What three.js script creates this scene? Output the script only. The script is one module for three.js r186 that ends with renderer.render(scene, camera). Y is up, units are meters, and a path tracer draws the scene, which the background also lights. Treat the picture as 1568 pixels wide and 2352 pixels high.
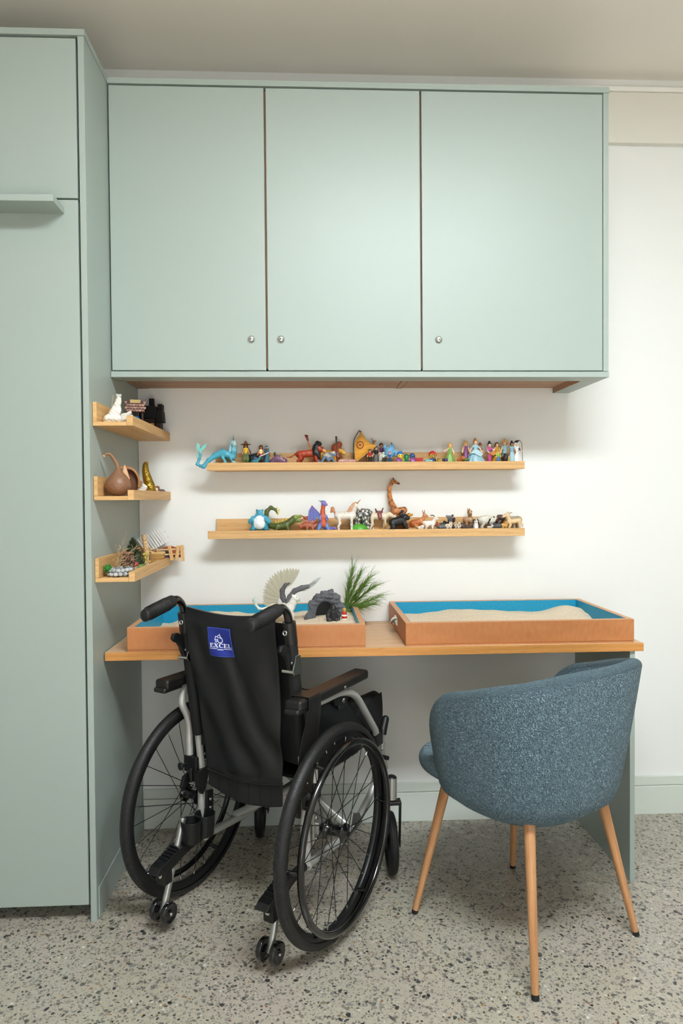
import * as THREE from 'three';
import { RoundedBoxGeometry } from 'three/addons/geometries/RoundedBoxGeometry.js';
import { mergeGeometries } from 'three/addons/utils/BufferGeometryUtils.js';
import { RectAreaLightUniformsLib } from 'three/addons/lights/RectAreaLightUniformsLib.js';
import { ImprovedNoise } from 'three/addons/math/ImprovedNoise.js';

// ───────────── camera, light, exposure ─────────────
const scene = new THREE.Scene();
const V = (x, y, z) => new THREE.Vector3(x, y, z);
const camera = new THREE.PerspectiveCamera(72.229, 1568 / 2352, 0.05, 60);
camera.position.set(0.64455, 1.26528, 2.71345);
camera.quaternion.setFromRotationMatrix(new THREE.Matrix4().makeBasis(
  V(0.998856, -0.007962, 0.047155), V(0.008902, 0.999765, -0.019763), V(-0.046986, 0.02016, 0.998692)));
camera.updateMatrixWorld();
const renderer = new THREE.WebGLRenderer({ antialias: true });
renderer.toneMapping = THREE.LinearToneMapping;
renderer.toneMappingExposure = 1.2;
renderer.shadowMap.enabled = true;
RectAreaLightUniformsLib.init();
scene.background = new THREE.Color(0.62, 0.72, 0.85);
// daylight: a roof light over the room and tall glazed doors behind the photographer
const SKYLIGHT = { x0: 0.55, x1: 1.85, z0: 2.0, z1: 2.5, y: 2.886, power: 42 };
const GLAZED = { x0: -0.2, x1: 2.3, y0: 0.06, y1: 2.3, z: 5.2, power: 1.0 };
function areaLight(w, h, power, color, pos, look) {
  const l = new THREE.RectAreaLight(color, power, w, h);
  l.position.copy(pos); l.lookAt(look); l.castShadow = true; l.userData.label = 'daylight';
  scene.add(l); return l;
}
areaLight(SKYLIGHT.x1 - SKYLIGHT.x0, SKYLIGHT.z1 - SKYLIGHT.z0, SKYLIGHT.power, new THREE.Color(0.89, 0.965, 1.0),
  V((SKYLIGHT.x0 + SKYLIGHT.x1) / 2, SKYLIGHT.y + 0.01, (SKYLIGHT.z0 + SKYLIGHT.z1) / 2), V((SKYLIGHT.x0 + SKYLIGHT.x1) / 2, 0, (SKYLIGHT.z0 + SKYLIGHT.z1) / 2)).name = 'roof_light_daylight';
areaLight(GLAZED.x1 - GLAZED.x0, GLAZED.y1 - GLAZED.y0, GLAZED.power, new THREE.Color(1.0, 0.985, 0.97),
  V((GLAZED.x0 + GLAZED.x1) / 2, (GLAZED.y0 + GLAZED.y1) / 2, GLAZED.z - 0.03), V((GLAZED.x0 + GLAZED.x1) / 2, (GLAZED.y0 + GLAZED.y1) / 2, 0)).name = 'glazed_door_daylight';

// sun through the glazed doors: it falls on the floor behind the photographer and is thrown up to the ceiling
const sun = new THREE.DirectionalLight(new THREE.Color(1.0, 0.965, 0.915), 60);
sun.position.set(0.9, 7.2, 10.2); sun.target.position.set(1.05, 0, 4.2); sun.castShadow = true; sun.name = 'sun';
Object.assign(sun.shadow.camera, { left: -5, right: 5, top: 5, bottom: -5, near: 0.5, far: 20 }); sun.shadow.mapSize.set(2048, 2048);
scene.add(sun, sun.target);

// ───────────── helpers ─────────────
let seed = 20240611;
const rnd = () => { seed |= 0; seed = seed + 0x6D2B79F5 | 0; let t = Math.imul(seed ^ seed >>> 15, 1 | seed); t = t + Math.imul(t ^ t >>> 7, 61 | t) ^ t; return ((t ^ t >>> 14) >>> 0) / 4294967296; };
const rr = (a, b) => a + (b - a) * rnd();
const PN = new ImprovedNoise();
const noise = (x, y, z = 0) => PN.noise(x, y, z);
const PI = Math.PI, lerp = (a, b, t) => a + (b - a) * t, clamp = (x, a = 0, b = 1) => Math.min(b, Math.max(a, x));
const sstep = (a, b, x) => { const t = clamp((x - a) / (b - a)); return t * t * (3 - 2 * t); };
const used = {};
const numbered = n => { const k = used[n] = (used[n] ?? -1) + 1; return k ? `${n}_${String(k).padStart(3, '0')}` : n; };

function dataTex(w, h, fn, srgb = true, rx = 1, ry = 1) {
  const d = new Uint8Array(w * h * 4);
  for (let y = 0; y < h; y++) for (let x = 0; x < w; x++) {
    const c = fn(x / w, y / h, x, y), i = (y * w + x) * 4;
    d[i] = clamp(c[0]) * 255; d[i + 1] = clamp(c[1]) * 255; d[i + 2] = clamp(c[2]) * 255; d[i + 3] = 255;
  }
  const t = new THREE.DataTexture(d, w, h, THREE.RGBAFormat);
  t.wrapS = t.wrapT = THREE.RepeatWrapping; t.magFilter = THREE.LinearFilter; t.minFilter = THREE.LinearMipmapLinearFilter; t.generateMipmaps = true;
  if (srgb) t.colorSpace = THREE.SRGBColorSpace;
  t.repeat.set(rx, ry); t.needsUpdate = true; return t;
}
const tileN = (u, v, fu, fv, o = 0) => { // tileable noise
  const a = noise(u * fu, v * fv, o), b = noise((u - 1) * fu, v * fv, o), c = noise(u * fu, (v - 1) * fv, o), d = noise((u - 1) * fu, (v - 1) * fv, o);
  return lerp(lerp(a, b, u), lerp(c, d, u), v);
};
const hex = h => [(h >> 16 & 255) / 255, (h >> 8 & 255) / 255, (h & 255) / 255];
const std = (color, roughness = 0.6, metalness = 0, o = {}) => new THREE.MeshStandardMaterial({ color, roughness, metalness, ...o });
const phys = (color, roughness, metalness, o = {}) => new THREE.MeshPhysicalMaterial({ color, roughness, metalness, ...o });

const prep = g => {
  let q = g.index ? g.toNonIndexed() : g;
  const col = q.userData && q.userData.keepColor;
  for (const k of Object.keys(q.attributes)) if (!['position', 'normal', 'uv'].includes(k) && !(k === 'color')) q.deleteAttribute(k);
  if (!q.attributes.uv) q.setAttribute('uv', new THREE.BufferAttribute(new Float32Array(q.attributes.position.count * 2), 2));
  if (!q.attributes.normal) q.computeVertexNormals();
  return q;
};
const join = gs => gs.length === 1 ? gs[0] : mergeGeometries(gs.map(prep));
function obj(name, geoms, m, parent = scene) {
  const g = Array.isArray(geoms) ? join(geoms) : geoms;
  const o = new THREE.Mesh(g, m);
  o.name = parent === scene ? numbered(name) : name; o.castShadow = o.receiveShadow = true; parent.add(o); return o;
}
const tag = (o, label, category, group) => { o.userData = { label, category }; if (group) o.userData.group = group; return o; };
function thing(name, label, category, pos = [0, 0, 0], turn = 0, group) {
  const o = new THREE.Group(); o.name = numbered(name); o.position.set(...pos); o.rotation.y = turn; scene.add(o); return tag(o, label, category, group);
}
const struct = (name, geoms, m, parent = scene) => { const o = obj(name, geoms, m, parent); if (parent === scene) o.userData = { kind: 'structure', label: STRUCT[name] || name.replace(/_/g, ' ') }; return o; };
const STRUCT = {
  wall_back: 'white painted back wall behind the shelves', wall_left: 'unseen grey side wall beyond the tall cabinet', wall_right: 'unseen grey wall on the right side of the room', wall_front: 'unseen grey wall behind the viewer with glazed doors',
  floor: 'polished concrete floor with exposed grey aggregate', ceiling: 'off-white painted ceiling', baseboard_back: 'pale grey stepped skirting along the back wall', baseboard_left: 'green kick strip along the tall cabinet side',
  trim_1: 'shallow white band high on the wall beside the cupboards', trim_3: 'thin white sealant line in the corner beside the tall cabinet', trim_2: 'thin bright white bead above the wall band', window_1: 'roof light set in the ceiling', door_1: 'glazed double doors behind the viewer',
};
// geometry makers (all return BufferGeometry placed in the parent's space)
function boxUV(g, axis = 'x', du = 0, dv = 0) { // uv in metres, u along the grain axis
  const p = g.attributes.position, n = g.attributes.normal, uv = new Float32Array(p.count * 2);
  for (let i = 0; i < p.count; i++) {
    const x = p.getX(i), y = p.getY(i), z = p.getZ(i), ax = Math.abs(n.getX(i)), ay = Math.abs(n.getY(i)), az = Math.abs(n.getZ(i));
    let a, b;
    if (axis === 'x') { if (ax > ay && ax > az) { a = z * 0.3; b = y; } else { a = x; b = ay > az ? z : y; } }
    else if (axis === 'z') { if (az > ay && az > ax) { a = x * 0.3; b = y; } else { a = z; b = ay > ax ? x : y; } }
    else { if (ay > ax && ay > az) { a = z * 0.3; b = x; } else { a = y; b = ax > az ? z : x; } }
    uv[i * 2] = a + du; uv[i * 2 + 1] = b + dv;
  }
  g.setAttribute('uv', new THREE.BufferAttribute(uv, 2)); return g;
}
function bx(x0, x1, y0, y1, z0, z1, r = 0.0015, axis = 'x', seg = 1) {
  const w = x1 - x0, h = y1 - y0, d = z1 - z0, rad = Math.min(r, w / 2.01, h / 2.01, d / 2.01);
  const g = r ? new RoundedBoxGeometry(w, h, d, seg, rad) : new THREE.BoxGeometry(w, h, d);
  g.translate((x0 + x1) / 2, (y0 + y1) / 2, (z0 + z1) / 2); return boxUV(g, axis, rnd(), rnd());
}
const ctr = (x, y, z, w, h, d, r = 0.002, seg = 2) => bx(x - w / 2, x + w / 2, y - h / 2, y + h / 2, z - d / 2, z + d / 2, r, 'x', seg);
function rod(a, b, r1, r2 = r1, seg = 12, cap = true) {
  const A = V(...a), B = V(...b), d = B.clone().sub(A), L = d.length();
  const g = new THREE.CylinderGeometry(r2, r1, L, seg, 1, !cap); g.translate(0, L / 2, 0);
  g.applyQuaternion(new THREE.Quaternion().setFromUnitVectors(V(0, 1, 0), d.normalize())); return g.translate(...a);
}
function roundPath(pts, rad = 0.03, n = 6) {
  const P = pts.map(p => V(...p)), out = [P[0]];
  for (let i = 1; i < P.length - 1; i++) {
    const a = P[i - 1].clone().sub(P[i]), b = P[i + 1].clone().sub(P[i]), la = a.length(), lb = b.length(), k = Math.min(rad, la * 0.49, lb * 0.49);
    const p0 = P[i].clone().add(a.multiplyScalar(k / la)), p2 = P[i].clone().add(b.multiplyScalar(k / lb));
    for (let j = 0; j <= n; j++) { const t = j / n; out.push(p0.clone().multiplyScalar((1 - t) * (1 - t)).add(P[i].clone().multiplyScalar(2 * t * (1 - t))).add(p2.clone().multiplyScalar(t * t))); }
  }
  out.push(P[P.length - 1]); return out;
}
function polyTube(P, r, seg = 12, cap = true) { // sweeps a circle along points; r may be a function of t
  const n = P.length, pos = [], nor = [], uv = [], idx = []; let up = V(0, 1, 0), L = 0;
  const rf = typeof r === 'function' ? r : () => r;
  let prevN = null;
  for (let i = 0; i < n; i++) {
    const t = (P[Math.min(n - 1, i + 1)].clone().sub(P[Math.max(0, i - 1)])).normalize();
    let N = prevN ? prevN.clone().sub(t.clone().multiplyScalar(prevN.dot(t))) : (Math.abs(t.y) < 0.9 ? V(0, 1, 0) : V(1, 0, 0)).cross(t);
    N.normalize(); prevN = N; const B = t.clone().cross(N);
    if (i) L += P[i].distanceTo(P[i - 1]);
    const R = rf(i / (n - 1));
    for (let j = 0; j <= seg; j++) {
      const a = j / seg * 2 * PI, d = N.clone().multiplyScalar(Math.cos(a)).add(B.clone().multiplyScalar(Math.sin(a)));
      pos.push(P[i].x + d.x * R, P[i].y + d.y * R, P[i].z + d.z * R); nor.push(d.x, d.y, d.z); uv.push(L, j / seg * 0.1);
    }
  }
  for (let i = 0; i < n - 1; i++) for (let j = 0; j < seg; j++) { const a = i * (seg + 1) + j, b = a + seg + 1; idx.push(a, a + 1, b, b, a + 1, b + 1); }
  if (cap) for (const e of [0, n - 1]) {
    const t = (e ? P[n - 1].clone().sub(P[n - 2]) : P[0].clone().sub(P[1])).normalize(), c = pos.length / 3;
    pos.push(P[e].x, P[e].y, P[e].z); nor.push(t.x, t.y, t.z); uv.push(0, 0);
    for (let j = 0; j <= seg; j++) { const k = (e * (seg + 1) + j) * 3; pos.push(pos[k], pos[k + 1], pos[k + 2]); nor.push(t.x, t.y, t.z); uv.push(0, 0); }
    for (let j = 0; j < seg; j++) e ? idx.push(c, c + 1 + j, c + 2 + j) : idx.push(c, c + 2 + j, c + 1 + j);
  }
  const g = new THREE.BufferGeometry();
  g.setAttribute('position', new THREE.Float32BufferAttribute(pos, 3)); g.setAttribute('normal', new THREE.Float32BufferAttribute(nor, 3)); g.setAttribute('uv', new THREE.Float32BufferAttribute(uv, 2)); g.setIndex(idx);
  return g;
}
const tube = (pts, r, rad = 0.03, seg = 12) => polyTube(roundPath(pts, rad), r, seg);
const curve = (pts, r, n = 24, seg = 8) => polyTube(new THREE.CatmullRomCurve3(pts.map(p => V(...p)), false, 'centripetal').getPoints(n), r, seg);
const lathe = (prof, seg = 32) => new THREE.LatheGeometry(prof.map(p => new THREE.Vector2(p[0], p[1])), seg);
const latheX = (prof, seg = 32) => lathe(prof, seg).rotateZ(-PI / 2);       // profile [radius, x]
const latheZ = (prof, seg = 32) => lathe(prof, seg).rotateX(PI / 2);        // profile [radius, z]
const ball = (x, y, z, rx, ry = rx, rz = rx, seg = 14) => { const g = new THREE.SphereGeometry(1, seg, Math.max(6, seg * 0.7 | 0)); g.scale(rx, ry, rz); return g.translate(x, y, z); };
function slab(pts, depth, bevel = 0.002) { // polygon in xy extruded along +z
  const s = new THREE.Shape(pts.map(p => new THREE.Vector2(p[0], p[1])));
  return new THREE.ExtrudeGeometry(s, { depth, bevelEnabled: bevel > 0, bevelSize: bevel, bevelThickness: bevel, bevelSegments: 2, curveSegments: 8 });
}
function slabYZ(pts, x0, x1, bevel = 0.0015) { // polygon given as [z, y], extruded along x from x0 to x1
  const g = slab(pts, x1 - x0 - 2 * bevel, bevel); // shape x=z, y=y, extrude z -> x
  g.applyMatrix4(new THREE.Matrix4().set(0, 0, 1, x0 + bevel, 0, 1, 0, 0, 1, 0, 0, 0, 0, 0, 0, 1));
  const ix = g.index; // mirrored axes: flip winding
  const p = g.attributes.position, n = g.attributes.normal, u = g.attributes.uv;
  for (let i = 0; i < p.count; i += 3) for (const A of [p, n, u]) { const s = A.itemSize; for (let k = 0; k < s; k++) { const a = A.array[(i + 1) * s + k]; A.array[(i + 1) * s + k] = A.array[(i + 2) * s + k]; A.array[(i + 2) * s + k] = a; } }
  return g;
}
function grid(nu, nv, fn, closeU = false) { // fn(u,v) -> [x,y,z]
  const pos = [], uv = [], idx = [];
  for (let j = 0; j <= nv; j++) for (let i = 0; i <= nu; i++) { const p = fn(i / nu, j / nv); pos.push(p[0], p[1], p[2]); uv.push(p[3] ?? i / nu, p[4] ?? j / nv); }
  for (let j = 0; j < nv; j++) for (let i = 0; i < nu; i++) { const a = j * (nu + 1) + i, b = a + 1, c = a + nu + 1, d = c + 1; idx.push(a, b, c, b, d, c); }
  const g = new THREE.BufferGeometry(); g.setAttribute('position', new THREE.Float32BufferAttribute(pos, 3)); g.setAttribute('uv', new THREE.Float32BufferAttribute(uv, 2)); g.setIndex(idx); g.computeVertexNormals(); return g;
}
function sheet(nu, nv, fn, th) { // a cloth with thickness: two offset faces and a rim
  const f = grid(nu, nv, fn), n = f.attributes.normal, p = f.attributes.position, u = f.attributes.uv, N = p.count, pos = [], uv = [], idx = [];
  for (const s of [0.5, -0.5]) for (let i = 0; i < N; i++) { pos.push(p.getX(i) + n.getX(i) * th * s, p.getY(i) + n.getY(i) * th * s, p.getZ(i) + n.getZ(i) * th * s); uv.push(u.getX(i), u.getY(i)); }
  const ix = f.index.array; for (let i = 0; i < ix.length; i += 3) { idx.push(ix[i], ix[i + 1], ix[i + 2], N + ix[i], N + ix[i + 2], N + ix[i + 1]); }
  const W = nu + 1, rim = []; for (let i = 0; i < nu; i++) rim.push([i, i + 1]); for (let j = 0; j < nv; j++) rim.push([j * W + nu, (j + 1) * W + nu]); for (let i = nu; i > 0; i--) rim.push([nv * W + i, nv * W + i - 1]); for (let j = nv; j > 0; j--) rim.push([j * W, (j - 1) * W]);
  for (const [a, b] of rim) idx.push(a, N + a, b, b, N + a, N + b);
  const g = new THREE.BufferGeometry(); g.setAttribute('position', new THREE.Float32BufferAttribute(pos, 3)); g.setAttribute('uv', new THREE.Float32BufferAttribute(uv, 2)); g.setIndex(idx); g.computeVertexNormals(); return g;
}
const at = (g, x, y, z, ry = 0, rx = 0, rz = 0) => { if (rz) g.rotateZ(rz); if (rx) g.rotateX(rx); if (ry) g.rotateY(ry); return g.translate(x, y, z); };

// ───────────── textures and materials ─────────────
// oak: u along the grain; one tile = 1.2 m x 0.3 m
function oakTex(base, dark, contrast) {
  return dataTex(1024, 512, (u, v) => {
    const warp = tileN(u, v, 3, 4, 1) * 0.05, vv = v + warp;
    const bands = 0.5 + 0.5 * Math.sin((vv * 16 + tileN(u, v, 2, 5, 7) * 1.8) * 2 * PI);
    const fine = tileN(u, v, 10, 160, 3), pore = tileN(u, v, 26, 240, 5);
    let k = 0.3 * bands + 0.55 * (fine + 0.25) + (pore > 0.26 ? 0.55 : 0) + 0.35 * tileN(u, v, 3, 10, 9);
    k = clamp(k * contrast, 0, 1); return [0, 1, 2].map(i => lerp(base[i], dark[i], k));
  }, true, 1 / 1.2, 1 / 0.3);
}
const oakA = oakTex(hex(0xddb47c), hex(0xb5854c), 0.75), oakB = oakTex(hex(0xd9b893), hex(0xa98361), 0.9), oakC = oakTex(hex(0xcd9a6c), hex(0x9a663c), 0.85), oakD = oakTex(hex(0xbd977c), hex(0x8a634c), 0.8);
const grainBump = dataTex(512, 256, (u, v) => { const k = 0.6 + 0.5 * tileN(u, v, 8, 120, 4) - (tileN(u, v, 20, 180, 5) > 0.25 ? 0.3 : 0); return [k, k, k]; }, false, 1 / 0.8, 1 / 0.2);
const laminBump = dataTex(256, 256, (u, v) => { const k = 0.5 + 0.5 * tileN(u, v, 90, 90, 2); return [k, k, k]; }, false, 1 / 0.08, 1 / 0.08);
const M = {};
M.oakLedge = std(0xffffff, 0.55, 0, { map: oakA, bumpMap: grainBump, bumpScale: 0.0002 });
M.oakDesk = std(0xffffff, 0.5, 0, { map: oakB, bumpMap: grainBump, bumpScale: 0.0002 });
M.oakEdge = std(0xf0d2a8, 0.5, 0, { map: oakA, bumpMap: grainBump, bumpScale: 0.0002 });
M.oakLeg = std(0xffffff, 0.38, 0, { map: oakC, bumpMap: grainBump, bumpScale: 0.00015 });
M.oakUnder = std(0xffffff, 0.6, 0, { map: oakD });
M.green = phys(0xa1ada6, 0.42, 0, { bumpMap: laminBump, bumpScale: 0.00006 });
M.greenEdge = std(0x9fa9a2, 0.4);
const plaster = dataTex(512, 512, (u, v) => { const k = 0.5 + 0.35 * tileN(u, v, 60, 60, 1) + 0.25 * tileN(u, v, 160, 160, 3); return [k, k, k]; }, false, 1 / 0.6, 1 / 0.6);
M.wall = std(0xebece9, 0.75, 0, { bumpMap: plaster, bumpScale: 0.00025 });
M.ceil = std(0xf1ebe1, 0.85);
M.wallFar = std(0xb4b5b2, 0.8);  // unseen walls toned down to mid grey to lessen bounced light
M.skirt = std(0xd3d9d0, 0.45);
M.trimw = std(0xe4e2d8, 0.5);
M.bead = std(0xf6f5ef, 0.35);
M.chrome = std(0xd8d8d6, 0.18, 1);
M.steel = std(0xc4c6c4, 0.3, 1);
M.alu = std(0xb9bab6, 0.34, 0.85);
M.aluPaint = phys(0xbdbdb9, 0.34, 0.35, { clearcoat: 0.5, clearcoatRoughness: 0.2 });
M.blackGloss = phys(0x0b0b0c, 0.18, 0, { clearcoat: 0.6, clearcoatRoughness: 0.12 });
M.blackPlastic = std(0x0f1011, 0.42);
M.blackPad = std(0x151414, 0.38, 0, { bumpMap: dataTex(256, 256, (u, v) => { const k = 0.5 + 0.6 * tileN(u, v, 70, 70, 8); return [k, k, k]; }, false, 30, 30), bumpScale: 0.0002 });
M.rubber = std(0x141415, 0.55);
M.spoke = std(0x0d0d0e, 0.35, 0.4);
const weave = dataTex(256, 256, (u, v) => { const k = 0.5 + 0.25 * Math.sin(u * 2 * PI * 48) + 0.25 * Math.sin(v * 2 * PI * 48) + 0.1 * tileN(u, v, 12, 12, 2); return [k, k, k]; }, false, 1 / 0.05, 1 / 0.05);
M.nylon = phys(0x101114, 0.44, 0, { bumpMap: weave, bumpScale: 0.00012, sheen: 0.12, sheenRoughness: 0.5, sheenColor: new THREE.Color(0.25, 0.26, 0.3) });
M.nylonDark = std(0x0c0c0e, 0.7, 0, { bumpMap: weave, bumpScale: 0.0001 });
M.vinyl = std(0x171513, 0.4);

// polished concrete: one tile = 1.6 m, every stone its own outline and colour
function concreteTex() {
  const S = 2048, c = document.createElement('canvas'); c.width = c.height = S; const g = c.getContext('2d');
  g.fillStyle = '#c0b9ab'; g.fillRect(0, 0, S, S);
  const blot = (n, r0, r1, cols, al) => { for (let i = 0; i < n; i++) { const x = rnd() * S, y = rnd() * S, r = rr(r0, r1); g.globalAlpha = al * rr(0.4, 1); g.fillStyle = cols[rnd() * cols.length | 0]; for (const ox of [-S, 0, S]) for (const oy of [-S, 0, S]) { if (x + ox < -r || x + ox > S + r || y + oy < -r || y + oy > S + r) continue; g.beginPath(); g.ellipse(x + ox, y + oy, r, r * rr(0.5, 1), rnd() * 3, 0, 7); g.fill(); } } g.globalAlpha = 1; };
  blot(900, 60, 200, ['#cdc6b6', '#b7b1a5', '#c3bfb6', '#c6bba6'], 0.03);
  blot(42000, 0.6, 1.7, ['#857d70', '#d8d0bf', '#988f80', '#645e54', '#cfc6b3'], 0.9);
  const stone = (x, y, r, col, al = 1) => {
    const n = 5 + (rnd() * 4 | 0), a0 = rnd() * 6.3, el = rr(0.5, 0.95), P = [];
    for (let k = 0; k < n; k++) { const a = k / n * 2 * PI + rr(-0.25, 0.25), q = r * rr(0.72, 1.12); const px = Math.cos(a) * q, py = Math.sin(a) * q * el; P.push([px * Math.cos(a0) - py * Math.sin(a0), px * Math.sin(a0) + py * Math.cos(a0)]); }
    g.globalAlpha = al; g.fillStyle = col;
    for (const ox of [-S, 0, S]) for (const oy of [-S, 0, S]) {
      if (x + ox < -r * 2 || x + ox > S + r * 2 || y + oy < -r * 2 || y + oy > S + r * 2) continue;
      g.beginPath(); for (let k = 0; k < n; k++) { const p = P[k], q = P[(k + 1) % n], mx = x + ox + (p[0] + q[0]) / 2, my = y + oy + (p[1] + q[1]) / 2; k ? g.quadraticCurveTo(x + ox + p[0], y + oy + p[1], mx, my) : g.moveTo(mx, my); }
      const p = P[0], q = P[1]; g.quadraticCurveTo(x + ox + p[0], y + oy + p[1], x + ox + (p[0] + q[0]) / 2, y + oy + (p[1] + q[1]) / 2); g.fill();
    } g.globalAlpha = 1;
  };
  const greys = ['#857f78', '#7a7672', '#97928a', '#6f6d69', '#a09a90', '#8b8d8e', '#757474', '#9a9698', '#8a8478', '#7d8078'];
  const darks = ['#4a4a4a', '#3a3b3d', '#55534e', '#45464c', '#2e2e30', '#5c5a55', '#50524a'];
  for (let i = 0; i < 46000; i++) stone(rnd() * S, rnd() * S, rr(1.2, 3.4), rnd() < 0.36 ? darks[rnd() * 7 | 0] : greys[rnd() * 10 | 0], rr(0.5, 0.95));
  for (let i = 0; i < 17500; i++) stone(rnd() * S, rnd() * S, rr(3.2, 7.4), rnd() < 0.25 ? darks[rnd() * 7 | 0] : greys[rnd() * 10 | 0], rr(0.65, 1));
  for (let i = 0; i < 2500; i++) stone(rnd() * S, rnd() * S, rr(6, 12), rnd() < 0.34 ? darks[rnd() * 7 | 0] : greys[rnd() * 10 | 0], rr(0.75, 1));
  for (let i = 0; i < 520; i++) stone(rnd() * S, rnd() * S, rr(3, 7.5), ['#e9e4da', '#dcd7cf', '#f1eee8', '#d8dbe0'][rnd() * 4 | 0], rr(0.7, 1));
  for (let i = 0; i < 460; i++) stone(rnd() * S, rnd() * S, rr(3, 7), ['#c99a5e', '#b98546', '#d8b07c', '#a4754a', '#96694f', '#c3a06a', '#7f4a40', '#8b8457'][rnd() * 8 | 0], rr(0.7, 1));
  const t = new THREE.CanvasTexture(c); t.wrapS = t.wrapT = THREE.RepeatWrapping; t.colorSpace = THREE.SRGBColorSpace; t.repeat.set(1 / 1.6, 1 / 1.6); return t;
}
M.floor = std(0xe0deda, 0.3, 0, { map: concreteTex(), bumpMap: plaster, bumpScale: 0.0002, roughnessMap: dataTex(512, 512, (u, v) => { const k = 0.85 + 0.5 * tileN(u, v, 8, 8, 2) + 0.3 * tileN(u, v, 40, 40, 5); return [k, k, k]; }, false, 1 / 1.6, 1 / 1.6) });

// ───────────── the room ─────────────
const RX0 = -1.9, RX1 = 3.3, RZ1 = 5.2, CH = 2.886;
struct('floor', bx(RX0 - 0.15, RX1 + 0.15, -0.12, 0, -0.15, RZ1 + 0.15, 0), M.floor);
struct('wall_back', bx(RX0 - 0.15, RX1 + 0.15, -0.12, CH + 0.15, -0.15, 0, 0), M.wall);
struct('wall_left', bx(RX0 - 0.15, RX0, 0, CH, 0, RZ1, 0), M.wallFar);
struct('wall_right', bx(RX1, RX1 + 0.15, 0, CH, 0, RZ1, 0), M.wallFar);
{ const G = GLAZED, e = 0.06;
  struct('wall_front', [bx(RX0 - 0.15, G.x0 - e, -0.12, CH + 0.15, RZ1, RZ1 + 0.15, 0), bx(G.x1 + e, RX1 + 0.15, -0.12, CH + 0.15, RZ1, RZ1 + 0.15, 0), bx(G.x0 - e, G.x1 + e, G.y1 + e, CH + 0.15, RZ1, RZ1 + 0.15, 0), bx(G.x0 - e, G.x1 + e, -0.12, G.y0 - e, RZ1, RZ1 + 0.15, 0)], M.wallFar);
  const fr = std(0x2d2f31, 0.5), pane = phys(0xffffff, 0, 0, { transmission: 1, thickness: 0, ior: 1.5 });
  const d = struct('door_1', [bx(G.x0 - e, G.x1 + e, G.y1, G.y1 + e, RZ1 + 0.02, RZ1 + 0.1), bx(G.x0 - e, G.x1 + e, G.y0 - e, G.y0, RZ1 + 0.02, RZ1 + 0.1), bx(G.x0 - e, G.x0, G.y0, G.y1, RZ1 + 0.02, RZ1 + 0.1), bx(G.x1, G.x1 + e, G.y0, G.y1, RZ1 + 0.02, RZ1 + 0.1), bx((G.x0 + G.x1) / 2 - 0.05, (G.x0 + G.x1) / 2 + 0.05, G.y0, G.y1, RZ1 + 0.02, RZ1 + 0.1)], fr);
  for (const s of [0, 1]) obj('pane', bx(s ? (G.x0 + G.x1) / 2 + 0.05 : G.x0, s ? G.x1 : (G.x0 + G.x1) / 2 - 0.05, G.y0, G.y1, RZ1 + 0.05, RZ1 + 0.06, 0), pane, d);
  const K = SKYLIGHT, a = 0.04;
  struct('ceiling', [bx(RX0 - 0.15, K.x0 - a, CH, CH + 0.15, -0.15, RZ1 + 0.15, 0), bx(K.x1 + a, RX1 + 0.15, CH, CH + 0.15, -0.15, RZ1 + 0.15, 0), bx(K.x0 - a, K.x1 + a, CH, CH + 0.15, -0.15, K.z0 - a, 0), bx(K.x0 - a, K.x1 + a, CH, CH + 0.15, K.z1 + a, RZ1 + 0.15, 0)], M.ceil);
  const w = struct('window_1', [bx(K.x0 - a, K.x0, CH, CH + 0.14, K.z0 - a, K.z1 + a), bx(K.x1, K.x1 + a, CH, CH + 0.14, K.z0 - a, K.z1 + a), bx(K.x0, K.x1, CH, CH + 0.14, K.z0 - a, K.z0), bx(K.x0, K.x1, CH, CH + 0.14, K.z1, K.z1 + a)], M.bead);
  obj('pane', bx(K.x0, K.x1, CH + 0.09, CH + 0.1, K.z0, K.z1, 0), std(0xeef4f8, 0.1, 0, { emissive: new THREE.Color(0.95, 0.98, 1), emissiveIntensity: 1.2 }), w);
}
// skirting: a plain board and a thinner cap above it
struct('baseboard_back', [bx(0.004, RX1, 0, 0.113, 0, 0.014, 0.0015), bx(0.004, RX1, 0.1145, 0.151, 0, 0.010, 0.002)], M.skirt);
struct('trim_1', bx(1.3, RX1, 2.632, 2.826, 0, 0.022, 0.001), M.trimw);
struct('trim_3', bx(0.0006, 0.0042, 0.79, 1.68, 0, 0.0035, 0.0008, 'y'), M.bead);
struct('trim_2', bx(1.3, RX1, 2.827, 2.845, 0, 0.03, 0.003), M.bead);

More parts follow.
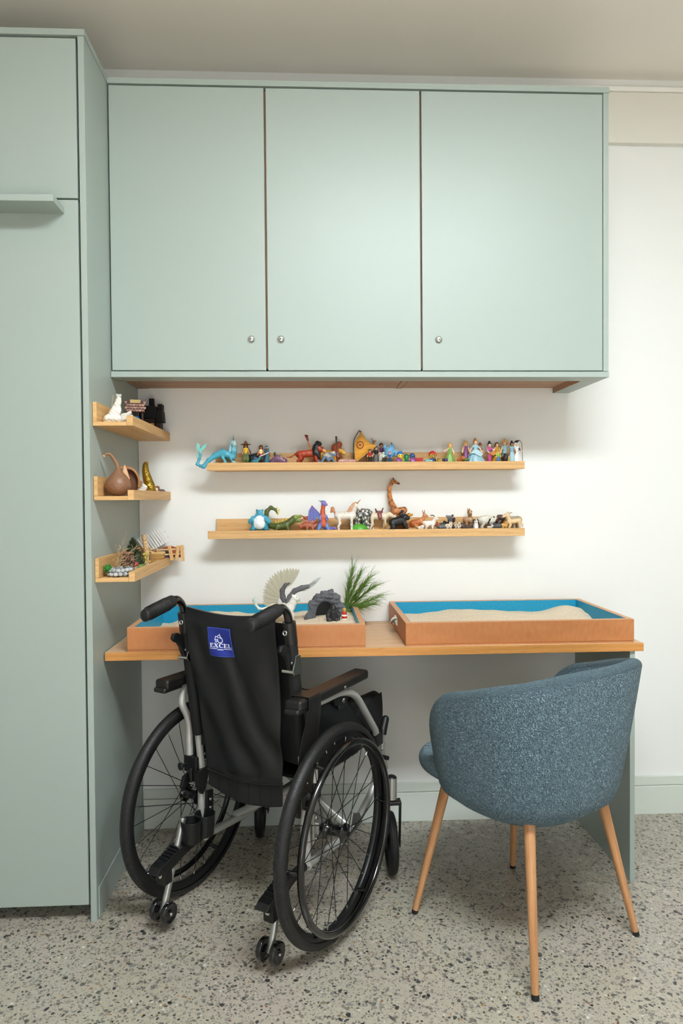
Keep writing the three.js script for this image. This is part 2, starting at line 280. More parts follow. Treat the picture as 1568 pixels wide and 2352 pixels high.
// ───────────── tall green cabinet on the left ─────────────
{
  const t = thing('tall_cabinet', 'tall sage green cabinet reaching almost to the ceiling at the left', 'cabinet', [0, 0, 0]);
  obj('side_panel', bx(-0.018, 0, 0, 2.622, 0.001, 0.6, 0.0008, 'y'), M.green, t);
  obj('side_panel', bx(-1.85, -1.832, 0, 2.622, 0.001, 0.6, 0.0008, 'y'), M.green, t);
  obj('top_panel', bx(-1.85, 0.003, 2.6225, 2.641, 0.001, 0.603, 0.0008), M.green, t);
  obj('back_panel', bx(-1.832, -0.018, 0.08, 2.622, 0.001, 0.02, 0.0008), M.green, t);
  obj('shelf', bx(-1.832, -0.0185, 2.14, 2.158, 0.021, 0.56, 0.0008), M.green, t);
  obj('floor_panel', bx(-1.832, -0.0185, 0.07, 0.088, 0.021, 0.56, 0.0008), M.green, t);
  obj('plinth', bx(-1.832, -0.0185, 0, 0.07, 0.49, 0.51, 0.0008), M.green, t);
  for (const [a, b] of [[-0.925, -0.0245], [-1.83, -0.93]]) {
    obj('door', bx(a, b, 2.1525, 2.6165, 0.578, 0.598, 0.0012, 'y'), M.green, t);
    obj('door', bx(a, b, 0.05, 2.1475, 0.578, 0.598, 0.0012, 'y'), M.green, t);
  }
  obj('handle_ledge', bx(-0.80, -0.064, 2.106, 2.1245, 0.5985, 0.688, 0.0008), M.green, t).userData.label = 'projecting green ledge used as a pull';
  const b = struct('baseboard_left', bx(0.0005, 0.0045, 0.001, 0.095, 0.016, 0.585, 0.0012, 'z'), M.green);
}
// ───────────── wall cupboards ─────────────
{
  const t = thing('wall_cupboard', 'long sage green wall cupboard with three locked doors above the ledges', 'cabinet', [0, 0, 0]);
  obj('top_panel', bx(0.001, 1.669, 2.6225, 2.641, 0.001, 0.368, 0.0008), M.green, t);
  obj('side_panel', bx(1.6485, 1.667, 1.6885, 2.622, 0.001, 0.366, 0.0008, 'y'), M.green, t);
  obj('back_panel', bx(0.001, 1.648, 1.7, 2.622, 0.001, 0.012, 0), M.oakUnder, t);
  for (const x of [0.5115, 1.0285]) obj('partition', bx(x - 0.008, x + 0.008, 1.7, 2.62, 0.0125, 0.34, 0.0006, 'y'), M.oakUnder, t);
  obj('bottom_rail', bx(0.001, 1.668, 1.668, 1.687, 0.285, 0.367, 0.0008), M.green, t);
  obj('bottom_rail', bx(1.604, 1.668, 1.668, 1.687, 0.001, 0.2845, 0.0008), M.green, t);
  obj('rail_edging', bx(1.6025, 1.6038, 1.668, 1.698, 0.001, 0.2845, 0), M.oakUnder, t).userData.label = 'brown wood edging';
  obj('underside_panel', bx(0.045, 0.985, 1.688, 1.699, 0.001, 0.285, 0.0006), M.oakUnder, t).userData.label = 'brown oak underside';
  obj('underside_panel', bx(1.012, 1.602, 1.688, 1.699, 0.001, 0.285, 0.0006), M.oakUnder, t);
  obj('underside_strip', bx(0.987, 1.010, 1.6865, 1.699, 0.001, 0.285, 0.0006, 'z'), M.oakUnder, t);
  obj('underside_strip', bx(0.001, 0.043, 1.6865, 1.699, 0.001, 0.285, 0.0006, 'z'), M.oakUnder, t);
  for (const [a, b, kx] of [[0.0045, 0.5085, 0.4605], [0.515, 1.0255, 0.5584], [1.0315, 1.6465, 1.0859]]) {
    const d = obj('door', bx(a, b, 1.6905, 2.6175, 0.346, 0.365, 0.0012, 'y'), M.green, t);
    const k = obj('lock', at(latheZ([[0, 0], [0.0125, 0], [0.0125, 0.002], [0.0105, 0.0045], [0.0088, 0.005], [0.008, 0.0075], [0.0065, 0.0095], [0, 0.0098]], 28), kx, 1.7932, 0.365), M.chrome, d); k.userData.label = 'round chrome lock';
    // keyway is not cut: a dark steel insert paints the shade of the hole
    d.add(Object.assign(new THREE.Mesh(join([ctr(kx, 1.7932, 0.3749, 0.0018, 0.0062, 0.0012, 0.0004, 1), at(latheZ([[0, 0], [0.0016, 0], [0.0016, 0.0012], [0, 0.0012]], 10), kx, 1.794, 0.3745)]), std(0x3a3b3c, 0.5, 0.8)), { name: 'keyhole_shade', castShadow: true, receiveShadow: true }));
  }
}
// ───────────── ledges ─────────────
function wallLedge(label, yb) {
  const t = thing('picture_ledge', label, 'ledge', [0.2745, yb, 0], 0, 'oak picture ledges on the back wall'), L = 1.18;
  obj('base_board', bx(0.0185, L - 0.012, 0, 0.022, 0.001, 0.101, 0.0008), M.oakLedge, t);
  obj('back_board', bx(0.0185, L - 0.012, 0.0225, 0.0705, 0.001, 0.013, 0.0008), M.oakLedge, t);
  obj('front_lip', bx(0, L, 0, 0.0292, 0.1015, 0.118, 0.001), M.oakLedge, t);
}
wallLedge('upper long oak picture ledge crowded with character figures', 1.3685);
wallLedge('lower long oak picture ledge lined with animal figures', 1.1175);
function sideLedge(label, yb, len = 0.571) {
  const t = thing('side_ledge', label, 'ledge', [0, yb, 0], 0, 'short oak ledges on the tall cabinet side');
  obj('base_board', bx(0.001, 0.1005, 0, 0.0125, 0.002, len, 0.0008, 'z'), M.oakLedge, t);
  obj('back_board', bx(0.001, 0.0125, 0.013, 0.072, 0.002, len, 0.0008, 'z'), M.oakLedge, t);
  obj('front_lip', bx(0.101, 0.1195, 0, 0.0305, 0.002, len, 0.001, 'z'), M.oakLedge, t);
}
sideLedge('topmost short oak ledge on the cabinet side holding little houses', 1.4875);
sideLedge('middle short oak ledge on the cabinet side holding the gourd', 1.2635);
sideLedge('lowest short oak ledge on the cabinet side holding fences and basket', 1.0165);
// ───────────── desk ─────────────
const DY = 0.7875;
{
  const t = thing('desk', 'long fixed oak desk with a green end panel under the ledges', 'desk', [0, 0, 0]);
  obj('desktop', bx(0.0055, 1.725, 0.7615, DY, 0.0155, 0.496, 0.001), M.oakDesk, t);
  obj('edge_band', bx(0.0055, 1.725, 0.7612, DY, 0.4962, 0.498, 0.0006), M.oakEdge, t);
  obj('end_panel', bx(1.684, 1.7005, 0, 0.761, 0.0155, 0.488, 0.0008, 'y'), M.green, t);
}
// ───────────── sand trays ─────────────
const chipTex = dataTex(1024, 256, (u, v) => {
  const wear = tileN(u, v, 40, 20, 3) + 0.5 * tileN(u, v, 120, 60, 6), m = tileN(u, v, 6, 6, 1) * 0.05 + tileN(u, v, 60, 8, 2) * 0.04;
  const p = wear > 0.74 ? hex(0xe6c5a6) : hex(0xcc8a55); return p.map(x => x + m);
}, true, 1 / 0.75, 1 / 0.19);
const rawTex = dataTex(512, 128, (u, v) => { const w = tileN(u, v, 30, 12, 3) + 0.6 * tileN(u, v, 90, 50, 8), p = w > 0.5 ? hex(0xcc8a55) : w < -0.45 ? hex(0xc08a6a) : hex(0xdcac84); const m = 0.05 * tileN(u, v, 8, 60, 1); return p.map(x => x + m); }, true, 1 / 0.4, 1 / 0.1);
M.copper = std(0xe8ded6, 0.5, 0, { map: chipTex }); M.copperTop = std(0xece6e0, 0.6, 0, { map: rawTex });
M.blue = std(0x1199c4, 0.5, 0, { map: dataTex(256, 256, (u, v) => { const k = 0.95 + 0.09 * tileN(u, v, 40, 40, 1) + (tileN(u, v, 70, 70, 4) > 0.62 ? 0.1 : 0); return [k, k, k]; }, true, 4, 4) });
M.sand = std(0xffffff, 0.95, 0, { map: dataTex(512, 512, (u, v) => { const k = 0.16 * tileN(u, v, 120, 120, 1) + 0.1 * tileN(u, v, 30, 30, 3) + (tileN(u, v, 150, 150, 9) > 0.55 ? -0.16 : 0); return [0.865 + k, 0.80 + k, 0.70 + k]; }, true, 1 / 0.25, 1 / 0.25), bumpMap: dataTex(256, 256, (u, v) => { const k = 0.5 + 0.6 * tileN(u, v, 100, 100, 3); return [k, k, k]; }, false, 1 / 0.12, 1 / 0.12), bumpScale: 0.002 });
function sandTray(label, x, z, W, D, turn, sandFn, sandLabel) {
  const t = thing('sand_tray', label, 'tray', [x, DY, z], turn, 'copper painted sand trays on the desk'), H = 0.0755, T = 0.018;
  const part = (n, g, m) => obj(n, g, m, t);
  const top = (a, b, c, d, ax) => bx(a, b, H - 0.0012, H, c, d, 0, ax);
  const board = (n, a, b, c, d, ax) => { const o = part(n, bx(a, b, 0.0055, H - 0.0013, c, d, 0.0012, ax), M.copper); obj('worn_edge', top(a, b, c, d, ax), M.copperTop, o); return o; };
  board('front_board', 0, W, D - T, D, 'x'); board('back_board', 0, W, 0, T, 'x');
  board('end_board', 0, T - 0.0002, T + 0.0005, D - T - 0.0005, 'z'); board('end_board', W - T + 0.0002, W, T + 0.0005, D - T - 0.0005, 'z');
  part('base', bx(0.001, W - 0.001, 0, 0.005, 0.001, D - 0.001, 0.0008), M.copper);
  const B = [bx(T + 0.0003, W - T - 0.0003, 0.0052, H - 0.001, T + 0.0002, T + 0.0022, 0), bx(T + 0.0003, W - T - 0.0003, 0.0052, H - 0.001, D - T - 0.0022, D - T - 0.0002, 0), bx(T + 0.0003, T + 0.0022, 0.0052, H - 0.001, T + 0.0023, D - T - 0.0023, 0, 'z'), bx(W - T - 0.0022, W - T - 0.0003, 0.0052, H - 0.001, T + 0.0023, D - T - 0.0023, 0, 'z'), bx(T + 0.0024, W - T - 0.0024, 0.0052, 0.0072, T + 0.0023, D - T - 0.0023, 0)];
  part('blue_lining', B, M.blue).userData.label = 'bright blue painted inside';
  for (const s of [0, 1]) { // cup pulls on both ends
    const cup = grid(14, 8, (u, v) => { const a = u * PI, b = v * PI / 2; return [-0.022 * Math.cos(b) * Math.sin(a) ** 0.8, 0.021 * Math.sin(b) , 0.034 * Math.cos(a) * (0.55 + 0.45 * Math.cos(b))]; });
    const g = [cup, slabYZ([[-0.042, -0.004], [0.042, -0.004], [0.036, 0.022], [0, 0.026], [-0.036, 0.022]], -0.0022, 0, 0.0006)];
    const q = join(g); if (s) q.rotateY(PI);
    part('cup_pull', q.translate(s ? W + 0.0003 : -0.0003, H * 0.45, D * 0.5), M.chrome).userData.label = 'chrome cup pull';
  }
  const i0 = T + 0.0025, nx = 90, nz = 60;
  const s = obj('sand', [grid(nx, nz, (u, v) => { const X = i0 + u * (W - 2 * i0), Z = i0 + v * (D - 2 * i0); return [X, Math.max(0.0075, sandFn(u, v, X, Z)), Z, X, Z]; }), grid(1, 1, (u, v) => [i0 + u * (W - 2 * i0), 0.0073, D - i0 - v * (D - 2 * i0)])], M.sand);
  // turn the surface so its front faces up
  const ix = s.geometry; ix.computeVertexNormals(); { const p = ix.attributes.position; for (let i = 0; i < p.count; i += 3) for (let k = 0; k < 3; k++) { const a = p.array[(i + 1) * 3 + k]; p.array[(i + 1) * 3 + k] = p.array[(i + 2) * 3 + k]; p.array[(i + 2) * 3 + k] = a; const U = ix.attributes.uv; if (k < 2) { const b = U.array[(i + 1) * 2 + k]; U.array[(i + 1) * 2 + k] = U.array[(i + 2) * 2 + k]; U.array[(i + 2) * 2 + k] = b; } } }
  s.geometry = smoothUp(s.geometry); s.position.set(x, DY, z); s.rotation.y = turn; s.userData = { kind: 'stuff', label: sandLabel, category: 'sand' };
}
function smoothUp(g) { // weld by position for smooth normals
  const p = g.attributes.position, map = new Map(), acc = []; g.computeVertexNormals(); const n = g.attributes.normal;
  const key = i => `${p.getX(i).toFixed(4)},${p.getY(i).toFixed(4)},${p.getZ(i).toFixed(4)}`;
  for (let i = 0; i < p.count; i++) { const k = key(i); if (!map.has(k)) { map.set(k, V(0, 0, 0)); } map.get(k).add(V(n.getX(i), n.getY(i), n.getZ(i))); }
  for (let i = 0; i < p.count; i++) { const q = map.get(key(i)).clone().normalize(); n.setXYZ(i, q.x, q.y, q.z); } return g;
}
sandTray('copper painted sand tray at the left holding the cave and griffin', 0.0735, 0.019, 0.749, 0.475, 0, (u, v, X, Z) => 0.03 + 0.016 * sstep(0.05, 0.3, u) + 0.007 * Math.sin(u * 8) + 0.005 * noise(u * 5, v * 5, 1) + 0.006 * noise(u * 14, v * 14, 2) - 0.02 * sstep(0.16, 0.02, u) + 0.004 * v, 'pale sand inside the left tray around the toy cave');
sandTray('copper painted sand tray at the right holding only smooth sand', 0.9525, 0.017, 0.748, 0.466, 0, (u, v, X, Z) => 0.030 + 0.017 * Math.exp(-(((u - 0.38) / 0.17) ** 2)) * (1 - v * 0.4) + 0.022 * Math.exp(-(((u - 0.93) / 0.1) ** 2)) * Math.exp(-((v / 0.4) ** 2)) + 0.008 * noise(u * 4, v * 4, 5) + 0.004 * noise(u * 12, v * 12, 7) + 0.006 * v - 0.02 * sstep(0.9, 1, u) * sstep(0.2, 0.6, v), 'pale sand raked smooth inside the right tray');

// ───────────── upholstered tub chair ─────────────
{
  const cell = (u, v, f, o) => { // worley-like loops, tileable
    const x = u * f, y = v * f, xi = Math.floor(x), yi = Math.floor(y); let d1 = 9, id = 0;
    for (let j = -1; j <= 1; j++) for (let i = -1; i <= 1; i++) { const cx = ((xi + i) % f + f) % f, cy = ((yi + j) % f + f) % f; let h = Math.sin(cx * 127.1 + cy * 311.7 + o) * 43758.5453; h -= Math.floor(h); let q = Math.sin(cx * 269.5 + cy * 183.3 + o) * 43758.5453; q -= Math.floor(q); const d = (xi + i + h - x) ** 2 * 1.0 + (yi + j + q - y) ** 2; if (d < d1) { d1 = d; id = h; } }
    return [Math.sqrt(d1), id];
  };
  const loops = new Float32Array(768 * 768 * 2);
  for (let y = 0; y < 768; y++) for (let x = 0; x < 768; x++) { const c = cell(x / 768, y / 768, 108, 1.7); loops[(y * 768 + x) * 2] = c[0]; loops[(y * 768 + x) * 2 + 1] = c[1]; }
  const R = 1 / 0.27;
  const bmap = dataTex(768, 768, (u, v, x, y) => { const d = loops[(y * 768 + x) * 2], id = loops[(y * 768 + x) * 2 + 1], tone = 0.5 + 0.1 * tileN(u, v, 20, 20, 3); const light = (id > 0.93 ? 0.08 : 0) + (id - 0.5) * 0.2; return [0.225 + 0.24 * tone + light * 0.9, 0.3 + 0.26 * tone + light, 0.345 + 0.255 * tone + light]; }, true, R, R);
  const bbump = dataTex(768, 768, (u, v, x, y) => { const k = clamp(1 - loops[(y * 768 + x) * 2] * 1.2); return [k, k, k]; }, false, R, R);
  M.boucle = phys(0xffffff, 0.95, 0, { map: bmap, bumpMap: bbump, bumpScale: 0.0022, sheen: 0.35, sheenRoughness: 0.7, sheenColor: new THREE.Color(0.35, 0.45, 0.5) });
  const t = thing('tub_chair', 'blue-grey boucle tub chair on four tapered wooden legs', 'chair', [1.266, 0, 0.687], 0.5705);
  const a = 0.308, b = 0.308, y0 = 0.376, ex = 0.8;
  const sg = (x, p) => Math.sign(x) * Math.abs(x) ** p;
  const H = th => { const q = Math.abs(th); return 0.437 + (0.822 - 0.05 * sstep(0.2, 1.5, q) - 0.437) * Math.sqrt(Math.max(0, 1 - clamp((q - 1.0) / 1.26) ** 2.1)); };
  const kAt = y => 0.79 + 0.21 * clamp((y - 0.42) / 0.38) ** 0.8;
  const TH = 0.13, NP = 46;
  const prof = th => { // list of [k, y] around the section
    const h = H(th), P = [[0, y0 + 0.006], [0.3, y0 + 0.003], [0.52, y0 + 0.004], [0.64, y0 + 0.012], [0.7, y0 + 0.026], [kAt(y0 + 0.045) - 0.008, y0 + 0.045]];
    const top = h - 0.02, n = 12; for (let i = 1; i <= n; i++) { const y = lerp(y0 + 0.045, Math.max(top, y0 + 0.046), i / n); P.push([kAt(y), y]); }
    const kc = kAt(top) - TH / 2; for (let i = 1; i <= 10; i++) { const an = i / 11 * PI; P.push([kc + TH / 2 * Math.cos(an), Math.max(top, y0 + 0.046) + 0.019 * Math.sin(an)]); }
    for (let i = 0; i <= 8; i++) { const y = lerp(Math.max(top, y0 + 0.046), y0 + 0.043, i / 8); P.push([kAt(y) - TH, y]); }
    P.push([0.3, y0 + 0.04], [0, y0 + 0.04]); return P;
  };
  const NU = 120, pf = []; for (let i = 0; i <= NU; i++) pf.push(prof(-PI + i / NU * 2 * PI));
  const np = pf[0].length - 1;
  const shellFn = (u, v) => { const th = -PI + u * 2 * PI, p = pf[Math.round(u * NU)][Math.round(v * np)], arc = v * 0.9; return [a * p[0] * sg(Math.sin(th), ex), p[1], (Math.cos(th) < 0 ? 0.25 : b) * p[0] * sg(Math.cos(th), ex), th * 0.27, arc]; };
  const shell = grid(NU, np, shellFn);
  shell.userData = {}; // flip so faces look outward
  { const ix = shell.index.array; for (let i = 0; i < ix.length; i += 3) { const q = ix[i + 1]; ix[i + 1] = ix[i + 2]; ix[i + 2] = q; } shell.computeVertexNormals(); }
  { // weld the seam normals
    const n = shell.attributes.normal, W = NU + 1; for (let j = 0; j <= np; j++) { const A = j * W, B = j * W + NU, q = V(n.getX(A) + n.getX(B), n.getY(A) + n.getY(B), n.getZ(A) + n.getZ(B)).normalize(); n.setXYZ(A, q.x, q.y, q.z); n.setXYZ(B, q.x, q.y, q.z); } }
  obj('shell', shell, M.boucle, t);
  const seat = grid(72, 16, (u, v) => { const th = u * 2 * PI, an = -PI / 2 + v * PI, rr_ = 0.86 + 0.14 * Math.cos(an) ** 0.6, x = 0.232 * sg(Math.sin(th), 0.72), z = 0.225 * sg(Math.cos(th), 0.72), k = v < 0.5 ? (v < 0.1 ? v / 0.1 * 0.86 : rr_) : (v > 0.9 ? (1 - v) / 0.1 * 0.86 : rr_); return [x * k, 0.466 + 0.026 * Math.sin(an) + (v > 0.5 ? 0.012 * (1 - k * k) : 0), -0.075 + z * k, th * 0.23, v * 0.2]; });
  { const ix = seat.index.array; for (let i = 0; i < ix.length; i += 3) { const q = ix[i + 1]; ix[i + 1] = ix[i + 2]; ix[i + 2] = q; } seat.computeVertexNormals(); }
  obj('seat', seat, M.boucle, t);
  for (const [sx, sz] of [[-1, 1], [1, 1], [-1, -1], [1, -1]]) {
    const top = [sx * 0.152, 0.425, sz * 0.152], ft = [sx * 0.2195, 0.012, sz * 0.2265];
    const g = rod(ft, top, 0.0095, 0.0158, 20); { const uv = g.attributes.uv; for (let i = 0; i < uv.count; i++) uv.setXY(i, uv.getY(i) * 0.42 + sx * 0.3, uv.getX(i) * 0.09 + sz * 0.11); }
    const l = obj('leg', g, M.oakLeg, t);
    obj('foot_cap', rod([sx * 0.2214, 0, sz * 0.2287], [sx * 0.2194, 0.0125, sz * 0.2264], 0.0096, 0.0101, 16), M.rubber, l);
  }
}

// ───────────── wheelchair (local x right, z towards its back) ─────────────
{
  const t = thing('wheelchair', 'black manual wheelchair with silver frame parked at the desk', 'wheelchair', [0.4875, 0, 0.5686], -31.7 * PI / 180);
  const P = (n, g, m, par = t) => obj(n, g, m, par);
  // tyre tread: chevron blocks either side of a centre ridge
  const tread = dataTex(128, 256, (u, v) => { const q = Math.abs(v - 0.5) * 2; let k = 0.75; if (q < 0.05) k = 1; else if (q < 0.34) { const s = (u * 2 + q * 2.2) % 1; k = s < 0.45 ? 0.95 : 0.25; } else if (q < 0.46) { k = (u * 4) % 1 < 0.5 ? 0.85 : 0.45; } else k = 0.6; return [k, k, k]; }, false, 64, 1);
  M.tyre = std(0x171717, 0.5, 0, { bumpMap: tread, bumpScale: 0.004 });
  const wheel = side => {
    const s = side, X = s * 0.268, Y = 0.305;
    const w = P('rear_wheel', latheX([[0.2745, -0.009], [0.2655, -0.0095], [0.2635, -0.006], [0.2615, 0], [0.2635, 0.006], [0.2655, 0.0095], [0.2745, 0.009], [0.2765, 0.0115], [0.2865, 0.0118], [0.2865, 0.0105], [0.276, 0.0]].concat([[0.2865, -0.0105], [0.2865, -0.0118], [0.2765, -0.0115], [0.2745, -0.009]]), 96), M.blackPlastic);
    w.position.set(X, Y, 0); w.userData.label = s > 0 ? 'near rear wheel with black rim' : 'far rear wheel with black rim';
    const tp = []; for (let i = 0; i <= 20; i++) { const an = -0.62 * PI + i / 20 * 1.24 * PI; tp.push([0.289 + 0.0165 * Math.cos(an), 0.0172 * Math.sin(an)]); }
    P('tyre', latheX(tp, 128), M.tyre, w);
    P('hub', latheX([[0, -0.048], [0.012, -0.048], [0.014, -0.034], [0.027, -0.031], [0.027, -0.026], [0.0165, -0.022], [0.015, 0], [0.0165, 0.022], [0.027, 0.026], [0.027, 0.031], [0.016, 0.034], [0.0125, 0.04], [0, 0.041]].map(([r, x]) => [r, x * s]), 32), M.blackGloss, w);
    P('hub_cap', [latheX([[0, 0.0405], [0.0075, 0.0405], [0.007, 0.043], [0, 0.0435]].map(([r, x]) => [r, x * s]), 20)], M.spoke, w);
    // push rim on five brackets
    const pr = P('push_rim', new THREE.TorusGeometry(0.2565, 0.0098, 14, 110).rotateY(PI / 2).translate(s * 0.042, 0, 0), M.blackGloss, w);
    for (let k = 0; k < 6; k++) { const an = k / 6 * 2 * PI + 0.5, c = Math.cos(an), q = Math.sin(an); P('rim_bracket', rod([s * 0.004, c * 0.2665, q * 0.2665], [s * 0.04, c * 0.2575, q * 0.2575], 0.0075, 0.0055, 8), M.blackGloss, w); }
    const N = 28;
    for (let k = 0; k < N; k++) {
      const out = k % 2, dir = (k >> 1) % 2 ? 1 : -1, an = k / N * 2 * PI, ah = an + dir * 0.95, hx = s * (out ? 0.0285 : -0.0285), ra = 0.2625, sx = s * (out ? 0.002 : -0.002);
      const A = [hx, Math.cos(ah) * 0.0245, Math.sin(ah) * 0.0245], B = [sx, Math.cos(an) * ra, Math.sin(an) * ra];
      P('spoke', rod(A, B, 0.00115, 0.00115, 6, false), M.spoke, w);
      const L = 0.013 / ra; P('spoke_nipple', rod([lerp(B[0], A[0], L), lerp(B[1], A[1], L), lerp(B[2], A[2], L)], B, 0.002, 0.0024, 6), M.chrome, w);
    }
    P('valve', rod([0, 0.2625 * Math.cos(2.2), 0.2625 * Math.sin(2.2)], [0, 0.238 * Math.cos(2.2), 0.238 * Math.sin(2.2)], 0.0028, 0.002, 8), M.blackPlastic, w);
    return w;
  };
  wheel(1); wheel(-1);
  for (const s of [1, -1]) {
    const X = 0.19 * s, q = (x, y, z) => [x * s, y, z];
    // frame tubes
    const sf = P('side_frame', [
      tube([q(.19, .2075, .085), q(.19, .1845, -.19), q(.19, .19, -.25), q(.19, .275, -.425), q(.19, .43, -.43)], 0.0125, 0.07, 14),
      tube([q(.19, .425, .03), q(.19, .447, -.2), q(.19, .444, -.43)], 0.0125, 0.05, 14),
      tube([q(.19, .2, .036), q(.19, .43, .042)], 0.0135, 0.02, 14), rod(q(.19, .283, -.04), q(.19, .283, .036), .006), ball(...q(.19, .2025, .034), .0165, .0165, .0165),
    ], M.aluPaint);
    sf.userData.label = 'silver painted tube frame';
    P('frame_sleeve', rod(q(.19, .4485, -.16), q(.19, .4475, -.262), .0165, .0165, 16), M.blackPlastic, sf);
    P('frame_band', rod(q(.19, .4481, -.205), q(.19, .4479, -.214), .0169, .0169, 16), M.alu, sf);
    // adjustment holes along the lower rail: black discs painted for the shade inside
    const holes = []; for (const z of [.06, .045, -.02, -.035]) holes.push(rod(q(.2018, .207 + (z - .085) * .085, z), q(.2032, .207 + (z - .085) * .085, z), .0028, .0028, 8)); P('hole_shade_discs', holes, M.blackPlastic, sf);
    // axle plate
    const ap = P('axle_plate', [bx(Math.min(.205 * s, .212 * s), Math.max(.205 * s, .212 * s), .262, .352, -.026, .03, .002), ctr(.214 * s, .305, .0, .012, .034, .034, .003)], M.alu);
    P('bolt', [ball(...q(.2135, .337, .016), .003, .006, .006), ball(...q(.2135, .275, .016), .003, .006, .006)], M.chrome, ap);
    P('axle', rod(q(.205, .305, 0), q(.235, .305, 0), .0085, .0085, 14), M.blackGloss, ap);
    // back cane: silver below, wrapped in fabric above, bending into the push handle
    P('back_cane', tube([q(.19, .27, .0475), q(.19, .43, .0455), q(.19, .54, .058)], 0.0118, 0.05, 14), M.aluPaint).userData.label = 'silver lower back post';
    const cane = [q(.19, .535, .0572), q(.19, .72, .086), q(.19, .918, .1165)];
    P('cane_sleeve', tube(cane, 0.0185, 0.1, 14), M.nylonDark).userData.label = 'black fabric sleeve over the post';
    const cap = P('sleeve_cap', rod(q(.19, .862, .1078), q(.19, .922, .1172), .0198, .0192, 16), M.vinyl); cap.userData.label = 'leatherette cap with a press stud';
    P('press_stud', at(latheZ([[.0035, 0], [.0075, 0], [.0078, .002], [.006, .003], [.0042, .0028], [.0035, .0015]], 18), ...q(.187, .893, .1328), 0, -.15), M.steel, cap);
    P('handle_tube', tube([q(.19, .92, .1168), q(.19, .948, .124), q(.1895, .968, .15), q(.1885, .962, .172)], .0118, .022, 14), M.blackGloss);
    const hd = [q(.1885, .9632, .168), q(.1865, .957, .195), q(.1845, .947, .245), q(.1825, .938, .286)];
    const grip = P('hand_grip', [curve(hd, u => .0178 + .0022 * Math.sin(u * PI) - .001 * (u > .97 ? 1 : 0), 24, 16), ball(...q(.1825, .9378, .286), (.0178), .0178, .008)], M.rubber); grip.userData.label = 'black ribbed hand grip';
    const ribs = []; const hc = new THREE.CatmullRomCurve3(hd.map(p => V(...p)));
    for (let k = 0; k < 15; k++) { const u = .34 + k * .038, p = hc.getPoint(u), d = hc.getTangent(u); const g = new THREE.TorusGeometry(.0192, .0014, 6, 20); g.applyQuaternion(new THREE.Quaternion().setFromUnitVectors(V(0, 0, 1), d)); ribs.push(g.translate(p.x, p.y, p.z)); }
    P('grip_ribs', ribs, M.blackPlastic, grip);
    // fold-down lever with its chrome hinge
    const lvz = s > 0 ? 0 : 0;
    const lx = s > 0 ? .186 : -.198;
    const lev = P('fold_lever', slabYZ([[.104, .788], [.118, .786], [.126, .80], [.134, .82], [.146, .836], [.16, .842], [.168, .85], [.162, .861], [.148, .862], [.13, .852], [.116, .835], [.108, .812]], lx, lx + .012, .003), M.blackPlastic);
    P('hinge_pin', rod([.19 * s - .02, .784, .12], [.19 * s + .016, .784, .12], .0055, .0055, 14), M.chrome, lev);
    P('hinge_rivet', at(latheX([[0, -.0075], [.0042, -.0075], [.0042, .0075], [0, .0075]], 12), lx + .006, .808, .116), M.steel, lev);
    P('hinge_plate', slabYZ([[.08, .774], [.121, .776], [.127, .79], [.116, .812], [.112, .828], [.09, .828]], .19 * s + .0165, .19 * s + .0195, .0006), M.chrome, lev);
    // arm rest: pad, bent tube, clamp
    const pad = P('arm_pad', [bx(.235 * s - .026, .235 * s + .026, .692, .722, -.232, .172, .009, 'z', 4), bx(.235 * s - .0235, .235 * s + .0235, .684, .7, .10, .182, .007, 'z', 3)], M.blackPad);
    P('arm_bolt', at(latheX([[0, 0], [.0062, 0], [.0058, .002], [0, .0034]].map(([r, x]) => [r, x * s]), 14), ...q(.261, .702, -.075)), M.chrome, pad);
    P('arm_tube', tube([q(.228, .425, .056), q(.230, .575, .054), q(.236, .635, .088), q(.236, .684, .06), q(.236, .682, -.10), q(.236, .652, -.185), q(.232, .49, -.335), q(.225, .462, -.352)], .0118, .055, 14), M.aluPaint).userData.label = 'silver bent arm tube';
    const cl = P('arm_clamp', [ctr(.214 * s, .436, .052, .052, .05, .04, .004), ctr(.208 * s, .405, .055, .014, .045, .05, .004), slabYZ([[.03, .425], [.085, .42], [.08, .375], [.062, .35], [.05, .36], [.04, .39]], s > 0 ? .17 : -.186, s > 0 ? .186 : -.17, .002)], M.blackPlastic);
    P('clamp_knob', [rod(q(.225, .438, .07), q(.228, .436, .092), .005), at(latheZ([[0, 0], [.011, 0], [.0125, .004], [.0115, .008], [0, .011]], 18), ...q(.229, .4355, .092), s * .3)], M.blackPlastic, cl);
    P('clamp_paddle', slabYZ([[.055, .405], [.085, .40], [.098, .372], [.09, .362], [.065, .378]], s > 0 ? .222 : -.234, s > 0 ? .234 : -.222, .002), M.blackPlastic, cl);
    // black side guard below the arm tube
    const gd = P('side_guard', slabYZ([[.04, .655], [-.13, .655], [-.18, .62], [-.31, .475], [-.30, .455], [.05, .455]], s > 0 ? .212 : -.220, s > 0 ? .220 : -.212, .002), M.blackPlastic);
    P('guard_hinge', [ctr(.2265 * s, .655, -.115, .014, .06, .05, .006), slabYZ([[-.06, .668], [-.15, .672], [-.165, .655], [-.12, .635], [-.07, .645]], s > 0 ? .2205 : -.232, s > 0 ? .232 : -.2205, .002)], M.blackPlastic, gd);
    P('guard_bolt', at(latheX([[0, 0], [.0085, 0], [.008, .003], [0, .0055]].map(([r, x]) => [r, x * s]), 16), ...q(.2338, .65, -.112)), M.chrome, gd);
    P('guard_socket', ctr(.226 * s, .462, -.352, .032, .05, .042, .005), M.blackPlastic, gd);
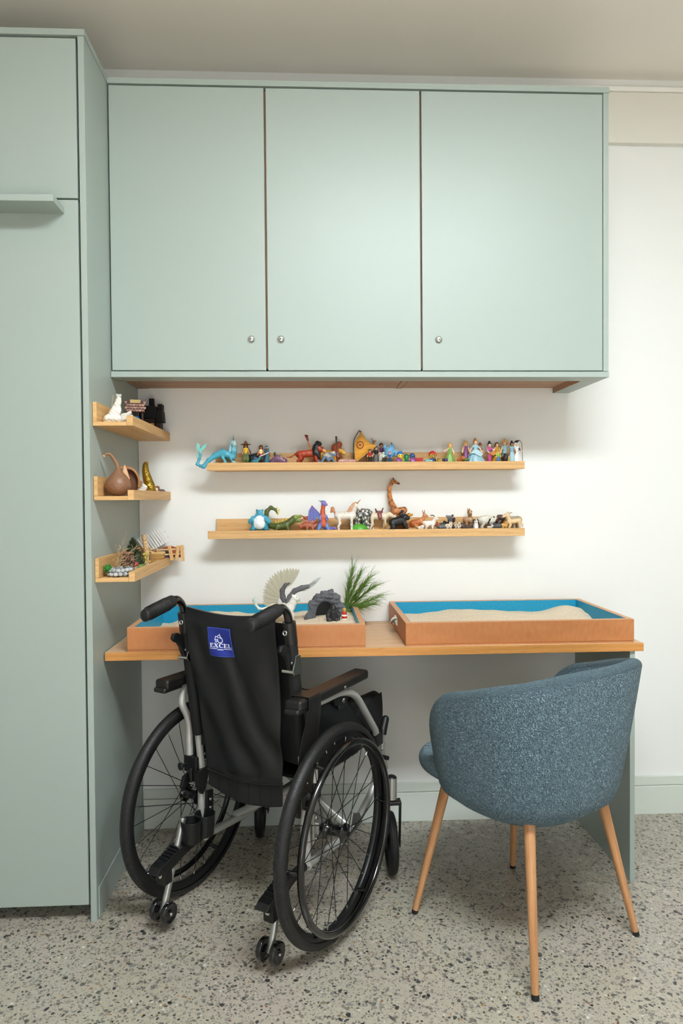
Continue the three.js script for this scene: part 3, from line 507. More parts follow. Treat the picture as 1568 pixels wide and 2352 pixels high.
    if (s > 0) { // strap wrapped round the arm pad and hanging as a skirt
      const sk = P('arm_strap', [sheet(4, 26, (u, v) => { const zt = lerp(.075, .135, u), yb = v; const y = lerp(.7235, .44, v); const zc = lerp(zt, lerp(.05, .145, u), sstep(0, .55, v)) + .0; return [.2645 - .02 * sstep(.05, .5, v) - .012 * sstep(.5, 1, v), y, zc + .02 * sstep(.2, 1, v)]; }, .003), bx(.2075, .2645, .7225, .7255, .075, .135, .001, 'z'), bx(.2055, .2085, .69, .7255, .075, .135, .001, 'z')], M.vinyl);
      sk.userData.label = 'worn dark leatherette strap';
    }
    // brake
    const br = P('brake', [rod(q(.238, .345, -.40), q(.236, .415, -.374), .0075, .0075, 10), rod(q(.236, .415, -.374), q(.236, .478, -.376), .0068, .0068, 10), ctr(.226 * s, .41, -.385, .02, .05, .03, .004), ctr(.228 * s, .355, -.40, .018, .03, .03, .004)], M.alu);
    P('brake_grip', [rod(q(.236, .468, -.377), q(.236, .512, -.402), .0138, .0125, 14), ball(...q(.236, .512, -.402), .0125, .0125, .0125)], M.blackPlastic, br);
    P('brake_pad', rod(q(.226, .405, -.345), q(.275, .405, -.34), .007, .007, 12), M.blackPlastic, br);
    P('bolt', [ball(...q(.2385, .42, -.372), .004, .006, .006), ball(...q(.2385, .372, -.39), .004, .006, .006)], M.chrome, br);
    // caster
    const cs = P('caster_housing', [rod(q(.27, .258, -.372), q(.27, .328, -.375), .0185, .0185, 20), rod(q(.19, .312, -.43), q(.262, .306, -.378), .0115, .0115, 12)], M.alu);
    P('housing_cap', at(lathe([[0, .008], [.008, .0075], [.015, .004], [.0178, 0]].reverse(), 20), ...q(.27, .328, -.375)), M.blackPlastic, cs);
    const SW = a => { a.rotateY(31.7 * PI / 180 + s * .03); return a.translate(.27 * s, 0, -.374); }; const X0 = 0;
    const fk = P('caster_fork', SW(join([ctr(X0, .245, 0, .062, .012, .036, .003), ...[-1, 1].map(k => slabYZ([[-.018, .25], [.018, .25], [-.004, .09], [-.03, .09]], k * .029 - .002, k * .029 + .002, .0006)), rod([-.033, .1, -.018], [.033, .1, -.018], .004)])), M.blackPlastic);
    P('fork_bolt', SW(join([ball(.033, .1, -.018, .004, .0065, .0065), ball(-.033, .1, -.018, .004, .0065, .0065)])), M.chrome, fk);
    const cp = []; for (let i = 0; i <= 14; i++) { const an = -.6 * PI + i / 14 * 1.2 * PI; cp.push([.084 + .0155 * Math.cos(an), .0145 * Math.sin(an)]); }
    const cw = P('caster_wheel', latheX([...cp, [.079, .012], [.074, .007], [.03, .006], [.02, .015], [0, .016]].concat([[0, -.016], [.02, -.015], [.03, -.006], [.074, -.007], [.079, -.012], cp[0]]), 56), M.rubber); { const a = 31.7 * PI / 180 + s * .03; cw.position.set(.27 * s - .018 * Math.sin(a), .1, -.374 - .018 * Math.cos(a)); cw.rotation.y = a; }
    const gr = []; for (const [r, x] of [[.1002, 0], [.0985, .006], [.0985, -.006], [.0955, .0105], [.0955, -.0105]]) gr.push(new THREE.TorusGeometry(r - .0009, .0014, 5, 56).rotateY(PI / 2).translate(x, 0, 0)); P('tread_ribs', gr, M.rubber, cw);
    // anti-tipper: arm, treadle, tube, two small rollers
    const tip = P('tip_arm', [tube([q(.19, .208, .055), q(.19, .205, .12), q(.19, .178, .205)], .0148, .04, 12), slabYZ([[.13, .222], [.16, .224], [.25, .2], [.262, .188], [.252, .182], [.2, .19], [.14, .205]], X - .02, X + .02, .002), ctr(X, .163, .215, .034, .05, .034, .005)], M.blackPlastic); tip.userData.label = 'black anti-tip arm with ribbed treadle';
    const tr = []; for (let k = 0; k < 8; k++) tr.push(bx(X - .0185, X + .0185, .2255 - k * .0036 + (k > 4 ? -.002 * (k - 4) : 0), .2285 - k * .0036 + (k > 4 ? -.002 * (k - 4) : 0), .168 + k * .0115, .174 + k * .0115, .001)); P('treadle_ribs', tr, M.blackPlastic, tip);
    P('bolt', at(latheX([[0, 0], [.0078, 0], [.0075, .003], [0, .0045]].map(([r, x]) => [r, x]), 16).rotateY(-PI / 2), X, .168, .2325), M.chrome, tip);
    P('tip_tube', [rod([X, .054, .224], s > 0 ? [X, .2, .17] : [X, .298, .132], .0095, .0095, 14)], M.alu);
    const tw = k => { const o = P('tip_wheel', latheX([[0, -.007], [.009, -.0075], [.011, -.0035], [.021, -.0035], [.0245, -.008], [.029, -.0075], [.0305, -.004], [.0305, .004], [.029, .0075], [.0245, .008], [.021, .0035], [.011, .0035], [.009, .0075], [0, .007]], 32), M.blackGloss); o.position.set(X + k * .021, .058, .222); P('axle_bolt', at(latheX([[0, 0], [.0055, 0], [.004, .005], [0, .0055]].map(([r, x]) => [r, x * k]), 12), k * .0075, 0, 0), M.steel, o); return o; };
    tw(1); tw(-1);
  }
  // folding cross brace
  P('cross_brace', [rod([-.2, .198, -.135], [.185, .425, -.115], .0128, .0128, 14), rod([.2, .2, -.225], [-.185, .43, -.205], .0128, .0128, 14), ctr(0, .315, -.165, .03, .03, .1, .006)], M.aluPaint).userData.label = 'silver folding cross brace';
  P('gusset', slabYZ([[-.20, .186], [-.29, .2], [-.27, .235], [-.225, .25]], .196, .204, .002), M.alu);
  // crutch holder: two joined cups on the far side
  { const cup = (x, z) => { const g = lathe([[.023, -.062], [.025, -.066], [.027, -.062], [.0315, 0], [.0325, .002], [.031, .003], [.0295, 0], [.025, -.058], [0, -.06]], 28); return g.translate(x, .292, z); };
    const c = P('crutch_cup', [cup(-.165, .125), cup(-.158, .07)], M.blackPlastic); c.userData.label = 'black twin crutch holder';
    P('cup_bracket', [slabYZ([[.02, .345], [.045, .35], [.05, .25], [.02, .24]], -.176, -.166, .003)], M.blackPlastic, c);
    P('bolt', [ball(-.163, .325, .036, .0035, .006, .006), ball(-.163, .298, .036, .0035, .006, .006)], M.chrome, c); }
  // seat cushion
  const cz0 = -.452, cz1 = .045;
  const ch = (x, f) => .535 + .062 * f * (.5 + .5 * Math.cos((Math.abs(x) / .2 - .0) * 2 * PI)) * .55 + .03 * f + (Math.abs(x) > .17 ? -.0 : 0) - .012 * sstep(.18, .2, Math.abs(x));
  P('seat_cushion', [grid(40, 24, (u, v) => { const x = lerp(-.198, .198, u), z = lerp(cz1, cz0, v), f = sstep(.35, .97, v), e = sstep(1, .985, v); return [x, ch(x, f) - .03 * (1 - e) , z, x, z]; }), grid(40, 6, (u, v) => { const x = lerp(-.198, .198, u); return [x, lerp(ch(x, 1) - .03, .465, v), cz0 - .006 * Math.sin(v * PI), x, v * .1]; }), ...[-1, 1].map(s => grid(24, 4, (u, v) => { const z = lerp(s > 0 ? cz1 : cz0, s > 0 ? cz0 : cz1, u), f = sstep(.35, .97, (z - cz1) / (cz0 - cz1)); return [s * (.198 + .004 * Math.sin(v * PI)), lerp(ch(.198, f), .46, v), z, z, v * .1]; }))].map(g => { g.userData = {}; return g; }), M.nylonDark).userData.label = 'contoured black seat cushion';
  P('seat_sling', bx(-.188, .188, .448, .459, -.43, .04, .003), M.nylonDark);
  // back upholstery between the posts and the loose rear flap
  const zc = y => y > .535 ? lerp(.0572, .1165, (y - .535) / .383) : lerp(.0475, .0572, (y - .28) / .255);
  P('back_sling', sheet(10, 16, (u, v) => { const x = lerp(-.185, .185, u), y = lerp(.915, .5, v); return [x, y, zc(y) - .02 * Math.sin(u * PI), x, y]; }, .006), M.nylonDark);
  const flapX = (u, y) => lerp(lerp(-.1345, -.166, sstep(.38, .93, y)), lerp(.1345, .157, sstep(.38, .93, y)), u);
  const flapZ = (u, y) => { const x = flapX(u, y); const d = (x * 1.0 + (y - .66) * .4); // folds run down to the right
    const f = .0062 * Math.sin(d * 56 + 3.2 * noise(x * 7, y * 4, 3) + .6) * sstep(.94, .8, y) * sstep(.4, .52, y) + .003 * noise(x * 22, y * 9, 8) * sstep(.94, .85, y);
    return zc(y) + .026 + .012 * Math.sin(u * PI) * (y > .45 ? 1 : .6) + f + (y > .9 ? -.010 * sstep(.9, .94, y) : 0); };
  const flap = P('rear_flap', sheet(44, 60, (u, v) => { const y = lerp(.942 - .012 * Math.sin(u * PI), .442 + .0 - .012 * Math.sin(u * PI), v); return [flapX(u, y), y, flapZ(u, y), flapX(u, y), y]; }, .0025), M.nylon); flap.userData.label = 'black nylon flap hanging behind the backrest';
  P('top_fold', sheet(30, 5, (u, v) => [flapX(u, .94) * .995, .9415 - .012 * Math.sin(u * PI) - .006 * v * v, flapZ(u, .942) - .03 * v, u * .3, v * .03], .0025), M.nylon, flap);
  P('flap_piping', [curve(Array.from({ length: 13 }, (_, i) => { const u = i / 12, y = .442 - .012 * Math.sin(u * PI); return [flapX(u, y), y, flapZ(u, y) + .001]; }), .0019, 48, 6), curve(Array.from({ length: 17 }, (_, i) => { const y = lerp(.94, .442, i / 16); return [flapX(1, y), y, flapZ(1, y)]; }), .002, 50, 6)], M.nylonDark, flap);
  const pan = P('lower_panel', sheet(36, 10, (u, v) => { const y0 = .447 - .012 * Math.sin(u * PI), y1 = lerp(.392, .378, u) - .022 * Math.sin(u * PI) ** .8; const y = lerp(y0, y1, v); return [flapX(u, y) * 1.0, y, flapZ(u, .442) - .006 + .0008 * Math.cos(u * 5 * 2 * PI) * v, u * .27, y]; }, .0025), M.nylonDark);
  for (let k = 1; k < 7; k++) { const u = k / 7; P('stitch_line', curve([0, .3, .6, 1].map(v => { const y = lerp(.435 - .012 * Math.sin(u * PI), lerp(.392, .378, u) - .02 * Math.sin(u * PI), v); return [flapX(u, y), y, flapZ(u, .442) - .0038 + .0008 * Math.cos(u * 5 * 2 * PI) * v]; }), .0007, 8, 4), M.nylonDark, pan); }
  // woven badge
  { const S = 512, c = document.createElement('canvas'); c.width = c.height = S; const g = c.getContext('2d'); g.fillStyle = '#1d2f8f'; g.fillRect(0, 0, S, S);
    for (let i = 0; i < 9000; i++) { g.fillStyle = rnd() < .5 ? 'rgba(60,80,180,.25)' : 'rgba(10,15,70,.25)'; g.fillRect(rnd() * S, rnd() * S, 5, 2); }
    g.strokeStyle = '#3f55b5'; g.lineWidth = 10; g.strokeRect(5, 5, S - 10, S - 10); g.setLineDash([7, 6]); g.strokeStyle = '#0f1650'; g.lineWidth = 4; g.strokeRect(17, 17, S - 34, S - 34); g.setLineDash([]);
    g.fillStyle = g.strokeStyle = '#eef1fb'; g.font = 'bold 118px serif'; g.textAlign = 'center'; g.save(); g.translate(S / 2 + 2, 352); g.scale(1.16, .86); g.fillText('EXCEL', 0, 0); g.restore();
    g.lineWidth = 9; g.beginPath(); g.moveTo(22, 374); g.lineTo(186, 374); g.moveTo(316, 374); g.lineTo(490, 374); g.stroke();
    g.font = 'bold 34px sans-serif'; g.fillText('VANOS', 252, 398);
    g.lineWidth = 14; g.beginPath(); g.arc(252, 216, 52, -1.1, 3.5); g.stroke(); g.lineWidth = 12; g.beginPath(); g.moveTo(252, 104); g.lineTo(278, 186); g.lineTo(160, 158); g.lineTo(142, 226); g.stroke(); g.lineWidth = 10; g.beginPath(); g.ellipse(170, 236, 17, 22, .2, 0, 7); g.stroke(); g.beginPath(); g.moveTo(200, 160); g.quadraticCurveTo(214, 128, 246, 132); g.lineTo(262, 160); g.stroke();
    const tx = new THREE.CanvasTexture(c); tx.colorSpace = THREE.SRGBColorSpace;
    const bu = .30, bw = .258, badge = P('badge', sheet(12, 12, (u, v) => { const y = lerp(.893, .808, v), uu = bu + u * bw - .005; return [flapX(uu, y), y, flapZ(uu, y) + .0026, u, 1 - v]; }, .0016), std(0xffffff, .7, 0, { map: tx }), flap); badge.userData.label = 'square navy badge with white lettering'; }
  // lettering on the frame tube
  { const c = document.createElement('canvas'); c.width = 256; c.height = 64; const g = c.getContext('2d'); g.fillStyle = '#b3b3ae'; g.fillRect(0, 0, 256, 64); g.fillStyle = '#1c1c1c'; g.font = 'bold 58px sans-serif'; g.textAlign = 'center'; g.fillText('EXCEL', 128, 54); const tx = new THREE.CanvasTexture(c); tx.colorSpace = THREE.SRGBColorSpace;
    const d = V(0, .085, -.175).normalize(), n = V(0, d.z, -d.y).multiplyScalar(-1); if (n.y < 0) n.multiplyScalar(-1);
    P('frame_lettering', grid(10, 6, (u, v) => { const a = lerp(-.75, .75, v), L = lerp(.035, .1, u), R = .01265; return [.19 + R * Math.cos(a), .19 + d.y * L + n.y * R * Math.sin(a), -.25 + d.z * L + n.z * R * Math.sin(a), u, v]; }), std(0xffffff, .35, .4, { map: tx })); }
}

// ───────────── small figures ─────────────
const lin = h => { const c = new THREE.Color(h); return [c.r, c.g, c.b]; };
const matCache = {};
const C = (h, r = 0.45, m = 0) => matCache[h + '_' + r + '_' + m] ??= std(h, r, m);
M.toy = std(0xffffff, 0.42, 0, { vertexColors: true });
M.toyMatt = std(0xffffff, 0.8, 0, { vertexColors: true });
// one continuous skin over tapered bones [x1,y1,z1,r1, x2,y2,z2,r2, colour]; paint(p, colour) may change the pigment
function blob(bones, cell = 0.0016, k = 0.004, paint, bump) {
  const lo = [1e9, 1e9, 1e9], hi = [-1e9, -1e9, -1e9];
  for (const b of bones) for (const o of [0, 4]) for (let i = 0; i < 3; i++) { lo[i] = Math.min(lo[i], b[o + i] - b[o + 3]); hi[i] = Math.max(hi[i], b[o + i] + b[o + 3]); }
  const n = [], o = []; for (let i = 0; i < 3; i++) { o[i] = lo[i] - 2.5 * cell - k * 0.5; n[i] = Math.ceil((hi[i] - lo[i] + 5 * cell + k) / cell) + 1; }
  const NX = n[0], NY = n[1], NZ = n[2], F = new Float32Array(NX * NY * NZ), B = bones.map(b => { const d = [b[4] - b[0], b[5] - b[1], b[6] - b[2]]; return { a: b, d, l: d[0] * d[0] + d[1] * d[1] + d[2] * d[2] || 1e-12 }; });
  const dist = (q, x, y, z) => { const a = q.a, px = x - a[0], py = y - a[1], pz = z - a[2]; let t = (px * q.d[0] + py * q.d[1] + pz * q.d[2]) / q.l; t = t < 0 ? 0 : t > 1 ? 1 : t; const ex = px - q.d[0] * t, ey = py - q.d[1] * t, ez = pz - q.d[2] * t; return Math.sqrt(ex * ex + ey * ey + ez * ez) - (a[3] + (a[7] - a[3]) * t); };
  const field = (x, y, z) => { let m = 1e9; for (const q of B) { const d = dist(q, x, y, z); if (m > 1e8) m = d; else { const h = Math.max(k - Math.abs(m - d), 0) / k; m = Math.min(m, d) - h * h * k * 0.25; } } return bump ? m - bump([x, y, z]) : m; };
  for (let c = 0, i = 0; c < NZ; c++) for (let b = 0; b < NY; b++) for (let a = 0; a < NX; a++, i++) F[i] = field(o[0] + a * cell, o[1] + b * cell, o[2] + c * cell);
  const pos = [], nor = [], col = [], idx = [], vid = new Int32Array(NX * NY * NZ).fill(-1), I = (a, b, c) => (c * NY + b) * NX + a;
  const cc = bones.map(b => lin(b[8] ?? 0xffffff));
  for (let c = 0; c < NZ - 1; c++) for (let b = 0; b < NY - 1; b++) for (let a = 0; a < NX - 1; a++) {
    let s = 0, X = 0, Y = 0, Z = 0, cnt = 0; const f = [];
    for (let q = 0; q < 8; q++) { const v = F[I(a + (q & 1), b + (q >> 1 & 1), c + (q >> 2))]; f.push(v); if (v < 0) s |= 1 << q; }
    if (s === 0 || s === 255) continue;
    for (const [p, q] of [[0, 1], [2, 3], [4, 5], [6, 7], [0, 2], [1, 3], [4, 6], [5, 7], [0, 4], [1, 5], [2, 6], [3, 7]]) { if ((f[p] < 0) === (f[q] < 0)) continue; const t = f[p] / (f[p] - f[q]); X += (p & 1) + ((q & 1) - (p & 1)) * t; Y += (p >> 1 & 1) + ((q >> 1 & 1) - (p >> 1 & 1)) * t; Z += (p >> 2) + ((q >> 2) - (p >> 2)) * t; cnt++; }
    const x = o[0] + (a + X / cnt) * cell, y = o[1] + (b + Y / cnt) * cell, z = o[2] + (c + Z / cnt) * cell, e = cell * 0.6;
    vid[I(a, b, c)] = pos.length / 3; pos.push(x, y, z);
    const g = V(field(x + e, y, z) - field(x - e, y, z), field(x, y + e, z) - field(x, y - e, z), field(x, y, z + e) - field(x, y, z - e)).normalize(); nor.push(g.x, g.y, g.z);
    let bd = 1e9, bi = 0; B.forEach((q, i) => { const d = dist(q, x, y, z); if (d < bd) { bd = d; bi = i; } });
    let w = cc[bi]; if (paint) { const r = paint([x, y, z], bones[bi][8], bi); if (r !== undefined) w = lin(r); } col.push(...w);
  }
  for (let c = 1; c < NZ - 1; c++) for (let b = 1; b < NY - 1; b++) for (let a = 1; a < NX - 1; a++) {
    const f0 = F[I(a, b, c)] < 0;
    const quad = (p, q, r, s, flip) => flip ? idx.push(p, q, r, p, r, s) : idx.push(p, r, q, p, s, r);
    if (f0 !== F[I(a + 1, b, c)] < 0) quad(vid[I(a, b - 1, c - 1)], vid[I(a, b, c - 1)], vid[I(a, b, c)], vid[I(a, b - 1, c)], f0);
    if (f0 !== F[I(a, b + 1, c)] < 0) quad(vid[I(a - 1, b, c - 1)], vid[I(a - 1, b, c)], vid[I(a, b, c)], vid[I(a, b, c - 1)], f0);
    if (f0 !== F[I(a, b, c + 1)] < 0) quad(vid[I(a - 1, b - 1, c)], vid[I(a, b - 1, c)], vid[I(a, b, c)], vid[I(a - 1, b, c)], f0);
  }
  const g = new THREE.BufferGeometry(); g.setAttribute('position', new THREE.Float32BufferAttribute(pos, 3)); g.setAttribute('normal', new THREE.Float32BufferAttribute(nor, 3)); g.setAttribute('color', new THREE.Float32BufferAttribute(col, 3)); g.setIndex(idx); return g;
}
const chain = (pts, col) => pts.slice(1).map((p, i) => [...pts[i], ...p, col]); // pts [x,y,z,r]
const UP = 1.3908, LO = 1.1398; // top faces of the two ledge boards
const GU = 'figures on the upper ledge', GL = 'animal figures on the lower ledge';
function toy(name, label, cat, pos, turn, group, bones, cell, k, paint, extras = [], bump, mat = M.toy) {
  const t = thing(name, label, cat, pos, turn, group);
  obj('body', blob(bones, cell, k, paint, bump), mat, t);
  for (const [n, g, m] of extras) obj(n, g, m, t);
  return t;
}
const eyesAt = (pts, r = 0.0012) => ['eyes', pts.map(p => ball(...p, r, r, r, 8)), C(0x0c0c0c, 0.2)];
// four-legged animal facing +x
function quad(o) {
  const { L, H, r = H * 0.2, c, lc = c, lr = r * 0.36, w = r * 0.62, hy = H * 0.72, ry = hy } = o, B = [];
  B.push([-L / 2, ry, 0, r * (o.rump ?? 1), 0, (hy + ry) / 2 - r * (o.belly ?? 0), 0, r * (o.mid ?? 0.95), c], [0, (hy + ry) / 2 - r * (o.belly ?? 0), 0, r * (o.mid ?? 0.95), L / 2, hy, 0, r * (o.chest ?? 1.05), c]);
  for (const [sx, sz] of [[1, 1], [1, -1], [-1, 1], [-1, -1]]) {
    const x = sx * L * 0.46, z = sz * w, st = (o.stride ?? 0) * sx * sz, top = sx > 0 ? hy : ry;
    if (sx > 0) B.push([x, top - r * 0.3, z, lr * 1.5, x + st * 0.4, H * 0.3, z, lr * 1.05, lc], [x + st * 0.4, H * 0.3, z, lr * 1.05, x + st, lr * 0.9, z, lr, lc]);
    else B.push([x, top - r * 0.2, z, lr * 1.9, x + lr * 0.9 + st * 0.3, H * 0.38, z, lr * 1.25, lc], [x + lr * 0.9 + st * 0.3, H * 0.38, z, lr * 1.25, x - lr * 0.5 + st * 0.6, H * 0.22, z, lr * 0.95, lc], [x - lr * 0.5 + st * 0.6, H * 0.22, z, lr * 0.95, x + st, lr * 0.9, z, lr, lc]);
    B.push([x + st, lr * 0.75, z, lr * 0.95, x + st + lr * 0.7, lr * 0.7, z, lr * 0.85, o.hoof ?? lc]);
  }
  if (o.neck) B.push(...chain([[L / 2, hy + r * 0.15, 0, o.nr0 ?? r * 0.7], ...o.neck], o.nc ?? c));
  const e = o.neck ? o.neck[o.neck.length - 1] : [L / 2 + r, hy + r * 0.6, 0, r * 0.6];
  if (o.head) B.push([e[0], e[1], e[2], o.hr, e[0] + o.head[0], e[1] + o.head[1], e[2] + (o.head[2] ?? 0), o.hr * (o.muz ?? 0.6), o.hc ?? c]);
  if (o.ears) for (const s of [-1, 1]) B.push([e[0] - o.hr * 0.3, e[1] + o.hr * 0.6, e[2] + s * o.hr * 0.65, o.ears[1], e[0] - o.hr * 0.45, e[1] + o.hr * 0.6 + o.ears[0], e[2] + s * (o.hr * 0.8 + o.ears[0] * (o.ears[2] ?? 0.2)), o.ears[1] * 0.5, o.ec ?? o.hc ?? c]);
  if (o.tail) B.push(...chain([[-L / 2 - r * 0.6, ry + r * 0.3, 0, o.tr ?? r * 0.2], ...o.tail], o.tc ?? c));
  return B;
}
const quadEyes = (o, r = 0.0012) => { const e = o.neck[o.neck.length - 1]; return eyesAt([1, -1].map(s => [e[0] + o.head[0] * 0.3, e[1] + o.head[1] * 0.3 + o.hr * 0.35, e[2] + (o.head[2] ?? 0) * 0.3 + s * o.hr * 0.78]), r); };

// small people: gown or trousers, arms, head and hair
function doll(label, x, y, z, h, o = {}) {
  const t = thing('doll', label, 'figurine', [x, y, z], o.turn ?? 0, o.group ?? GU), sk = o.skin ?? 0xe8b48f, s = h / 0.09, top = o.top ?? o.dress, q = v => v * s;
  const B = [[0, q(.047), 0, q(.0062), 0, q(.063), 0, q(.0078), top], [-q(.006), q(.0645), 0, q(.0042), q(.006), q(.0645), 0, q(.0042), o.bare ? sk : top], [0, q(.066), 0, q(.003), 0, q(.073), 0, q(.003), sk], [0, q(.0785), 0, q(.0072), 0, q(.0765), q(.001), q(.0064), sk], [0, q(.0775), q(.0065), q(.0012), 0, q(.0765), q(.0073), q(.0012), sk]];
  const arms = o.arms ?? [[[-.012, .055, .002], [-.0145, .046, .004]], [[.012, .055, .002], [.0145, .046, .004]]];
  arms.forEach((a, i) => { const sx = i ? 1 : -1, p = [[sx * q(.0085), q(.064), 0], ...a.map(v => v.map(q))]; for (let j = 0; j < p.length - 1; j++) B.push([...p[j], q(.0032 - j * .0005), ...p[j + 1], q(.0027 - j * .0005), j === 0 && o.sleeve ? o.sleeve : sk]); const e = p[p.length - 1]; B.push([...e, q(.0028), e[0], e[1] - q(.003), e[2] + q(.001), q(.002), sk]); });
  if (!o.gown) for (const sx of [-1, 1]) B.push([sx * q(.0045), q(.045), 0, q(o.baggy ? .0075 : .0055), sx * q(.0065), q(.022), 0, q(o.baggy ? .0075 : .0045), o.legs ?? o.dress], [sx * q(.0065), q(.022), 0, q(o.baggy ? .007 : .0042), sx * q(.007), q(.006), 0, q(.0036), o.legs ?? o.dress], [sx * q(.007), q(.004), 0, q(.004), sx * q(.0075), q(.0035), q(.007), q(.0034), o.shoes ?? 0x3a2a20]);
  obj('body', blob(B, Math.max(0.0009, q(.00125)), q(.003)), M.toy, t);
  if (o.gown) { const R = q(o.gown), n = o.folds ?? 9; const g = grid(54, 14, (u, v) => { const a = u * 2 * PI, rad = lerp(q(.0068), R, v ** (o.flare ?? .75)) * (1 + .09 * v * Math.sin(a * n)); return [Math.sin(a) * rad, q(.05) * (1 - v) + (v === 1 ? 0 : 0), Math.cos(a) * rad * .82]; }); obj('gown', [g, grid(54, 1, (u, v) => { const a = -u * 2 * PI, rad = R * v * (1 + .09 * Math.sin(a * n)); return [Math.sin(a) * rad, .0004, Math.cos(a) * rad * .82]; })], C(o.dress, o.shine ?? .4), t);
    if (o.over) obj('overskirt', grid(54, 8, (u, v) => { const a = u * 2 * PI, rad = lerp(q(.0075), R * .72, v ** .6) * (1.05 + .06 * v * Math.sin(a * 5)); return [Math.sin(a) * rad, q(.0515) - q(.02 + .006 * Math.sin(a * 3)) * v, Math.cos(a) * rad * .84]; }), C(o.over, o.shine ?? .4), t); }
  const hb = o.hair ?? 0x5a3620, HB = [[0, q(.0815), -q(.0022), q(.0078), 0, q(.079), -q(.003), q(.0078), hb], [-q(.005), q(.082), q(.0015), q(.0035), q(.004), q(.0835), q(.0015), q(.0035), hb]];
  if (o.long) for (const sx of [-1, 1]) HB.push([sx * q(.0055), q(.079), -q(.002), q(.0038), sx * q(.0075), q(.079 - o.long), -q(.003), q(.003), hb]), HB.push([0, q(.078), -q(.006), q(.006), 0, q(.078 - o.long), -q(.007), q(.0045), hb]);
  if (o.bun) HB.push([0, q(.087), -q(.002), q(.0048), 0, q(.091), -q(.002), q(.0042), hb]);
  if (!o.noHair) obj('hair', blob(HB, Math.max(0.0009, q(.0012)), q(.003)), M.toy, t);
  obj('eyes', [-1, 1].map(sx => ball(sx * q(.0027), q(.0787), q(.0066), q(.0009), q(.0011), q(.0006), 6)), C(0x1a120e, .3), t);
  for (const [n, g, m] of o.extra ? o.extra(q) : []) obj(n, g, m, t);
  return t;
}
// simple round-headed peg figure
function peg(label, x, y, z, h, body, head, cap, o = {}) {
  const t = thing('peg_figure', label, 'figurine', [x, y, z], o.turn ?? 0, GU), s = h / 0.04, q = v => v * s;
  const b = o.bottom ?? body;
  obj('body', blob([[0, q(.005), 0, q(.006), 0, q(.015), 0, q(.0072), body], ...[-1, 1].flatMap(k => [[k * q(.004), q(.004), q(.001), q(.0036), k * q(.005), q(.0025), q(.006), q(.003), b], [k * q(.007), q(.016), 0, q(.0024), k * q(.012), q(.010), q(.003), q(.002), body]]), [0, q(.027), 0, q(.0105), 0, q(.026), q(.001), q(.010), head]], .001, q(.002)), M.toy, t);
  if (cap) obj('cap', blob([[0, q(.031), -q(.002), q(.0108), 0, q(.029), -q(.003), q(.011), cap], ...(o.brim ? [[-q(.012), q(.0295), q(.002), q(.002), q(.012), q(.0295), q(.002), q(.002), cap], [0, q(.0295), q(.012), q(.002), 0, q(.0295), -q(.01), q(.002), cap]] : []), ...(o.tuft ? [[0, q(.036), 0, q(.005), q(.004), q(.04), 0, q(.003), cap]] : [])], .001, q(.002)), M.toy, t);
  obj('eyes', [-1, 1].map(k => ball(k * q(.0036), q(.027), q(.0103), q(.0016), q(.002), q(.0012), 8)), C(o.eye ?? 0x15100e, .25), t);
  for (const [n, g, m] of o.extra ? o.extra(q) : []) obj(n, g, m, t);
  return t;
}

// ── upper ledge ──
{ // pale blue dragon whose tail hangs past the ledge end
  const c = 0x4fa6bd, l = 0x9fd6dd;
  toy('toy_dragon', 'pale blue horned toy dragon with tail hanging past the ledge end', 'figurine', [0.30, UP, 0.062], 0, GU, [
    ...chain([[-.048, -.004, .05, .0042], [-.036, -.006, .05, .007], [-.018, .016, .048, .0075], [.0, .032, .025, .0105], [.024, .044, .0, .0135], [.044, .036, -.004, .0125], [.058, .03, -.002, .011], [.064, .05, .002, .0095], [.0645, .068, .004, .008], [.0645, .076, .006, .009]], c),
    [.0645, .077, .008, .0085, .069, .072, .016, .0052, 0xbfe4e4], ...[-1, 1].flatMap(s => [[.05, .03, s * .008, .0045, .06, .012, s * .012, .0035, c], [.06, .012, s * .012, .0035, .075, .005, s * .013, .0032, l], [.022, .034, s * .01, .006, .034, .012, s * .012, .0042, c], [.034, .012, s * .012, .0042, .03, .004, s * .012, .004, l], [.058, .08, s * .008, .003, .05, .086, s * .014, .0015, l]]),
    ...chain([[-.048, -.004, .05, .0042], [-.058, .002, .05, .0045], [-.05, .02, .05, .0042], [-.046, .034, .05, .0036], [-.052, .044, .05, .003]], c)], .0017, .005,
    ([x, y, z], col) => y > .05 && x > .05 && Math.sin(x * 900 + y * 500) > .75 ? 0xcfe9ee : undefined,
    [['horn', rod([.064, .084, .006], [.062, .107, .002], .0026, .0004, 8), C(0x4f8f9c)], eyesAt([[.069, .079, .015], [.0625, .079, .0165]]),
    ['tail_fin', [slab([[0, 0], [.006, .012], [.004, .026], [-.003, .034], [-.007, .02], [-.004, .008]], .002, .0008).translate(-.053, .042, .048), slab([[0, 0], [.008, .006], [.022, .02], [.026, .033], [.014, .026], [.004, .014]], .002, .0008).translate(-.05, .04, .05), slab([[0, 0], [-.008, .006], [-.008, .016], [-.001, .012]], .002, .0008).translate(-.05, .02, .05)], C(0x7cc6bf, .35)],
    ['mane', blob([[.054, .075, -.002, .007, .052, .05, -.004, .008, 0xa9d3e6], [.056, .082, 0, .006, .066, .085, .002, .005, 0xb9dfe8]], .0014, .004), M.toy]]).scale.setScalar(1.06);
}
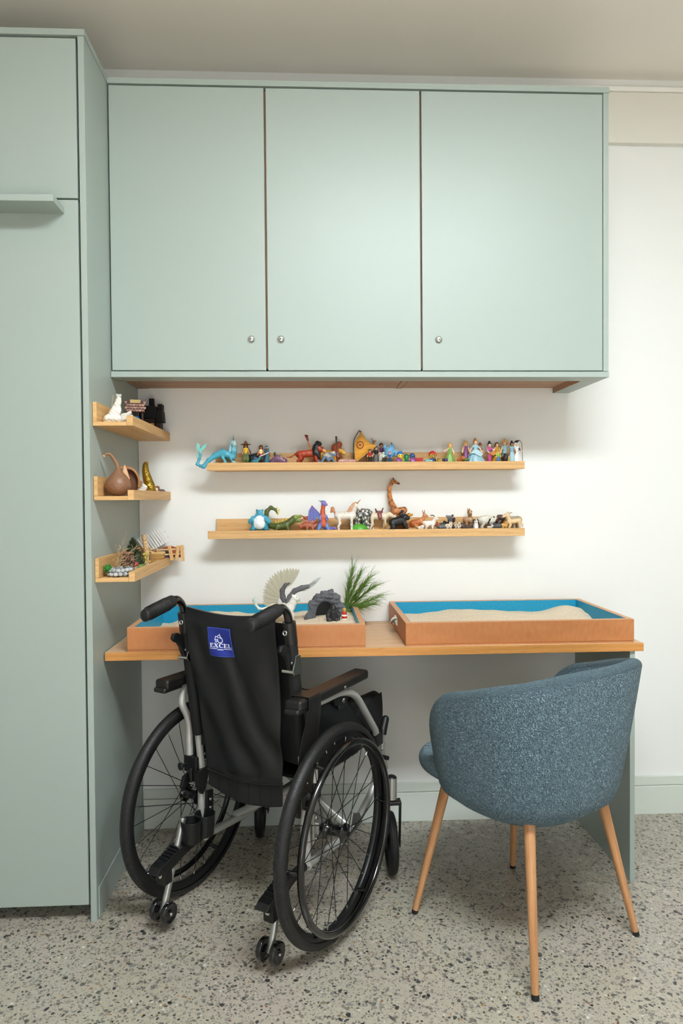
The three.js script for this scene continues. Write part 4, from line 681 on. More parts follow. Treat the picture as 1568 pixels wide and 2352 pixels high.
doll('doll in wide brown hat, yellow top and baggy green trousers', 0.412, UP, 0.066, 0.083, { dress: 0xd9b32c, legs: 0x5f6e3c, baggy: 1, skin: 0xb9784f, hair: 0x2a1a14, long: .02, extra: q => [['hat', [at(lathe([[0, .016], [.003, .014], [.009, .004], [.022, .001], [.0225, 0], [.01, .001], [0, .002]].map(p => p.map(q)), 20), 0, q(.083), 0)], C(0x7a4a2c, .7)], ['sword', rod([-q(.026), q(.036), q(.009)], [q(.026), q(.046), q(.009)], q(.0009), q(.0009), 6), C(0x8b7a4e, .4)]] });
toy('rolled_armadillo', 'dark navy rounded toy shell behind the brown hat doll', 'figurine', [0.446, UP, 0.036], 0, GU, [[-.012, .026, 0, .018, .012, .03, 0, .02, 0x1f2433], [.0, .012, 0, .016, .012, .012, 0, .014, 0x232a3b], [-.026, .05, 0, .009, -.03, .062, 0, .006, 0x4a3a3a]], .0018, .006, ([x, y]) => Math.sin(y * 700) > .6 ? 0x171b26 : undefined, [['belly_plate', ball(.0, .02, .016, .012, .014, .006), C(0x2c4a63)]]);
toy('toy_lizard', 'small teal toy lizard crouching at the brown hat doll feet', 'figurine', [0.447, UP, 0.075], 0.2, GU, [...chain([[-.018, .008, 0, .002], [-.008, .012, 0, .006], [.006, .013, 0, .007], [.014, .022, 0, .0055], [.02, .026, .002, .004]], 0x2f7f86), [-.006, .01, .006, .0025, -.007, .001, .009, .002, 0x2f7f86], [.006, .01, .006, .0025, .007, .001, .009, .002, 0x2f7f86]], .0012, .003, undefined, [eyesAt([[.017, .027, .0035]], .001)]);
doll('doll with long dark hair in cream top and red sash holding a sword', 0.468, UP, 0.062, 0.076, { dress: 0xe7d8a0, legs: 0x3d2b22, baggy: 1, skin: 0xa9683f, hair: 0x1d1512, long: .026, bare: 1, extra: q => [['sword', slab([[-.008, 0], [.034, .019], [.037, .023], [-.006, .004]].map(p => p.map(q)), q(.0012), .0003).translate(0, q(.034), q(.012)), C(0xe8e8e6, .25)], ['sash', at(lathe([[.0074, -.006], [.0086, -.002], [.008, .003], [.0068, .006]].map(p => p.map(q)), 18), 0, q(.045), 0), C(0xb5382c)]] });
doll('hooded doll in a teal cloak beside the sword doll', 0.489, UP, 0.048, 0.071, { dress: 0x2e6b7c, gown: .017, skin: 0x8a553a, hair: 0xd8d6d2, long: .016, flare: .5, extra: q => [['hood', blob([[0, q(.083), -q(.004), q(.0098), 0, q(.07), -q(.006), q(.009), 0x2b6a80], [-q(.008), q(.08), 0, q(.0028), -q(.01), q(.062), 0, q(.003), 0x2b6a80], [q(.008), q(.08), 0, q(.0028), q(.01), q(.062), 0, q(.003), 0x2b6a80]], q(.0014), q(.003)), M.toy]] });
toy('striped_shell', 'mauve striped domed toy creature with a tan saddle', 'figurine', [0.532, UP, 0.06], 0, GU, [[-.02, .012, 0, .012, .0, .022, 0, .0155, 0x8a6482], [0, .022, 0, .0155, .022, .014, 0, .013, 0x8a6482], [.024, .012, 0, .009, .033, .007, .002, .006, 0x9a8672]], .0014, .006, ([x, y, z], c) => c === 0x8a6482 && Math.sin((x + z * .4) * 900 + y * 150) > .25 ? 0x5d3f5c : undefined, [['saddle', blob([[-.004, .033, 0, .007, .01, .034, 0, .006, 0x7f8a58], [.012, .03, .008, .004, .014, .02, .013, .003, 0xb08d66]], .0013, .003), M.toy], ['rider', blob([[-.012, .039, 0, .005, -.012, .045, 0, .004, 0x24332a]], .0012, .002), M.toy]]);
{ // two lions
  const o = { L: .05, H: .046, r: .0108, c: 0xa23a1c, hy: .034, ry: .03, neck: [[.032, .046, .002, .0105]], head: [.0135, -.006, .008], hr: .0088, hc: 0x9c3a20, tail: [[-.05, .022, 0, .0016], [-.062, .022, 0, .0014]], stride: .005, chest: 1.1, lr: .0042 };
  toy('toy_lion', 'rust red toy lion with a black mane and raised tail tuft', 'figurine', [0.644, UP, 0.08], 0, GU, [...quad(o), ...chain([[.012, .042, -.007, .0022], [.004, .056, -.007, .002], [0, .072, -.004, .0018]], 0xb9702c)], .0015, .004, undefined, [
    ['mane', blob([[.026, .05, 0, .0125, .022, .034, .002, .0125, 0x1a1514], [.033, .06, -.002, .008, .028, .064, -.002, .006, 0x1a1514], [.03, .03, .008, .008, .032, .022, .01, .005, 0x1a1514]], .0015, .005), M.toy], ['tail_tuft', blob([[.0, .072, -.004, .003, -.003, .083, -.004, .004, 0x7d2018], [-.003, .083, -.004, .004, -.009, .087, -.004, .001, 0x7d2018]], .0012, .003), M.toy], ['muzzle', blob([[.047, .04, .012, .005, .051, .037, .014, .0038, 0xd9a05a]], .001, .002), M.toy], eyesAt([[.0425, .0492, .0128], [.045, .049, .004]], .0013)]).scale.setScalar(1.28);
  const p = { L: .044, H: .044, r: .0105, c: 0xc98f2d, hy: .033, ry: .031, neck: [[.03, .044, 0, .0102]], head: [.014, -.004, .004], hr: .009, hc: 0xd7a13a, lr: .0042, tail: [[-.038, .016, 0, .0016]] };
  toy('toy_lion', 'golden toy lion with a chestnut mane behind the grey monkey', 'figurine', [0.72, UP, 0.034], 0, GU, quad(p), .0015, .004, undefined, [['mane', blob([[.024, .05, 0, .0135, .022, .03, 0, .0125, 0x9a4520], [.034, .06, 0, .009, .03, .056, 0, .009, 0xa34a22], [.03, .022, .004, .009, .03, .018, .004, .006, 0x8c3c1c]], .0015, .005), M.toy], ['muzzle', blob([[.044, .037, .004, .006, .049, .034, .005, .0045, 0xe0b545]], .001, .002), M.toy], eyesAt([[.0385, .0482, .0115]], .0013)]).scale.setScalar(1.3);
}
toy('toy_monkey', 'grey toy monkey crouching with a dark upright staff', 'figurine', [0.726, UP, 0.088], 0, GU, [[-.012, .03, -.002, .009, .004, .026, 0, .0075, 0xb9b2a2], ...chain([[-.012, .026, 0, .006], [-.004, .012, .004, .0042], [.006, .02, .006, .0034], [.015, .006, .006, .003], [.022, .003, .006, .003]], 0x5f7891), ...chain([[-.016, .024, 0, .005], [-.024, .008, .002, .004], [-.034, .005, .002, .003], [-.035, .014, .002, .002]], 0x5f7891), ...chain([[.0, .032, .004, .004], [.014, .028, .008, .003], [.024, .034, .008, .0028]], 0x5f7891), [.008, .034, 0, .006, .012, .036, .002, .0055, 0xcfcac0]], .0013, .003, ([x, y], c) => c === 0xb9b2a2 && Math.sin(x * 800 + y * 900) > .5 ? 0x8f897c : undefined, [['staff', [rod([.022, .0, .01], [.0205, .072, .01], .0012, .0012, 8), rod([.0205, .066, .01], [.02, .086, .01], .0022, .003, 8)], C(0x241c18, .5)], eyesAt([[.0165, .038, .0048]], .001)]).scale.setScalar(1.2);
toy('coral_mat', 'low pink bobbled mat between the monkey and the sailing boat', 'figurine', [0.79, UP, 0.058], 0, GU, Array.from({ length: 14 }, (_, i) => { const x = -.028 + (i % 7) * .0095, z = i < 7 ? -.006 : .01; return [x, .012, z, .0055, x + .003, .016, z, .0045, 0xc99a94]; }).concat([[-.028, .005, 0, .005, .034, .005, 0, .005, 0xc99a94]]), .0018, .003);
{ // toy outrigger with an orange sail
  const t = thing('toy_sailboat', 'toy sailing boat with a tall orange plank sail and red ring', 'toy boat', [0.852, UP, 0.06], 0, GU);
  obj('hull', blob([...chain([[-.045, .009, .004, .004], [0, .006, .004, .0075], [.04, .009, .004, .004]], 0x5a3826)], .0016, .004), M.toy, t);
  obj('mast', [rod([-.036, .008, .0], [-.034, .082, -.004], .0014, .0012, 8), curve([[-.033, .01, .006], [-.036, .06, .005], [-.033, .094, .003], [-.02, .118, .0], [-.012, .13, -.002]], .0015, 30, 8)], C(0x3a2a1e, .6), t);
  const S = (u, v) => { const lx = lerp(-.03, -.034, v) + .02 * sstep(.45, 1, v) ** 1.5 + .004 * sstep(.7, 1, v), ly = lerp(.008, .122, v); const rx = v < .52 ? lerp(-.028, .054, v / .52) : lerp(.054, -.006, ((v - .52) / .48) ** .5), ry = v < .52 ? lerp(.008, .073, v / .52) : lerp(.073, .122, ((v - .52) / .48) ** 1.2); return [lerp(lx, rx, u), lerp(ly, ry, u), .006 + .007 * Math.sin(u * PI) * Math.sin(v * PI)]; };
  obj('sail', sheet(20, 26, (u, v) => S(u, v), .0012), C(0xd99a2e, .6), t);
  for (let k = 1; k < 7; k++) { const v = k / 7.4; obj('sail_seam', polyTube(Array.from({ length: 9 }, (_, i) => { const p = S(lerp(.03, .97, i / 8), v * (1 - .0 * i)); return V(p[0], p[1], p[2] + .0007); }), .0004, 5), C(0xa56a1c, .7), t); }
  obj('sail_lacing', Array.from({ length: 26 }, (_, i) => { const v = i / 26 * .52, p = S(1, v); return ball(p[0] + .0005, p[1] - .0005, p[2] + .0006, .0011, .0011, .0011, 6); }).concat(Array.from({ length: 30 }, (_, i) => { const p = S(0, i / 30); return ball(p[0], p[1], p[2] + .0006, .001, .001, .001, 6); })), C(0xe6dcc6, .6), t);
  const rg = new THREE.TorusGeometry(.0125, .0016, 8, 32); rg.scale(1, 1, .4); obj('sail_ring', [at(rg, -.011, .073, .0142), ball(-.011, .073, .0143, .004, .004, .0008)], C(0x8c2a1e, .6), t);
  obj('pennant', slab([[0, 0], [.007, -.002], [.006, -.009], [.001, -.008]], .001, .0003).translate(-.012, .128, -.002), C(0x6a2018, .6), t);
}
{ const o = { L: .02, H: .07, r: .0065, c: 0x9c7a55, hy: .05, neck: [[.014, .075, 0, .0035], [.012, .088, 0, .0032]], head: [.01, .002], hr: .0042, lr: .0022, ears: [.005, .0014, .8] }; toy('toy_antelope', 'small brown toy antelope peeping over the orange sail', 'figurine', [0.883, UP, 0.03], 0, GU, quad(o), .0013, .003, undefined, [['horns', [rod([.01, .092, .002], [.003, .103, .004], .001, .0004, 6), rod([.01, .092, -.002], [.004, .102, -.005], .001, .0004, 6)], C(0x4b3a2c)]]); }
doll('doll in a red costume with yellow belt and black boots', 0.876, UP, 0.088, 0.056, { dress: 0xb01d1a, legs: 0x171414, skin: 0xd9a27d, hair: 0x241a16, sleeve: 0xb01d1a, extra: q => [['belt', at(lathe([[.0076, -.002], [.0086, 0], [.0076, .003]].map(p => p.map(q)), 16), 0, q(.046), 0), C(0xd9a51f)]] });
doll('doll with slick black hair in a black coat and grey skirt', 0.903, UP, 0.05, 0.071, { dress: 0x5d5e60, top: 0x17151a, gown: .016, skin: 0xcfa283, hair: 0x0f0d0d, sleeve: 0x17151a, flare: .5 });
doll('black haired doll in a purple waistcoat standing behind the grey skirt', 0.925, UP, 0.032, 0.084, { dress: 0x53356b, legs: 0xcfc6b4, baggy: 1, skin: 0xb98057, hair: 0x15100f });
doll('tiny doll in black and white dress below the round blue figure', 0.927, UP, 0.092, 0.046, { dress: 0x1c2420, gown: .012, skin: 0xd9e0d6, hair: 0xcfe0d2, top: 0xcfe0cf, arms: [[[-.013, .058, .004], [-.02, .06, .004]], [[.013, .058, .004], [.02, .06, .004]]] });
doll('tiny doll in blue suit with bright orange hair', 0.951, UP, 0.09, 0.046, { dress: 0x1f5fa6, legs: 0x18406f, skin: 0xe6bd9d, hair: 0xe0552a, bun: 1, sleeve: 0x1f5fa6 });
toy('round_blue_figure', 'round bellied sky blue toy figure with folded arms', 'figurine', [0.953, UP, 0.05], 0, GU, [[0, .012, 0, .009, 0, .026, 0, .006, 0x5f97bf], [0, .042, 0, .0205, .002, .05, 0, .0195, 0x6fa6cc], [.012, .066, .002, .0075, .013, .07, .004, .0068, 0x6fa6cc], ...chain([[-.014, .056, .004, .006], [-.018, .064, .012, .005], [-.016, .073, .012, .0045]], 0x6fa6cc), ...chain([[.02, .052, .002, .0065], [.028, .044, .01, .0055], [.026, .034, .014, .0075]], 0x6fa6cc), [.013, .075, .002, .003, .007, .083, .0, .0014, 0x15181c]], .0016, .004, ([x, y]) => y > .0245 && y < .029 && Math.abs(x) < .01 ? 0xb0392c : undefined, [eyesAt([[.0105, .0705, .0115], [.0165, .0702, .0115]], .001)]);
peg('peg figure with a blue bob and yellow face', 0.991, UP, 0.08, 0.046, 0x9fae3a, 0xe9c93c, 0x2f6fae, { tuft: 1 });
peg('peg figure with green face and hair', 1.0155, UP, 0.076, 0.037, 0x2f7a55, 0x3f9a5c, 0x1f6a44, {});
peg('peg figure with round glasses and a blue swept bob', 1.038, UP, 0.076, 0.04, 0x4a6fa0, 0x4f8fc0, 0x234f80, { extra: q => [['glasses', [-1, 1].map(k => at(new THREE.TorusGeometry(q(.0038), q(.0007), 6, 16), k * q(.0042), q(.0265), q(.0112))), C(0x1b1b20, .3)]] });
for (const [x, lb] of [[.984, 'purple paddle leaning at the blue haired peg'], [1.037, 'magenta paddle lying before the glasses peg']]) tag(obj('toy_paddle', at(lathe([[0, 0], [.0095, .001], [.0105, .003], [.0095, .005], [0, .006]], 22), x, UP + .013, .094, 0, 1.2), C(0x8f3a86, .35)), lb, 'toy', GU);
{ const t = thing('red_toy_box', 'small red toy box with a lid on the upper ledge', 'toy', [1.063, UP, 0.075], 0, GU); obj('box', ctr(0, .009, 0, .028, .018, .018, .002), C(0xb52422, .4), t); obj('lid', ctr(0, .0205, 0, .03, .005, .02, .0015), C(0xc22c28, .4), t); }
toy('toy_turtle', 'pale blue flat toy turtle beside the red box', 'figurine', [1.094, UP, 0.085], 0, GU, [[-.006, .01, 0, .007, .006, .01, 0, .0068, 0x7fb3b6], [.013, .011, 0, .004, .017, .012, 0, .0034, 0xa9c9bb], [.006, .004, .006, .003, .009, .002, .009, .0025, 0xa9c9bb], [-.006, .004, .006, .003, -.009, .002, .009, .0025, 0xa9c9bb]], .0012, .003, ([x, y, z], c) => c === 0x7fb3b6 && Math.sin(x * 900) * Math.sin(z * 900) > .3 ? 0x5c8f96 : undefined, [eyesAt([[.0178, .0135, .0026]], .0008)]);
peg('yellow peg figure in a red brimmed helmet and grey goggles', 1.116, UP, 0.07, 0.048, 0x35589a, 0xe0bb32, 0xc4201f, { brim: 1, extra: q => [['goggles', [at(new THREE.TorusGeometry(q(.0045), q(.0012), 8, 18), q(.001), q(.025), q(.0115)), rod([-q(.011), q(.025), q(.004)], [q(.011), q(.025), q(.004)], q(.0012))], C(0x6f7378, .3, .6)]] });
toy('toy_bee', 'small yellow and black striped toy bug beside the helmet peg', 'figurine', [1.14, UP, 0.075], 0, GU, [[-.008, .012, 0, .0085, .008, .012, 0, .0075, 0xd9b32a], [.015, .015, .002, .0055, .017, .015, .003, .005, 0x222020]], .0013, .003, ([x]) => Math.sin(x * 800) > .2 ? 0x1c1a18 : undefined, [['wings', [ball(0, .021, .006, .006, .001, .004), ball(0, .021, -.006, .006, .001, .004)], C(0x9a9aa0, .3)]]);
toy('toy_snail', 'little dark purple toy snail left of the green gown', 'figurine', [1.164, UP, 0.076], 0, GU, [[0, .013, 0, .0085, .002, .014, 0, .008, 0x4b3a78], [-.008, .004, 0, .0035, .014, .004, 0, .0035, 0x6a5aa0], [.014, .005, 0, .0035, .018, .013, 0, .0028, 0x6a5aa0]], .0012, .003, ([x, y, z], c) => c === 0x4b3a78 && Math.sin(Math.hypot(x, y - .013) * 1800) > .4 ? 0x342858 : undefined, [eyesAt([[.0195, .0152, .0018], [.0195, .0152, -.0018]], .0009)]);
doll('blonde doll in a wide leaf green gown with one arm out', 1.183, UP, 0.068, 0.079, { dress: 0x7da84a, gown: .026, folds: 8, skin: 0xeabf9c, hair: 0xd9a13c, bun: 0, bare: 1, long: .008, arms: [[[-.016, .06, .004], [-.026, .056, .006]], [[.013, .054, .004], [.016, .046, .006]]] });
{ const o = { L: .014, H: .026, r: .0075, c: 0xb5622c, hy: .016, neck: [[.01, .022, 0, .0075]], head: [.006, -.001], hr: .0072, lr: .003, ears: [.004, .0018, .5] }; toy('toy_cub', 'tiny orange toy cub beside the green gown', 'figurine', [1.222, UP, 0.078], -0.8, GU, quad(o), .0012, .003, undefined, [quadEyes(o, .001)]); }
tag(obj('green_leaf_dish', at(lathe([[0, 0], [.012, .001], [.0145, .005], [.013, .0055], [.010, .0025], [0, .002]], 24), 1.237, UP + .012, .09, 0, .35), C(0x5f8a45)), 'tiny green toy dish tucked beside the sparkling blue gown', 'toy', GU);
doll('blonde doll in a slim mauve gown', 1.249, UP, 0.044, 0.09, { dress: 0x8a4f86, gown: .015, flare: .9, skin: 0xeabf9c, hair: 0xd7a648, long: .03, bare: 1 });
doll('large doll in a wide shimmering ice blue gown', 1.281, UP, 0.066, 0.094, { dress: 0x9cc3d2, gown: .036, over: 0xb9d8e2, folds: 12, flare: .7, shine: .22, skin: 0xefc9a8, hair: 0xb9803a, bun: 1, bare: 1, arms: [[[-.016, .056, .004], [-.022, .044, .006]], [[.016, .056, .004], [.022, .044, .006]]], sleeve: 0xa9ced8 });
doll('auburn haired doll standing behind the ice blue gown', 1.308, UP, 0.032, 0.08, { dress: 0x8c6a5a, gown: .014, skin: 0xd9a27d, hair: 0x8a4a26, bun: 1 });
doll('black haired doll in a narrow pink robe holding an orange fan', 1.336, UP, 0.062, 0.083, { dress: 0xb8477e, gown: .011, flare: 1, skin: 0xedc4a4, hair: 0x141012, bun: 1, sleeve: 0xd07aa6, arms: [[[-.009, .052, .004], [-.004, .046, .008]], [[.014, .054, .006], [.017, .058, .008]]], extra: q => [['fan', at(new THREE.CylinderGeometry(q(.017), q(.017), q(.0012), 20, 1, false, -1.1, 2.2).rotateX(PI / 2), q(.012), q(.052), q(.011)), C(0xc98035, .6)], ['sash', at(lathe([[.0082, -.005], [.0094, 0], [.0082, .005]].map(p => p.map(q)), 16), 0, q(.051), 0), C(0x5d3a70)]] });
doll('doll with long brown curls in a golden yellow gown', 1.368, UP, 0.05, 0.084, { dress: 0xc99a22, gown: .022, over: 0xd9ad35, skin: 0xe6b890, hair: 0x4d2c1a, long: .02, bare: 1 });
doll('small doll in a lime top and bright blue skirt', 1.362, UP, 0.092, 0.048, { dress: 0x2f74b8, top: 0x7fb53a, gown: .012, folds: 0, skin: 0xefc3a0, hair: 0xc98a3a, sleeve: 0x7fb53a, arms: [[[-.014, .054, .002], [-.019, .048, .003]], [[.014, .054, .002], [.019, .048, .003]]] });
{ const o = { L: .014, H: .03, r: .008, c: 0x2e211c, hy: .02, neck: [[.006, .03, 0, .008]], head: [.005, -.001], hr: .0078, lr: .003, ears: [.003, .002, 1] }; toy('toy_bear_cub', 'tiny dark brown toy bear beside the lime top doll', 'figurine', [1.386, UP, 0.088], -1, GU, quad(o), .0012, .003, undefined, [quadEyes(o, .001)]); }
doll('tiny doll in a mustard dress right of the toy bear', 1.402, UP, 0.09, 0.032, { dress: 0xc9a43a, gown: .009, skin: 0xe3b48d, hair: 0x5d4022 });
doll('fair winged doll in a pale turquoise dress with one arm raised', 1.4, UP, 0.044, 0.092, { dress: 0x8fbec6, gown: .013, flare: .8, skin: 0xe9ba94, hair: 0xd59a3c, bun: 1, arms: [[[-.012, .055, .002], [-.015, .046, .004]], [[.013, .074, .002], [.014, .09, .002]]], extra: q => [['wings', [-1, 1].map(k => at(slab([[0, 0], [.016, .014], [.014, .022], [.004, .014], [.010, -.008], [.003, -.008]].map(p => [p[0] * k * q(1), p[1] * q(1)]), q(.0008), .0002), 0, q(.06), -q(.008))), C(0xd9b48a, .3)]] });
doll('black haired doll with tiara in a pale blue column gown', 1.4185, UP, 0.075, 0.083, { dress: 0xa9cdd6, gown: .013, flare: .9, shine: .25, skin: 0xa3714c, hair: 0x17100e, bun: 1, top: 0x7fb2c4 });
doll('hooded figure in black and white robes leaning on a staff', 1.4405, UP, 0.06, 0.085, { dress: 0xe6e5e2, top: 0xe6e5e2, gown: .017, flare: .6, folds: 7, skin: 0xd8c4b0, hair: 0xe8e6e0, long: .022, sleeve: 0x1d1c20, arms: [[[-.01, .054, .004], [-.006, .046, .008]], [[.014, .054, .006], [.02, .05, .008]]], extra: q => [['hood', blob([[0, q(.084), -q(.003), q(.009), 0, q(.076), -q(.006), q(.0085), 0x1b1a1e], [q(.002), q(.09), -q(.003), q(.005), q(.012), q(.094), q(.002), q(.0015), 0x1b1a1e], [0, q(.07), -q(.008), q(.008), q(.004), q(.03), -q(.01), q(.009), 0x1b1a1e]], q(.0014), q(.003)), M.toy], ['staff', curve([[q(.022), 0, q(.009)], [q(.0215), q(.05), q(.009)], [q(.019), q(.082), q(.008)], [q(.012), q(.094), q(.006)]], q(.0011), 20, 6), C(0x6a4a2e, .7)]] });

// ── lower ledge ──
toy('toy_bear', 'plump turquoise toy bear with a white belly', 'figurine', [0.462, LO, 0.076], 0, GL, [[0, .032, 0, .0265, 0, .046, -.001, .0235, 0x4fa9c4], [0, .066, 0, .0155, 0, .07, .001, .0135, 0x55acc6], ...[-1, 1].flatMap(s => [[s * .01, .08, 0, .0038, s * .0125, .086, 0, .0015, 0x3f93ae], ...chain([[s * .024, .052, .004, .009], [s * .033, .04, .01, .0085], [s * .024, .046, .021, .007]], 0x4fa9c4), [s * .022, .018, .008, .011, s * .027, .008, .018, .009, 0x2f8199]])], .0022, .006, ([x, y, z], c) => c === 0x4fa9c4 && z > .0135 && Math.hypot(x * 1.25, (y - .036)) < .026 ? 0xe9eef0 : Math.sin(x * 500) * Math.sin(y * 520) > .72 ? 0x3c93ad : undefined, [eyesAt([[-.0055, .072, .0142], [.0055, .072, .0142]], .0012), ['claws', [-1, 1].flatMap(s => [-1, 0, 1].map(k => ball(s * .027 + k * .0055, .0075 + (k ? 0 : .001), .0268, .0018, .0022, .0018, 8))), C(0x15303a)], ['nose', ball(0, .0668, .0158, .0022, .0016, .0012, 8), C(0x24404a)]]);
{ const c = 0x55602c; toy('toy_crocodile', 'green toy crocodile with yellow back spikes and open jaws', 'figurine', [0.56, LO, 0.062], 0, GL, [...chain([[-.028, .058, -.008, .002], [-.036, .075, -.008, .0045], [-.052, .083, -.008, .0062], [-.066, .07, -.008, .0075], [-.068, .045, -.006, .0085], [-.058, .022, -.004, .01], [-.03, .017, 0, .0125], [0, .022, 0, .014], [.018, .036, 0, .0115], [.026, .045, 0, .0098]], c), [.028, .046, 0, .009, .05, .052, 0, .0055, 0x7f9a34], [.026, .036, .0, .0065, .052, .037, 0, .0042, 0x6d7c34], ...[-1, 1].flatMap(s => [[-.03, .016, s * .009, .0055, -.034, .004, s * .014, .0042, c], [.004, .018, s * .01, .0055, .008, .004, s * .015, .0042, c], [.032, .053, s * .004, .0028, .033, .055, s * .005, .0022, 0xb9b02e]])], .0017, .004, ([x, y, z]) => Math.sin(x * 640) * Math.sin(y * 640) * Math.sin(z * 640 + 1) > .32 ? 0x38461f : undefined, [
  ['spikes', [[-.06, .038], [-.034, .033], [-.026, .03], [-.012, .038], [.002, .04], [-.034, .083], [-.027, .076], [-.03, .065]].map(([x, y], i) => rod([x, y - .006, i > 4 ? -.008 : 0], [x + (i > 4 ? .006 : -.003), y + (i > 4 ? .001 : .009), i > 4 ? -.008 : 0], .0036, .0004, 8)), C(0xd9c21f)], ['teeth', Array.from({ length: 8 }, (_, i) => rod([.032 + i * .0027, .0425 + i * .0005, .0052 - i * .0003], [.032 + i * .0027, .0388 + i * .0004, .0055 - i * .0003], .0011, .0002, 6)), C(0xe9e6d6)], eyesAt([[.034, .0565, .0068]], .0012)]).scale.setScalar(1.1); }
{ const c = 0x9a4f35; toy('red_toy_dragon', 'brick red toy dragon lying low with wings spread', 'figurine', [0.65, LO, 0.062], 0, GL, [...chain([[-.042, .006, .01, .003], [-.036, .018, .01, .006], [-.022, .024, .006, .0095], [.0, .022, 0, .011], [.016, .018, 0, .009], [.024, .026, 0, .006]], c), [.024, .027, 0, .0062, .034, .024, .002, .004, c], [-.01, .014, .01, .005, -.012, .004, .014, .004, c], [.01, .012, .009, .005, .012, .004, .013, .004, c]], .0016, .004, ([x, y, z]) => Math.sin(x * 900) > .35 ? 0xb5694a : undefined, [['wings', [slab([[0, 0], [-.03, .022], [-.012, .026], [.0, .018], [.02, .03], [.028, .036], [.026, .012], [.012, .002]], .0018, .0007).rotateX(-.5).translate(-.004, .026, .004), slab([[0, 0], [-.026, .03], [-.006, .032], [.012, .03], [.02, .022], [.01, .004]], .0018, .0007).rotateX(.25).translate(-.002, .026, -.01)], C(0xa65c3e)], ['horn', rod([-.014, .05, .002], [-.036, .064, .002], .003, .0005, 8), C(0xb5563a)], eyesAt([[.028, .029, .0056]], .001)]); }
{ const c = 0x7a6fb8; toy('purple_toy_dragon', 'purple toy dragon rearing up with an orange belly and one wing', 'figurine', [0.70, LO, 0.066], 0, GL, [[0, .028, 0, .0165, -.002, .05, 0, .013, c], ...chain([[-.002, .05, 0, .013], [-.002, .076, 0, .0085], [.0, .094, .002, .0075], [.002, .106, .003, .0085]], c), [.002, .107, .004, .0085, .012, .1, .012, .005, 0x8f7cc4], ...[-1, 1].flatMap(s => [[s * .012, .022, .004, .0095, s * .019, .006, .012, .006, 0x5f86c6], ...chain([[s * .011, .058, .004, .0048], [s * .015, .047, .014, .0036], [s * .012, .043, .019, .003]], 0x6f7fc4), [-.003 + s * .005, .112, 0, .0026, -.012 + s * .006, .117, -.002, .0008, 0x2f8fa6]]), ...chain([[.008, .012, -.006, .008], [.028, .008, 0, .006], [.042, .012, .006, .0045], [.05, .006, .008, .002]], c), ...chain([[-.012, .02, -.004, .007], [-.018, .006, .006, .007]], 0x5f9ccc)], .0017, .004, ([x, y, z], col) => col === c && z > .0045 && Math.abs(x - (.002 - (y - .03) * .05)) < .0085 && y > .016 && y < .096 ? (Math.sin(y * 1100) > .55 ? 0xb5481c : 0xd8632c) : undefined, [['wing', [slab([[0, 0], [-.018, .02], [-.034, .038], [-.046, .018], [-.05, -.012], [-.044, -.036], [-.034, -.012], [-.026, -.022], [-.016, -.008]], .0016, .0006).translate(-.008, .06, -.006)], C(0x5b6fb5)], ['wing_ribs', [[-.034, .038, -.044, -.03], [-.034, .038, -.026, -.02], [0, 0, -.034, .038]].map(([a, b, e, f]) => rod([a - .008, b + .06, -.0035], [e - .008, f + .06, -.0035], .0014, .0009, 6)), C(0x9a5fa8)], eyesAt([[.0035, .111, .0115], [.0108, .1085, .0088]], .0012)]); }
{ const o = { L: .05, H: .075, r: .0142, c: 0xe3dcd2, hy: .056, lr: .0038, neck: [[.034, .078, .004, .0085], [.04, .092, .008, .0075]], head: [.012, -.012, .012], hr: .0075, ears: [.008, .002, .1], tail: [[-.045, .082, -.002, .006], [-.05, .07, -.002, .004]], tc: 0xc98b62, hoof: 0xd9cdb9 };
  toy('toy_unicorn', 'white toy unicorn with a peach mane and gold horn', 'figurine', [0.782, LO, 0.076], 0, GL, quad(o), .0016, .005, ([x, y, z]) => Math.sin(x * 420 + 2) * Math.sin(y * 460) * Math.sin(z * 380) > .8 ? 0x8a8078 : undefined, [['mane', blob(chain([[.012, .07, 0, .006], [.022, .084, .002, .007], [.032, .096, .004, .0065], [.038, .102, .006, .0045]], 0xc9906a), .0014, .004, ([x, y]) => Math.sin(y * 900 + x * 500) > .2 ? 0xe0b795 : undefined), M.toy], ['horn', rod([.043, .1, .013], [.056, .115, .018], .003, .0005, 8), C(0xb58a4e)], quadEyes(o, .0013)]).scale.setScalar(1.04); }
{ const o = { L: .04, H: .085, r: .021, c: 0x1d1c1c, hy: .062, lr: .0085, w: .012, neck: [[.03, .066, .004, .015]], head: [.01, -.014, .01], hr: .0135, muz: .5, mid: 1 };
  toy('patterned_elephant', 'toy elephant covered in black and white mosaic patches', 'figurine', [0.85, LO, 0.039], PI, GL, [...quad(o), ...chain([[.042, .05, .014, .006], [.047, .032, .018, .0045], [.044, .016, .02, .0036]], 0x1d1c1c), [.03, .07, .015, .006, .024, .054, .019, .0075, 0x1d1c1c], [.03, .07, -.015, .006, .024, .054, -.019, .0075, 0x1d1c1c]], .0016, .005, ([x, y, z]) => { const f = 400, a = Math.sin(x * f + 1.3 * Math.sin(y * 230)), b = Math.sin(y * f + 1.7 * Math.sin(z * 140)), e = Math.sin(z * f + 1.5 * Math.sin(x * 150)); const v = a * b + b * e + a * e; return v > .25 ? 0xd9d6cf : v < -.72 ? 0x7d7a76 : undefined; }); }
tag(obj('green_mound', at(lathe([[.0335, 0], [.0335, .003], [.03, .016], [.018, .0245], [0, .0275], [0, .0255], [.016, .022], [.027, .014], [.030, .002]], 40), 0.836, LO, 0.0665, 0, 0), C(0x58a83a, .35)), 'bright green domed disc standing before the mosaic elephant', 'toy', GL);
